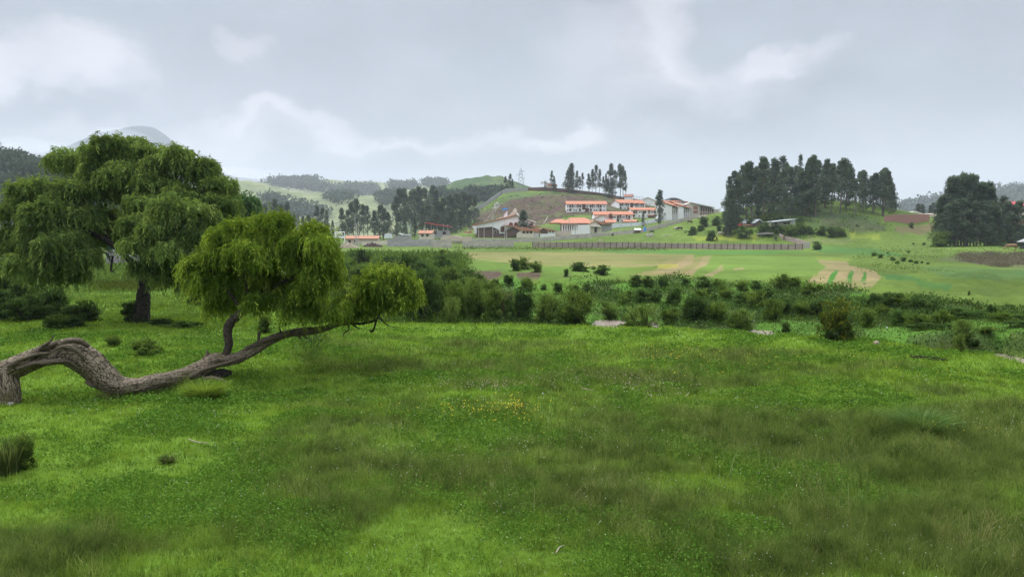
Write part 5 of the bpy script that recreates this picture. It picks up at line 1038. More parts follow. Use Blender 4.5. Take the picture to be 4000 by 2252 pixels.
# ------------------------------------------------------------------ buildings
M_white = pbr('white_plaster', (.74, .72, .69), .85, .10, .5); M_cream = pbr('cream_plaster', (.58, .52, .40), .85, .08, .6); M_tan = pbr('tan_plaster', (.50, .41, .32), .9, .1, .6)
M_orange = pbr('orange_roof_tiles', (.40, .165, .095), .85, .25, 1.6); M_tile = pbr('old_clay_tiles', (.36, .17, .10), .9, .2, 1.2); M_brown = pbr('brown_adobe', (.115, .072, .058), .95, .12, .8)
M_glass = pbr('dark_window', (.035, .022, .018), .4, .2, 1.); M_wood = pbr('brown_door', (.09, .035, .022), .7, .2, 1.); M_conc = pbr('grey_concrete', (.29, .28, .265), .92, .14, .7); M_conl = pbr('pale_concrete', (.42, .39, .33), .92, .14, .6)
M_brick = pbr('red_brick', (.27, .13, .09), .92, .18, .8); M_red = pbr('red_metal_roof', (.50, .06, .07), .6, .12, .6); M_steel = pbr('grey_steel', (.20, .21, .22), .6, .1, 2., metal=.2); M_lwall = pbr('light_metal_roof', (.62, .64, .64), .6, .08, .6)
M_pole = pbr('concrete_pole', (.40, .37, .33), .9, .1, 2.); M_blue = pbr('blue_panel', (.06, .27, .62), .6, .1, 1.); M_stonew = pbr('rough_stone_wall', (.27, .25, .23), .95, .45, 1.1, .6); M_fence = pbr('brownish_fence_slabs', (.235, .185, .155), .92, .18, .9); M_post = pbr('brown_fence_post', (.12, .075, .055), .9, .1, 2.)
M_dark = pbr('dark_steel', (.03, .03, .035), .6, .1, 2.)

def arch_mesh(w_, h_, mat, t=.08, flat=False):
    n = 8; pts = [(-w_ / 2, 0), (w_ / 2, 0)]
    if flat: pts += [(w_ / 2, h_), (-w_ / 2, h_)]
    else: pts += [(w_ / 2 * math.cos(math.pi * i / n), h_ - w_ / 2 + w_ / 2 * math.sin(math.pi * i / n)) for i in range(n + 1)]
    m_ = MB(); m_.prism(pts, -t, .12); return m_.mesh('window', mat)
def round_mesh(r, mat, t=.08):
    m_ = MB(); m_.prism([(r * math.cos(2 * math.pi * i / 14), r + r * math.sin(2 * math.pi * i / 14)) for i in range(14)], -t, .12); return m_.mesh('window', mat)
def framed(glass, fr):  # (inner mesh, frame mesh)
    return glass, fr
OPN = {'a': ('window', arch_mesh(1.15, 1.5, M_glass), arch_mesh(1.45, 1.72, M_tan, .05)), 'r': ('window', round_mesh(.38, M_glass), round_mesh(.5, M_tan, .05)), 'A': ('window', arch_mesh(1.9, 3.6, M_wood), arch_mesh(2.3, 3.9, M_tan, .05)),
       'd': ('door', arch_mesh(.95, 2.2, M_wood, flat=True), None), 'D': ('garage_door', arch_mesh(2.2, 2.4, M_wood, flat=True), None), 's': ('window', arch_mesh(.6, .8, M_glass, flat=True), None),
       'w': ('window', arch_mesh(1.1, 1.0, M_glass, flat=True), arch_mesh(1.4, 1.25, M_tan, .05, True)), 'R': ('window', round_mesh(.95, M_wood), round_mesh(1.15, M_tan, .05)), 'C': ('door', arch_mesh(1.9, 2.9, M_wood), arch_mesh(2.3, 3.15, M_tan, .05)),
       'o': ('window', arch_mesh(1.8, 1.1, M_glass, flat=True), None), 'b': ('balcony_opening', arch_mesh(3.0, 2.0, M_glass, flat=True), None), 'g': ('gate', arch_mesh(3.0, 2.6, M_dark, flat=True), None)}
m_ = MB(); m_.box(-.8, .8, -.55, .0, -.12, .0); m_.box(-.8, -.74, -.55, 0, 0, .8); m_.box(.74, .8, -.55, 0, 0, .8); m_.box(-.8, .8, -.55, -.5, .72, .8); m_.box(-.03, .03, -.55, -.5, 0, .74); BALC = m_.mesh('balcony', M_white)
def put_open(par, kind, x, z, y=-.003):
    nm, g_, fr = OPN[kind]; o = link(nm, g_, par, (x, y - .03, z))
    if fr: link('frame', fr, o, (0, .028, -.1))
def mpx(d, Y): return d / F * Y
def gabled(name, label, px0, px1, yb, ye, yr, Y, dep, rz=0, wall=None, roof=None, face='x', ops=(), balc=(), over=.5, cat='building', group=None, drop=3.0, rt=.22, plinth=None):
    """gable-roofed house; face 'x' = eaves face us, 'y' = gable faces us"""
    h_ = hit((px0 + px1) / 2, yb, max(Y * .7, 50))
    if h_ and abs(h_.y - Y) < Y * .12: Y = h_.y
    wall = wall or M_white; roof = roof or M_orange; a = abs(math.cos(rz)); w_ = mpx(px1 - px0, Y) / max(a, .2)
    p = at((px0 + px1) / 2, yb, Y); h = zpy(ye, Y) - zpy(yb, Y); hr = zpy(yr, Y) - zpy(yb, Y); e = empty(name, p, rz); tag(e, label, cat, group)
    m_ = MB(); x0, x1 = -w_ / 2, w_ / 2
    if face == 'x':
        m_.prism([(-dep / 2, -drop), (dep / 2, -drop), (dep / 2, h), (0, hr), (-dep / 2, h)], x0, x1)
        m_.v = [(y, x + dep / 2, z) for x, y, z in m_.v]      # swap axes: ridge runs along x
        m_.build('wall', wall, e); r_ = MB(); o_ = over; s = (hr - h) / (dep / 2)
        r_.slab((x0 - o_, -o_, h - s * o_ + rt), (x1 + o_, -o_, h - s * o_ + rt), (x1 + o_, dep / 2, hr + rt), (x0 - o_, dep / 2, hr + rt), rt)
        r_.slab((x0 - o_, dep / 2 + .003, hr + rt), (x1 + o_, dep / 2 + .003, hr + rt), (x1 + o_, dep + o_, h - s * o_ + rt), (x0 - o_, dep + o_, h - s * o_ + rt), rt)
        r_.build('roof', roof, e)
    else:
        m_.prism([(x0, -drop), (x1, -drop), (x1, h), (0, hr), (x0, h)], 0, dep); m_.build('wall', wall, e)
        r_ = MB(); o_ = over; s = (hr - h) / (w_ / 2)
        r_.slab((x0 - o_, -o_, h - s * o_ + rt), (0, -o_, hr + rt), (0, dep + o_, hr + rt), (x0 - o_, dep + o_, h - s * o_ + rt), rt)
        r_.slab((.003, -o_, hr + rt), (x1 + o_, -o_, h - s * o_ + rt), (x1 + o_, dep + o_, h - s * o_ + rt), (.003, dep + o_, hr + rt), rt); r_.build('roof', roof, e)
    for fx, fz, k in ops: put_open(e, k, x0 + fx * w_, fz * h)
    for fx, fz in balc: link('balcony', BALC, e, (x0 + fx * w_, -.004, fz * h))
    if plinth: q = MB(); q.box(x0 - .05, x1 + .05, -.08, dep, -drop, .4); q.build('plinth', plinth, e)
    return e
def fx(v, a, b): return (v - a) / (b - a)
def two_floor(a, b, up, lo, hu=.56, hl=.10):
    o = []
    for x, k in up: o.append((fx(x, a, b), .28 if k == 'A' else hu + (.07 if k in 'rs' else 0) - (.02 if k == 'd' else 0), k))
    for x, k in lo: o.append((fx(x, a, b), (.12 if k in 'rs' else .0 if k in 'dDC' else hl), k))
    return o
u1 = [(65, 's'), (100, 'a'), (132, 'd'), (154, 'r'), (183, 'r'), (208, 'd'), (240, 'a'), (291, 'A'), (326, 'r'), (344, 'r'), (388, 'a'), (418, 'd'), (443, 'r'), (474, 'r'), (497, 'd'), (529, 'a'), (580, 'r')]
l1 = [(65, 's'), (100, 'a'), (155, 'r'), (185, 'r'), (238, 'a'), (338, 'D'), (388, 'a'), (442, 'r'), (472, 'r'), (528, 'a'), (580, 'r')]
gabled('school_block', 'long two-storey white block with orange roof, highest at the left of the school', 2214, 2368, 827, 797, 785, 425, 9, 0, ops=two_floor(50, 610, u1, l1), balc=[(fx(x, 50, 610), .53) for x in (132, 208, 418, 497)])
u2 = [(790, 'a'), (817, 'd'), (838, 'r'), (862, 'r'), (882, 'd'), (906, 'a'), (960, 'A'), (988, 'r'), (1004, 'r'), (1028, 'a'), (1054, 'd'), (1078, 'r'), (1098, 'r'), (1116, 'd'), (1140, 'a')]
l2 = [(790, 'a'), (858, 'r'), (906, 'a'), (1028, 'a'), (1080, 'r'), (1140, 'a')]
e = gabled('school_block', 'white two-storey school block behind, turned to show its left gable', 2414, 2524, 820, 793, 780, 432, 9, R(24), ops=two_floor(765, 1170, u2, l2), balc=[(fx(x, 765, 1170), .53) for x in (817, 882, 1054, 1116)])
u3 = [(998, 'a'), (1030, 'd'), (1074, 'r'), (1100, 'r'), (1155, 'a'), (1213, 'd'), (1243, 'r'), (1267, 'r'), (1300, 'a'), (1335, 'd'), (1400, 'a'), (1425, 'r')]
gabled('school_block', 'white school block with orange roof half hidden by the tall eucalyptus', 2466, 2594, 850, 820, 811, 400, 9, R(4), ops=two_floor(960, 1430, u3, [(994, 'a'), (1074, 'r'), (1400, 'a'), (1290, 'a'), (1340, 'r')]), balc=[(fx(x, 960, 1430), .53) for x in (1030, 1213, 1335)])
u4 = [(662, 'A'), (700, 'r'), (727, 'r'), (770, 'a'), (803, 'd'), (829, 'r'), (857, 'r'), (895, 'd'), (931, 'a')]
gabled('school_block', 'white school block in the middle row with wide orange roof', 2322, 2472, 868, 838, 826, 385, 9, R(2), ops=two_floor(430, 985, u4, [(768, 'a'), (930, 'a'), (880, 'r'), (830, 'r')], .5), balc=[(fx(x, 430, 985), .50) for x in (803, 895)])
gabled('school_hall', 'white gabled hall with small arched windows in front of the middle block', 2318, 2388, 880, 856, 839, 372, 12, R(-6), face='y', ops=[(.3, .2, 'a'), (.52, .2, 'a'), (.72, .2, 'a')])
gabled('house', 'small orange-roofed wing beside the white gabled hall', 2368, 2404, 885, 868, 859, 366, 6, 0, ops=[(.7, .2, 'a')])
# low big building with hipped orange roofs
Yq = 335; e = empty('school_building', at(2270, 915, Yq)); tag(e, 'wide low school building with spreading hipped orange roofs', 'building')
def L(px, py): v = at(px, py, Yq) - e.location; return (v.x, v.z)
def poly(mb, pts, y0, y1): mb.prism([L(*q) for q in pts], y0, y1)
m_ = MB(); poly(m_, [(2196, 935), (2300, 935), (2300, 868), (2196, 872)], 4, 14); m_.build('wall', M_tan, e)
r_ = MB()
def hip(px0, px1, ye, yr, y0, y1, rr=(.35, .65)):
    x0, z0 = L(px0, ye); x1, _ = L(px1, ye); xr0 = x0 + (x1 - x0) * rr[0]; xr1 = x0 + (x1 - x0) * rr[1]; zr = L(px0, yr)[1]; ym = (y0 + y1) / 2
    r_.quadset([(x0, y0, z0), (x1, y0, z0), (x1, y1, z0), (x0, y1, z0), (xr0, ym, zr), (xr1, ym, zr), (x0, y0, z0 - .25), (x1, y0, z0 - .25), (x1, y1, z0 - .25), (x0, y1, z0 - .25)], [(0, 1, 5, 4), (1, 2, 5), (2, 3, 4, 5), (3, 0, 4), (6, 7, 1, 0), (7, 8, 2, 1), (8, 9, 3, 2), (9, 6, 0, 3), (9, 8, 7, 6)])
hip(2190, 2320, 871, 848, 0, 18); hip(2150, 2235, 868, 852, 6, 24); hip(2240, 2330, 862, 846, 10, 24); r_.build('roof', M_orange, e)
for k in range(7):
    c = MB(); x, z = L(2198 + k * 9, 914); c.box(x - .25, x + .25, 1.0, 1.5, z - 2, L(0, 871)[1]); c.build('pillar', M_white, e)
for k, px in enumerate((2206, 2216, 2226, 2236)): x, z = L(px, 893); o = link('window', OPN['a'][1], e, (x, 3.95, z))
Yw = 322
def slabthing(name, label, cat, pts, Y, dep, mat, pname=None, group=None):
    """flat-faced solid whose front outline is given in the photo, at its own depth and thickness"""
    p = at(sum(q[0] for q in pts) / len(pts), max(q[1] for q in pts), Y); m_ = MB(); m_.prism([((at(a, b, Y) - p).x, (at(a, b, Y) - p).z) for a, b in pts], 0, dep)
    if pname: e = empty(name, p); m_.build(pname, mat, e); return tag(e, label, cat, group)
    return tag(m_.build(name, mat, None, p), label, cat, group)
slabthing('white_wall', 'blank white stepped wall in front of the wide low school building', 'wall', [(2232, 916), (2305, 912), (2305, 878), (2256, 878), (2256, 899), (2232, 899)], Yw, .4, M_white)
def child(e, name, pts, Y, y0, y1, mat, off=0):
    m_ = MB(); m_.prism([((at(a, b, Y) - e.location).x, (at(a, b, Y) - e.location).z) for a, b in pts], y0, y1); return m_.build(name, mat, e)
e = slabthing('gatehouse', 'cream and grey gatehouse with slanting roof right of the blank white wall', 'building', [(2306, 910), (2350, 908), (2350, 884), (2346, 882), (2322, 861), (2306, 872)], 324, 7, M_cream, 'wall')
child(e, 'side_wall', [(2350, 908), (2391, 900), (2391, 872), (2350, 876)], 324, .3, 6, M_conc); child(e, 'roof', [(2304, 872), (2322, 860), (2378, 871), (2392, 872), (2378, 874), (2350, 877), (2322, 863), (2304, 875)], 324, -.6, 7.6, M_tile); child(e, 'door', [(2322, 908), (2332, 907), (2332, 886), (2322, 886)], 324, -.05, .2, M_dark); child(e, 'canopy', [(2304, 882), (2348, 884), (2348, 886), (2304, 884)], 324, -1.5, 0, M_white)
gabled('house', 'small orange gabled roof between poles behind the white wall', 2436, 2480, 872, 866, 859, 352, 8, R(-20), face='x', wall=M_tan); gabled('house', 'little orange-roofed hut by the narrow dark tree', 2520, 2552, 850, 842, 836, 360, 7, R(-20), wall=M_brown)
# apartments on the right
for k, (a, b, lab) in enumerate([(2594, 2652, 'white balcony apartments with orange roof, nearer left wing'), (2640, 2696, 'white balcony apartments with orange roof, right wing')]):
    e = empty('apartment_block', at((a + b) / 2, 840, 372 + k * 8), R(12)); tag(e, lab, 'building', 'white apartments with balconies'); Y_ = 372 + k * 8; w_ = mpx(b - a, Y_); h = mpx(42 - k * 5, Y_)
    m_ = MB(); m_.prism([(-w_ / 2, -4), (w_ * .05, -4), (w_ * .05, h - .9), (-w_ / 2, h + .9)], 0, 11); m_.build('wall', M_white, e)
    m_ = MB(); m_.box(w_ * .05, w_ / 2, 1.6, 11, -4, h - 1.4); m_.build('back_wall', M_white, e)
    for f_ in range(2):
        for q in range(3): link('balcony', BALC, e, (w_ * (.14 + .14 * q), 1.6, .6 + f_ * 2.8)); link('window', OPN['d'][1], e, (w_ * (.14 + .14 * q), 1.57, .6 + f_ * 2.8))
    for q in range(3): c = MB(); x = w_ * (.20 + .145 * q); c.box(x - .15, x + .15, .5, 1.6, -4, h - 1.7); c.build('fin_wall', M_white, e)
    r_ = MB(); r_.slab((-w_ / 2 - .6, -.6, h + .9), (w_ / 2 + .6, -.6, h - 1.5), (w_ / 2 + .6, 6, h + .4), (-w_ / 2 - .6, 6, h + 2.8), .25); r_.slab((-w_ / 2 - .6, 6.003, h + 2.8), (w_ / 2 + .6, 6.003, h + .4), (w_ / 2 + .6, 12, h - 1.5), (-w_ / 2 - .6, 12, h + .9), .25); r_.build('roof', M_orange, e)
gabled('apartment_block', 'white building with pale orange roof above the balcony apartments', 2595, 2665, 800, 787, 783, 400, 12, R(14), roof=M_orange)
# arched truss hall
e = empty('sports_hall', at(2640, 800, 440)); tag(e, 'open hall with an arched truss roof and red roofing on its right', 'building')
n = 14; arc = [(2590 + 85 * i / n, 797 - 22 * math.sin(math.pi * (i / n * .78 + .12))) for i in range(n + 1)]
for i in range(n):
    pass
m_ = MB()
for i in range(n):
    a_, b_ = arc[i], arc[i + 1]
    for yy_ in (0, 6, 12):
        A_ = at(*a_, 440) - e.location; B_ = at(*b_, 440) - e.location; A_.y += yy_; B_.y += yy_; m_.bar(A_, B_, .22, n=4); C_ = A_.copy(); C_.z -= 1.1; D_ = B_.copy(); D_.z -= 1.1; m_.bar(C_, D_, .16, n=4); m_.bar(A_, D_, .1, n=4)
m_.build('truss', M_steel, e)
m_ = MB(); m_.prism([((at(a, b - 1, 440) - e.location).x, (at(a, b - 1, 440) - e.location).z) for a, b in arc] + [((at(a, b - 4, 440) - e.location).x, (at(a, b - 4, 440) - e.location).z) for a, b in arc[::-1]], .5, 14); m_.build('roof', M_steel, e)
child(e, 'red_roof', [(2632, 778), (2648, 780), (2690, 787), (2690, 790), (2636, 784)], 440, 1, 14, M_red); child(e, 'wall', [(2592, 815), (2672, 815), (2672, 797), (2592, 797)], 440, 4, 13, M_tan)
gabled('shed', 'grey-roofed shed with a white gable left of the arched hall', 2500, 2560, 802, 784, 771, 445, 10, R(-10), wall=M_white, roof=M_conl, face='y')
e = empty('unfinished_building', at(2740, 842, 382)); tag(e, 'unfinished concrete and brick building with long sloping top at the right of the school', 'building')
child(e, 'end_wall', [(2672, 850), (2733, 850), (2733, 800), (2697, 790), (2672, 802)], 382, 0, 10, M_conl); child(e, 'brick_panel', [(2708, 818), (2726, 818), (2726, 804), (2708, 804)], 382, -.05, .1, M_brick); child(e, 'brick_panel', [(2708, 834), (2726, 834), (2726, 821), (2708, 821)], 382, -.05, .1, M_brick)
child(e, 'side_wall', [(2733.5, 850), (2790, 842), (2790, 815), (2733.5, 803)], 382, 1.0, 10, M_brick); child(e, 'roof', [(2697, 789), (2791, 809), (2791, 812), (2733, 801), (2697, 792)], 382, -.5, 10.5, M_conl)
for k in range(7): q = 2737 + k * 8.7; child(e, 'column', [(q, 850), (q + 1.6, 850), (q + 1.6, 803 + k * 1.9), (q, 803 + k * 1.9)], 382, .4, 1.0, M_conl); 
child(e, 'floor_slab', [(2733, 826), (2790, 830), (2790, 832), (2733, 828)], 382, .6, .99, M_conl)
for k in range(6): q = 2740 + k * 8.7; child(e, 'window', [(q, 822 + k), (q + 4.5, 822 + k), (q + 4.5, 809 + k * 1.6), (q, 809 + k * 1.6)], 382, .9, 1.1, M_glass)
slabthing('house', 'small pale flat house at the right end of the school ridge', 'building', [(2790, 842), (2810, 840), (2810, 818), (2790, 816)], 385, 8, M_conl, 'wall'); slabthing('shed', 'low pale shed right of the small flat house', 'shed', [(2803, 838), (2830, 838), (2830, 832), (2812, 829)], 384, 5, M_conl, 'wall')
# chapel
e = empty('chapel', at(1970, 905, 352)); tag(e, 'white chapel with long slanting orange roof and round windows', 'church')
child(e, 'wall', [(1852, 912), (2090, 912), (2090, 874), (2060, 862), (2040, 850), (2018, 842), (1850, 880)], 352, 0, 16, M_white)
child(e, 'roof', [(1846, 881), (2019, 841), (2019, 837.5), (1846, 877.5)], 352, -.8, 16.8, M_orange); child(e, 'roof', [(2019.5, 841), (2062, 860), (2094, 870), (2094, 866), (2062, 856), (2019.5, 837.5)], 352, -.8, 16.8, M_white)
child(e, 'porch_roof', [(1965, 879), (2095, 882), (2118, 888), (2100, 889), (1970, 883)], 352, -4, 0, M_orange); child(e, 'side_wing', [(1846, 882), (1866, 884), (1866, 912), (1862, 912), (1856, 896), (1843, 884)], 352, -.6, 0, M_white)
for px, py in ((1996, 877), (2016, 877), (2076, 878)): p = at(px, py, 352) - e.location; put_open(e, 'R', p.x, p.z - .9, 0)
p = at(1963, 906, 352) - e.location; put_open(e, 'C', p.x, p.z, 0)
child(e, 'bell_gable', [(2004, 842), (2019, 840), (2019, 818), (2012, 810), (2004, 818)], 352, 4, 5.5, M_cream); child(e, 'gable_slit', [(2011, 838), (2013, 838), (2013, 829), (2011, 829)], 352, 3.9, 4.0, M_dark); child(e, 'gable_wing', [(1980, 847), (2003.5, 842), (2003.5, 824)], 352, 4.3, 5.2, M_cream); child(e, 'gable_wing', [(2020, 842), (2027, 838), (2020, 828)], 352, 4.3, 5.2, M_white)
child(e, 'curved_fin', [(1965, 852), (1967, 842), (1973, 832), (1982, 822), (1982, 848)], 352, 3, 3.8, M_white)
child(e, 'parapet', [(1937, 862), (1937, 853), (1946, 853), (1946, 850), (1960, 846), (1966, 849), (1966, 856)], 352, 5, 6, M_cream)
e = empty('billboard', at(1972, 835, 360)); tag(e, 'bright blue slanted panel on posts above the chapel roof', 'panel'); child(e, 'panel', [(1960, 821), (1965, 813), (1985, 811), (1980, 819)], 360, 0, .3, M_blue)
for px in (1966, 1980): child(e, 'post', [(px, 850), (px + .8, 850), (px + .8, 818), (px, 818)], 360, .3, .5, M_steel)
# brown adobe houses in front
e = slabthing('adobe_house', 'brown adobe shed with small white-framed window left of the chapel door', 'house', [(1862, 928), (1949, 928), (1949, 900), (1922, 885), (1862, 889)], 318, 9, M_brown, 'wall'); child(e, 'roof', [(1858, 889), (1922, 884), (1957, 899), (1957, 901), (1922, 887), (1858, 892)], 318, -.5, 9.5, M_conc); p = at(1935, 911, 318) - e.location; put_open(e, 'w', p.x, p.z, 0)
child(e, 'yard_wall', [(1925, 928), (1995, 928), (1995, 918), (1925, 917)], 318, -1.5, -1.2, M_brown)
e = slabthing('adobe_house', 'brown gabled adobe house with cream three-window wing below the chapel', 'house', [(1972, 928), (2033, 914), (2033, 902), (2004, 884), (1972, 900)], 316, 10, M_brown, 'gable_wall')
child(e, 'wing_wall', [(2018, 928), (2086, 928), (2086, 900), (2033, 900), (2018, 912)], 316, -.6, 9, M_cream); child(e, 'roof', [(2000, 884), (2060, 888), (2088, 900), (2088, 902), (2036, 902)], 316, -1.0, 9.5, M_tile); child(e, 'roof', [(1968, 901), (2003, 883), (2003, 885.5), (1968, 903.5)], 316, -.8, 9.5, M_conc)
for px in (2046, 2060, 2074): p = at(px, 911, 316) - e.location; put_open(e, 'w', p.x, p.z, -.6)
e = slabthing('adobe_house', 'tile-roofed lean-to between two brown gables', 'house', [(2086, 927), (2106, 927), (2106, 908), (2086, 906)], 319, 8, M_white, 'wall'); child(e, 'roof', [(2070, 893), (2108, 890), (2112, 908), (2086, 908)], 319, -.4, 8, M_tile)
e = slabthing('adobe_house', 'small house with brown gable top and white lower wall right of the chapel', 'house', [(2112, 926), (2169, 922), (2169, 902), (2138, 898), (2112, 904)], 314, 9, M_white, 'wall'); child(e, 'gable', [(2111, 912), (2140, 912), (2140, 899), (2122, 890), (2111, 896)], 314, -.1, 0, M_brown); child(e, 'roof', [(2108, 897), (2122, 889), (2178, 900), (2178, 902), (2140, 901), (2122, 892), (2108, 899)], 314, -.6, 9.5, M_tile)
for px in (2148, 2160): p = at(px, 908, 314) - e.location; put_open(e, 's', p.x, p.z, 0)
slabthing('low_building', 'flat pinkish low building right of the small gabled houses', 'building', [(2168, 920), (2236, 918), (2236, 902), (2168, 902)], 325, 8, M_tan, 'wall')
slabthing('kiosk_roof', 'small orange-roofed stall at the left foot of the hill wall', 'stall', [(1815, 910), (1844, 910), (1844, 903), (1815, 904)], 345, 4, M_orange)
# sheds in the valley on the left
e = empty('open_shed', at(1690, 926, 345)); tag(e, 'open two-level shed with a bright red roof on columns', 'building'); child(e, 'lower_wall', [(1690, 928), (1752, 926), (1752, 901), (1686, 901)], 345, 0, 9, M_conc)
child(e, 'roof', [(1660, 869.5), (1668, 869), (1758, 883), (1758, 885.5), (1664, 872)], 345, -1, 11, M_red); child(e, 'gable_truss', [(1616, 884), (1664, 870), (1664, 872), (1622, 885)], 345, -1.2, 11, M_dark); child(e, 'beam', [(1620, 888), (1750, 887), (1750, 889), (1620, 890)], 345, .2, .6, M_dark)
for px in (1632, 1658, 1683, 1706, 1730, 1748): child(e, 'column', [(px, 926 if px < 1680 else 902), (px + 2.2, 926 if px < 1680 else 902), (px + 2.2, 876), (px, 878)], 345, 0.2, .6, M_conl)
for a_, b_ in ((1695, 1706), (1729, 1742)): child(e, 'window', [(a_, 915), (b_, 915), (b_, 904), (a_, 904)], 345, -.06, .1, M_glass)
gabled('house', 'little white house with orange tiles in front of the red-roofed shed', 1636, 1686, 928, 911, 901, 335, 6, R(-8), wall=M_cream, roof=M_tile, ops=[(.28, .3, 'w'), (.68, .3, 'w')])
gabled('shed', 'long low orange-roofed shed behind the electric poles', 1352, 1474, 952, 932, 922, 300, 9, R(3), wall=M_tan, roof=M_tile, ops=[(.12, .3, 'w'), (.3, .3, 'w')]); slabthing('white_wall', 'short whitish wall right of the orange-roofed shed', 'wall', [(1413, 957), (1512, 955), (1512, 938), (1480, 942), (1413, 946)], 290, .4, M_cream)
slabthing('awning', 'white slanted tarpaulin awning beside the shed', 'awning', [(1500, 930), (1532, 929), (1532, 926), (1528, 911), (1503, 913)], 300, .2, M_lwall); slabthing('awning', 'second thin white awning further right over the yard', 'awning', [(1558, 911), (1572, 915), (1604, 915), (1604, 917.5), (1570, 918)], 305, 3, M_lwall)
slabthing('shed', 'grey brick shed with pale roof edge behind the concrete wall', 'shed', [(1535, 934), (1600, 934), (1600, 921), (1535, 921)], 300, 6, M_conc, 'wall'); slabthing('adobe_wall', 'low brown roof and tan wall left of the brown adobe shed', 'building', [(1715, 940), (1802, 940), (1802, 925), (1775, 919), (1730, 919)], 290, 6, M_tan, 'wall'); slabthing('adobe_wall', 'short tan yard wall with a gap below the hill wall', 'wall', [(1802, 940), (1842, 940), (1842, 924), (1806, 924)], 288, .4, M_tan)
e = empty('white_frame', at(1328, 956, 255)); tag(e, 'white pipe frame with sagging white banner near the rubble', 'frame')
for a_, b_ in (((1309, 905), (1309, 935)), ((1346, 905), (1346, 948)), ((1309, 906), (1346, 906)), ((1309, 922), (1346, 926)), ((1309, 925), (1345, 929)), ((1311, 935), (1314, 956)), ((1346, 935), (1343, 956))):
    m_ = MB(); A_ = at(*a_, 255) - e.location; B_ = at(*b_, 255) - e.location; m_.bar(A_, B_, .14, n=6); m_.build('bar', M_white, e)
child(e, 'banner', [(1311, 912), (1318, 921), (1330, 924), (1345, 919), (1345, 926), (1328, 929), (1314, 927)], 255, 0, .05, M_lwall)
rp = []; 
def pile(px0, px1, yt, Y, mat, label, name, n=500, sz=.35):
    c = gx((px0 + px1) / 2, Y); w_ = mpx(px1 - px0, Y) / 2; h = max(zpy(yt, Y) - c.z, .6); m_ = MB()
    for _ in range(n):
        a = rng.random() * 6.28; r = math.sqrt(rng.random()); x = math.cos(a) * r * w_; y = math.sin(a) * r * w_ * .5; z = h * (1 - r) ** .8 * rng.random() - .1; s = sz * (.5 + rng.random()); d = Vector(rdir(1)[0]) * s; q = Vector((x, y, z)); m_.bar(q, q + d, s * .45, s * .35, n=4)
    tag(m_.build(name, mat, None, c), label, 'pile', kind='stuff')
pile(1312, 1405, 945, 250, M_tan, 'heap of pale rubble at the foot of the white frame', 'rubble'); pile(1424, 1492, 947, 262, M_brown, 'heap of brown earth left of the concrete wall', 'earth_heap', 500, .6)
# walls and fences: (px, top, bottom, depth)
def wallrun(name, label, pts, mat, post=None, step=None, thick=.18, cat='wall', cap=.0, rails=0, panel='panel', snap=True):
    q = []
    for px, yt, yb, Y in pts:
        h_ = hit(px, yb, max(Y * .75, 50)) if snap else None
        if h_ and abs(h_.y - Y) < Y * .22: Y = h_.y
        t = at(px, yt, Y); q.append((t, zpy(yb, Y)))
    e = empty(name, Vector((q[0][0].x, q[0][0].y, q[0][1]))); tag(e, label, cat); m_ = MB()
    for (t0, b0), (t1, b1) in zip(q[:-1], q[1:]):
        d = Vector((t1.x - t0.x, t1.y - t0.y, 0)); nrm = Vector((-d.y, d.x, 0)).normalized() * thick; o_ = e.location
        A_ = Vector((t0.x, t0.y, min(b0, Hs(t0.x, t0.y)) - .8)) - o_; B_ = Vector((t1.x, t1.y, min(b1, Hs(t1.x, t1.y)) - .8)) - o_; C_ = t1 - o_; D_ = t0 - o_
        m_.hexa([A_, B_, B_ + nrm, A_ + nrm, D_, C_, C_ + nrm, D_ + nrm])
    m_.build(panel, mat, e)
    if post:
        seg = [(q[i][0] - q[i + 1][0]).length for i in range(len(q) - 1)]; tot = sum(seg); n = min(int(tot / step) + 1, 99); pm = None
        for k in range(n):
            s = k * tot / max(n - 1, 1); i = 0
            while i < len(seg) - 1 and s > seg[i]: s -= seg[i]; i += 1
            u = min(s / seg[i], 1); t = q[i][0].lerp(q[i + 1][0], u); b = q[i][1] * (1 - u) + q[i + 1][1] * u; hh = t.z - b + .15
            if pm is None: c = MB(); c.box(-.11, .11, -.12, .10, -.8, 1); pm = c.mesh('post', post)
            o = link('post', pm, e, Vector((t.x, t.y - .05, b)) - e.location); o.scale = (1, 1, hh)
    return e
def slabmat(name, col, h=.55, wv=2.0):
    """precast slabs: joints every slab height and width"""
    m_ = pbr(name, col, .92, .2, .7); g = NT(m_.node_tree); p = g.n['Principled BSDF']; src = p.inputs['Base Color'].links[0].from_socket
    P = g.node('ShaderNodeTexCoord').outputs['Object']; s = g.node('ShaderNodeSeparateXYZ'); g.put(s.inputs[0], P)
    fz = g.m('FRACT', g.m('DIVIDE', s.outputs[2], h)); fx_ = g.m('FLOOR', g.m('DIVIDE', s.outputs[0], wv)); rn = g.node('ShaderNodeTexWhiteNoise', noise_dimensions='2D')
    cb = g.node('ShaderNodeCombineXYZ'); g.put(cb.inputs[0], fx_); g.put(cb.inputs[1], g.m('FLOOR', g.m('DIVIDE', s.outputs[2], h))); g.put(rn.inputs['Vector'], cb.outputs[0])
    k = g.m('MULTIPLY', g.m('ADD', .82, g.m('MULTIPLY', rn.outputs['Value'], .3)), g.ramp(fz, .0, .16, .6, 1)); g.put(p.inputs['Base Color'], g.v('SCALE', src, k)); return m_
M_f1 = slabmat('brown_fence_slabs', (.33, .26, .22), .6, 2.0); M_f2 = slabmat('pale_fence_slabs', (.42, .38, .31), .5, 1.9); M_f3 = slabmat('grey_block_wall', (.34, .32, .30), .5, 1.4)
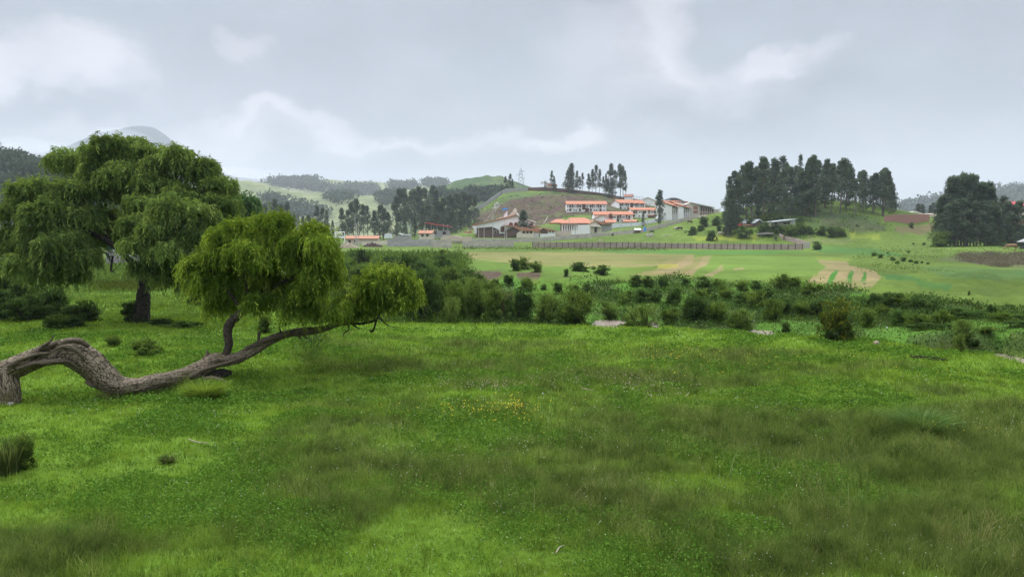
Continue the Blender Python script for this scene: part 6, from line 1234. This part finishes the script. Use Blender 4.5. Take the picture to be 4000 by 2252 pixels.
wallrun('panel_fence', 'long brownish slab fence with dark posts across the far field', [(2080, 946, 967, 238), (2400, 946, 968, 238), (2700, 950, 972, 237), (2950, 953, 975, 236), (3135, 953, 975, 235)], M_f1, M_post, 2.05, cat='fence')
wallrun('panel_fence', 'short pale return of the slab fence at its right corner', [(3136, 948, 971, 235), (3163, 948, 970, 236)], M_f2, M_conl, 2.3, cat='fence'); wallrun('panel_fence', 'slab fence running back from the corner past a tree', [(3160, 946, 968, 237), (3110, 930, 950, 248), (3062, 921, 936, 256)], M_f1, M_conl, 2.2, cat='fence'); wallrun('panel_fence', 'short brown fence piece ending under the roadside tree', [(3062, 918, 938, 254), (3045, 912, 925, 262)], M_f1, M_post, 2.2, cat='fence')
wallrun('panel_fence', 'pale slab fence left of the green gap, with white posts', [(1808, 940, 968, 226), (1900, 943, 966, 230), (2005, 941, 964, 236)], M_f2, M_conl, 1.9, cat='fence')
wallrun('panel_fence', 'pale slab fence at the right end of the grey block wall', [(1684, 935, 966, 222), (1763, 935, 968, 222)], M_f2, M_conl, 2.1, cat='fence'); wallrun('block_wall', 'weathered grey block wall behind the valley bushes', [(1512, 934, 962, 222), (1600, 934, 962, 222), (1683, 935, 962, 222)], M_f3, cat='wall')
wallrun('panel_fence', 'far pale slab fence climbing diagonally to the right', [(1763, 932, 950, 262), (2000, 932, 946, 270), (2100, 929, 944, 275), (2200, 920, 936, 280), (2376, 907, 920, 290), (2476, 896, 912, 300), (2531, 888, 903, 306), (2614, 866, 882, 320), (2669, 851, 866, 332), (2724, 841, 852, 345), (2760, 838, 846, 352)], M_f2, M_conl, 2.6, cat='fence')
wallrun('white_wall', 'white perimeter wall climbing beside the school, with a dark plot in front', [(2390, 872, 891, 334), (2440, 871, 886, 338), (2503, 867, 881, 342), (2528, 860, 873, 346), (2594, 847, 862, 356), (2640, 846, 854, 362), (2696, 844, 851, 368)], M_lwall)
wallrun('hill_wall', 'long grey wall snaking up the hillside to the crest', [(1730, 895, 915, 352), (1756, 886, 905, 362), (1794, 873, 890, 378), (1817, 859, 878, 392), (1841, 842, 862, 410), (1866, 826, 846, 430), (1862, 808, 824, 448), (1888, 794, 810, 468), (1911, 777, 794, 484), (1934, 761, 778, 498), (1958, 745, 760, 510), (1976, 736, 748, 518), (2062, 736, 747, 519)], M_conc)
wallrun('brick_wall', 'dark brick wall along the crest behind the eucalyptus', [(2063, 733, 745, 521), (2120, 732, 744, 521), (2204, 736, 751, 521), (2270, 744, 757, 521), (2338, 752, 762, 522), (2395, 762, 774, 522), (2476, 776, 783, 522), (2500, 780, 786, 522)], pbr('dark_brick', (.13, .075, .06), .95, .2, .6))
e = empty('crest_house', at(2085, 740, 526)); tag(e, 'low brown flat-roofed house on the crest right of the grey wall', 'house'); child(e, 'wall', [(2063, 744), (2128, 742), (2128, 732), (2063, 733)], 526, 0, 7, M_brown); child(e, 'roof', [(2060, 733), (2130, 730), (2130, 732), (2060, 735)], 526, -.6, 7.6, M_conc)
e = empty('crest_house', at(2150, 738, 528)); tag(e, 'pale house with orange roofs on the crest beside a thin eucalyptus', 'house'); child(e, 'wall', [(2126, 740), (2175, 740), (2175, 722), (2150, 722), (2150, 714), (2134, 714), (2134, 726), (2126, 726)], 528, 0, 8, M_tan); child(e, 'roof', [(2142, 724), (2146, 717), (2176, 721), (2178, 726)], 528, -.5, 8, M_orange); child(e, 'balcony', [(2110, 717), (2130, 715), (2130, 717), (2110, 719)], 528, -1, 2, M_white); child(e, 'upper_roof', [(2112, 711), (2138, 710), (2138, 712), (2112, 713)], 528, -1, 3, M_conl)
slabthing('crest_house', 'small pale house behind the broad crest eucalyptus', 'house', [(2208, 748), (2244, 750), (2244, 728), (2208, 725)], 530, 6, M_conl, 'wall'); gabled('house', 'tiny house with red tile roof on the ridge left of the fence posts', 2440, 2468, 774, 767, 758, 505, 7, R(-15), wall=M_white, roof=M_brick)
e = empty('ridge_fence', at(2495, 778, 500)); tag(e, 'tall wire fence on posts along the ridge above the school', 'fence')
for k in range(9): q = 2468 + k * 6; child(e, 'post', [(q, 786), (q + .8, 786), (q + .8, 764 + k * .9), (q, 764 + k * .9)], 500, 0, .15, M_steel)
child(e, 'rail', [(2468, 764), (2516, 771), (2516, 771.8), (2468, 764.8)], 500, 0, .1, M_steel)
# stairway and pavilion
def stair(p0, p1, label):
    n = 26; e = empty('stairway', gx(p0[0], p0[1])); tag(e, label, 'stairs', 'stair kerbs on the slope'); m_ = MB()
    for k in range(n):
        t = k / n; px = p0[0] + (p1[0] - p0[0]) * t; Y = p0[1] + (p1[1] - p0[1]) * t; g_ = gx(px, Y) - e.location; m_.box(g_.x - .22, g_.x + .25, g_.y - .5, g_.y + 1.0, g_.z - 1.0, g_.z + .5)
    m_.build('kerb', M_cream, e)
stair((1868, 398), (1934, 470), 'left of two white stair kerbs climbing to the pavilion'); stair((1886, 398), (1944, 470), 'right of two white stair kerbs climbing to the pavilion'); stair((2124, 392), (2140, 418), 'short white stair on the green slope right of the chapel'); stair((1822, 372), (1828, 392), 'short pale stair at the bottom of the hill wall')
e = empty('pavilion', gx(1942, 474), 0, .5); tag(e, 'round open pavilion at the top of the stair kerbs', 'pavilion')
m_ = MB(); m_.bar((0, 0, -1), (0, 0, .5), 6.5, n=18); m_.build('platform', M_cream, e); m_ = MB(); m_.bar((0, 0, 5.2), (0, 0, 5.9), 4.2, 4.0, n=18); m_.bar((0, 0, 5.9), (0, 0, 7.6), 2.2, 1.6, n=18); m_.build('roof', M_conl, e)
for k in range(8): a = k * .785; m_ = MB(); m_.bar((3.4 * math.cos(a), 3.4 * math.sin(a), .5), (3.4 * math.cos(a), 3.4 * math.sin(a), 5.2), .35, n=8); m_.build('column', M_white, e)
# farm on the mound
e = empty('farm_shed', at(3060, 880, 252)); tag(e, 'long whitish farm shed with pale sloping roof at the foot of the mound', 'building'); child(e, 'wall', [(3013, 882), (3090, 880), (3090, 861), (3013, 866)], 252, .4, 7, M_conl); child(e, 'end_wall', [(3089, 880), (3104, 880), (3106, 856), (3090, 860)], 252, 0, .4, M_lwall); child(e, 'roof', [(3010, 865), (3104, 854.5), (3107, 857), (3013, 868)], 252, -1, 8, M_lwall)
for a_, b_ in ((3028, 3036), (3062, 3074), (3077, 3086)): child(e, 'opening', [(a_, 876), (b_, 876), (b_, 868), (a_, 869)], 252, .3, .5, M_glass)
gabled('farm_house', 'brick farmhouse with pale metal roof left of the whitish shed', 2944, 2984, 882, 870, 858, 250, 8, R(18), wall=M_brown, roof=M_lwall, face='y'); gabled('shed', 'small tiled shed between farmhouse and whitish shed', 2995, 3014, 880, 871, 866, 248, 5, 0, wall=M_brown, roof=M_conl); gabled('shed', 'little brick gable in front of the whitish shed', 3035, 3062, 887, 880, 871, 243, 4, 0, wall=M_brown, roof=M_tile, face='y')
gabled('shed', 'low red-roofed hut at the left foot of the mound', 2886, 2910, 889, 882, 873, 248, 5, R(10), wall=M_brick, roof=M_red); gabled('shed', 'low dull-red roof beside the bright red hut', 2908, 2936, 890, 880, 873, 246, 5, R(-8), wall=M_brick, roof=M_brick); slabthing('stone_wall', 'low dry stone wall below the farm', 'wall', [(2955, 916), (3024, 913), (3022, 909), (3000, 907), (2960, 911)], 236, .6, M_stonew)
# right edge
wallrun('brick_wall', 'long reddish adobe wall between the two eucalyptus groups', [(3455, 842, 866, 300), (3500, 838, 866, 302), (3632, 836, 864, 306)], pbr('reddish_adobe', (.30, .155, .12), .95, .15, .5)); slabthing('house', 'whitish house with three dark windows above the reddish wall', 'house', [(3550, 840), (3604, 840), (3604, 832), (3580, 824), (3550, 832)], 315, 8, M_conl, 'wall')
e = bpy.context.scene.objects[-1] if False else None
slabthing('house', 'beige building just left of the big eucalyptus clump', 'house', [(3632, 866), (3664, 864), (3664, 832), (3632, 836)], 298, 8, M_tan, 'wall'); slabthing('shed', 'small pinkish roofs right of the white house', 'shed', [(3604, 840), (3634, 840), (3634, 833), (3606, 834)], 308, 6, M_tan, 'wall')
gabled('house', 'house with bright red roof at the right edge', 3968, 4060, 836, 804, 786, 262, 10, R(12), wall=M_tan, roof=M_red, ops=[(.3, .3, 'o'), (.6, .3, 'o')]); slabthing('brick_wall', 'brick wall below the red-roofed house at the right edge', 'wall', [(3976, 892), (4080, 895), (4080, 848), (3976, 852)], 240, .5, M_brick)
slabthing('house', 'small white house between the dark trees at right', 'house', [(3912, 826), (3940, 826), (3940, 804), (3926, 801), (3912, 808)], 262, 6, M_conl, 'wall'); gabled('hut', 'whitewashed hut low between the right trees', 3888, 3926, 898, 882, 868, 226, 5, R(20), wall=M_cream, roof=M_conl, face='y'); gabled('shed', 'grey shed cut by the right edge above the dry scrub', 4006, 4090, 968, 944, 926, 172, 2, 0, wall=M_dark, roof=M_conc, face='y')
# behind the big tree
slabthing('stone_building', 'rough grey stone building glimpsed behind the big tree', 'building', [(372, 1092), (468, 1092), (468, 1004), (448, 990), (448, 978), (414, 978), (414, 1030), (380, 1036)], 84, 6, M_stonew, 'wall')
e = empty('metal_roof', at(410, 948, 86)); tag(e, 'white corrugated roof sheet seen through the big tree', 'roof'); child(e, 'sheet', [(372, 950), (446, 944), (447, 948), (374, 953)], 86, -1.5, 3.5, M_white); child(e, 'post', [(436, 985), (439, 985), (439, 948), (436, 948)], 86, 0, .15, M_steel); child(e, 'post', [(380, 985), (383, 985), (383, 952), (380, 952)], 86, 0, .15, M_steel)
slabthing('water_tank', 'blue tank under the white roof sheet', 'tank', [(415, 975), (444, 975), (444, 955), (415, 957)], 87, 1.2, M_blue)
wallrun('adobe_wall', 'low adobe wall with pale coping behind the big trunk', [(345, 1066, 1090, 83), (385, 1066, 1090, 83)], M_tile); wallrun('adobe_wall', 'tan yard wall running right behind the big trunk', [(468, 1072, 1092, 84), (560, 1070, 1090, 84), (800, 1064, 1084, 86)], M_tan); slabthing('roof_edge', 'thin whitish roof edge above the tan yard wall', 'roof', [(560, 1056), (625, 1064), (740, 1066), (740, 1069), (560, 1068)], 88, 2, M_conl)
# poles
def pole(px, yt, yb, Y, label, arms=0, r=.14, mat=None):
    b = at(px, yb, Y); b.z = min(b.z, Hs(b.x, b.y)); h = zpy(yt, Y) - b.z; e = empty('utility_pole', b); tag(e, label, 'pole', 'utility poles'); m_ = MB(); m_.bar((0, 0, -.5), (0, 0, h), r, r * .65, n=8); m_.build('shaft', mat or M_pole, e)
    for k in range(arms): m_ = MB(); m_.box(-.9, .9, -.06, .06, h - .5 - k * .9, h - .38 - k * .9); m_.build('crossarm', M_steel, e)
    return e
for px, yt, yb, Y, lab, ar in [(3, 768, 935, 115, 'pale concrete pole cut by the left edge', 1), (1388, 845, 956, 250, 'taller of two poles in front of the orange-roofed shed', 1), (1400, 866, 956, 248, 'shorter of two poles in front of the orange-roofed shed', 1), (1393, 872, 954, 252, 'slim pole between the pair by the orange-roofed shed', 0), (1316, 866, 958, 245, 'pole rising through the white pipe frame', 1), (1595, 868, 915, 360, 'left of two thin poles behind the white awning', 0), (1603, 868, 915, 360, 'right of two thin poles behind the white awning', 0), (1661, 868, 935, 300, 'pole in front of the red-roofed shed', 0),
                               (1870, 886, 928, 300, 'short pole at the left end of the adobe shed', 0), (1891, 854, 928, 300, 'pole with crossarms before the adobe shed', 2), (1925, 829, 928, 295, 'tallest pole, rising past the chapel roof', 1), (1972, 857, 928, 300, 'pole just left of the chapel door', 0), (1979, 866, 928, 305, 'slim pole right beside the chapel door pole', 0), (2039, 885, 928, 300, 'pole before the three-window adobe wing', 0), (2223, 850, 920, 305, 'pole at the left end of the low school building', 0), (2248, 870, 914, 310, 'short pole before the blank white wall', 0),
                               (2305, 830, 908, 305, 'pole between the blank wall and gatehouse', 0), (2423, 852, 903, 312, 'pole before the white perimeter wall at left', 0), (2466, 835, 897, 312, 'pole by the orange hut behind the perimeter wall', 0), (2517, 832, 898, 310, 'left of two poles under the narrow dark tree', 0), (2530, 840, 896, 312, 'right of two poles under the narrow dark tree', 0), (2599, 841, 884, 330, 'small pole on the dark plot above the pale fence', 0), (2803, 849, 884, 285, 'white pole among bushes left of the mound', 0), (2812, 811, 842, 350, 'thin forked pole on the ridge right of the school', 2), (2308, 900, 918, 300, 'stub pole at the gatehouse wall', 0)]:
    pole(px, yt, yb, Y, lab, ar, .14 if Y > 150 else .12)
m_ = MB()
def wire(a, b, label):
    A_, B_ = a, b; l = MB(); n = 16; prev = None
    for i in range(n + 1):
        t = i / n; p = A_.lerp(B_, t); p.z -= 4 * t * (1 - t) * (A_ - B_).length * .015
        if prev is not None: l.bar(prev, p, .02, n=3)
        prev = p
    tag(l.build('power_line', M_dark), label, 'power line')
wire(at(1400, 868, 248), at(1891, 857, 300), 'thin wire from the shed poles to the pole before the adobe shed'); wire(at(1925, 832, 295), at(2305, 834, 305), 'thin wire crossing in front of the chapel and low school')
def pylon(px, yt, Y, wd, label, basez=None):
    b = gx(px, Y); b.z = b.z if basez is None else basez; h = zpy(yt, Y) - b.z; e = empty('pylon', b); tag(e, label, 'pylon', 'lattice pylons'); m_ = MB(); w0 = wd; r = .13 if Y > 400 else .09
    lv = [0, .2, .38, .54, .68, .8, .9, 1.0]
    def c(t): s = w0 * (1 - t) ** .8 * .5 + .35 * (t < 1); return [Vector((sx * s, sy * s, h * t)) for sx, sy in ((-1, -1), (1, -1), (1, 1), (-1, 1))]
    for a_, b_ in zip(lv[:-1], lv[1:]):
        p, q = c(a_), c(b_)
        for k in range(4): m_.bar(p[k], q[k], r, n=4); m_.bar(p[k], q[(k + 1) % 4], r * .6, n=3); m_.bar(p[(k + 1) % 4], q[k], r * .6, n=3)
    m_.build('lattice', M_steel, e)
    for k, (t, s, ln) in enumerate(((.86, 1, .17), (.72, -1, .17), (.58, 1, .17))):
        a = MB(); z = h * t; a.bar((0, 0, z), (s * h * ln, 0, z), r * .9, n=4); a.bar((0, 0, z + h * .035), (s * h * ln, 0, z), r * .7, n=4); a.bar((s * h * ln, 0, z), (s * h * ln, 0, z - h * .1), r * .6, n=4); a.build('crossarm', M_steel, e)
pylon(2034, 655, 560, 5.5, 'steel lattice pylon on the crest above the grey wall'); pylon(1156, 815, 330, 5, 'lattice pylon standing in front of the eucalyptus belt'); pylon(20, 544, 470, 6, 'lattice pylon above the dark wooded slope at far left', zpy(640, 470))
# small yard things on the slope
gabled('kiosk', 'small brown kiosk with a white lean-to roof by the pale fence', 2480, 2502, 911, 898, 892, 286, 2.4, 0, wall=M_brown, roof=M_white, over=.15, cat='kiosk', drop=.5, rt=.1)
slabthing('booth', 'narrow blue booth right of the kiosk', 'booth', [(2516, 903), (2524, 903), (2524, 887), (2516, 887)], 290, 1, M_blue)
for k, (px, py) in enumerate([(2532, 905), (2546, 905)]):
    b = at(px, py, 284); b.z = Hs(b.x, b.y) + .6; m_ = MB(); m_.bar((0, -.5, 0), (0, .5, 0), .75, n=16); tag(m_.build('concrete_ring', M_conl, None, b), ('left' if k == 0 else 'right') + ' of two pale concrete rings on the pasture', 'concrete ring', 'concrete rings')
M_wrb = pbr('pale_planks', (.55, .5, .4), .9, .15, 2); b = at(2600, 900, 280); m_ = MB(); b.z = Hs(b.x, b.y)
for k in range(9): m_.bar((k * .35 - 2, .3 * math.sin(k * 3), .1), (k * .35 - 1.2 + 1.4, .5 * math.cos(k * 2), .35), .08, n=4)
tag(m_.build('plank_pile', M_wrb, None, b), 'pile of pale planks on the pasture right of the rings', 'pile')
# grazing cattle: one skinned body mesh
def cow(px, py, rz, mat, label, s=1.0, graze=True):
    g_ = hit(px, py, 150); 
    if g_ is None: return
    l = Limb(); l.add([(-1.0, 0, 1.15), (-.8, 0, 1.12), (-.2, 0, 1.05), (.5, 0, 1.08), (.85, 0, 1.15), (1.05, 0, 1.2)], [.12, .30, .36, .34, .26, .12], n=18, m=12, ridge=0, lump=.04)
    hd = (1.55, 0, .35) if graze else (1.6, 0, 1.55); l.add([(.85, 0, 1.2), (1.15, 0, 1.0 if graze else 1.4), (1.38, 0, .65 if graze else 1.5), hd, (hd[0] + .22, 0, hd[2] - .2)], [.22, .17, .14, .13, .07], n=12, m=10, ridge=0, lump=0)
    for x, y in ((-.78, .2), (-.72, -.2), (.72, .18), (.66, -.18)): l.add([(x, y, 1.0), (x + (.06 if x > 0 else -.08), y, .55), (x, y, .05)], [.13, .075, .06], n=8, m=8, ridge=0, lump=0)
    l.add([(-1.02, 0, 1.25), (-1.15, 0, .9), (-1.14, 0, .45)], [.04, .03, .05], n=6, m=6, ridge=0, lump=0)
    for y in (.16, -.16): l.add([(hd[0] - .05, y * .5, hd[2] + .1), (hd[0] - .06, y * 1.6, hd[2] + .16)], [.05, .02], n=4, m=5, ridge=0, lump=0)
    o = l.build('cow', mat); o.location = g_; o.rotation_euler = (0, 0, rz); o.scale = (s, s, s); tag(o, label, 'cow')
M_c1 = pbr('brown_hide', (.07, .04, .025), .9, .2, 2); M_c2 = pbr('black_hide', (.02, .018, .016), .9, .2, 2); M_c3 = pbr('pale_hide', (.42, .36, .29), .9, .3, 2); M_c4 = pbr('tan_hide', (.24, .14, .07), .9, .15, 2)
cow(2694, 874, .3, M_c1, 'dark brown cow grazing high on the slope below the unfinished building'); cow(2564, 894, 2.8, M_c1, 'brown cow by the pale fence right of the booth'); cow(2656, 900, 3.3, M_c2, 'black cow near the bushes on the slope'); cow(2640, 900, .2, M_c3, 'pale cow just left of the black one'); cow(2818, 921, 3.0, M_c3, 'pale cow near the bushes at the left foot of the mound'); cow(3030, 940, 1.4, M_c2, 'black cow in the yellowish strip behind the slab fence'); cow(2800, 938, 1.3, M_c2, 'small dark animal left in the yellowish strip', .8); cow(2393, 923, 1.6, M_c1, 'brownish cow facing us before the pale diagonal fence'); cow(2345, 946, 0, M_c3, 'tiny pale calf lying left in the fenced field', .6); cow(2548, 911, 2.6, M_c2, 'black animal lying below the concrete rings', .8); cow(3952, 976, 2.9, M_c4, 'tan cow at the edge of the dry scrub at right')
# mist wreathing the far peak
mm = bpy.data.materials.new('mist'); mm.use_nodes = True; g = NT(mm.node_tree); g.n.clear()
pv = g.node('ShaderNodeVolumePrincipled'); pv.inputs['Color'].default_value = (.93, .94, .96, 1); pv.inputs['Density'].default_value = .0013; pv.inputs['Anisotropy'].default_value = .1
o = g.node('ShaderNodeOutputMaterial'); g.l.new(pv.outputs[0], o.inputs['Volume'])
def mist(px, py, Y, rx, rz, label, ry=260):
    th, ph = np.meshgrid(np.linspace(0, np.pi, 40), np.linspace(0, 2 * np.pi, 72, endpoint=False), indexing='ij'); D = np.stack([np.sin(th) * np.cos(ph), np.sin(th) * np.sin(ph), np.cos(th)], -1).reshape(-1, 3)
    r = 1 + .75 * (fbm(D[:, 0] * 2.2 + px, D[:, 2] * 2.2 + D[:, 1] * 1.7, 7, 4) - .5); c = at(px, py, Y); V = D * r[:, None] * np.array([rx / F * Y, ry, rz / F * Y])
    ii = np.arange(40 * 72).reshape(40, 72); jj = np.roll(ii, -1, 1); f = np.stack([ii[:-1], ii[1:], jj[1:], jj[:-1]], -1).reshape(-1, 4)
    tag(link('mist', npmesh('mist', V, [f], mm, smooth=True), None, c), label, 'mist', kind='stuff')
mist(490, 545, 3900, 95, 34, 'mist patch between the two summits'); mist(480, 640, 3900, 330, 55, 'long mist bank along the foot of the peak'); mist(100, 590, 3800, 220, 45, 'mist bank over the far left ridge'); mist(900, 690, 3900, 240, 38, 'low mist lying on the far slope right of the peak')

# ------------------------------------------------------------------ air
hz = MB(); hz.box(-9500, 9500, -400, 9400, -60, 820)
hm = bpy.data.materials.new('haze'); hm.use_nodes = True; g = NT(hm.node_tree); g.n.clear()
pv = g.node('ShaderNodeVolumePrincipled'); pv.inputs['Color'].default_value = (.80, .825, .89, 1); pv.inputs['Density'].default_value = HAZE; pv.inputs['Anisotropy'].default_value = .2
o = g.node('ShaderNodeOutputMaterial'); g.l.new(pv.outputs[0], o.inputs['Volume'])
if HAZE > 0: tag(hz.build('haze', hm), 'thin pale blue air haze over the valley', 'haze', kind='stuff')
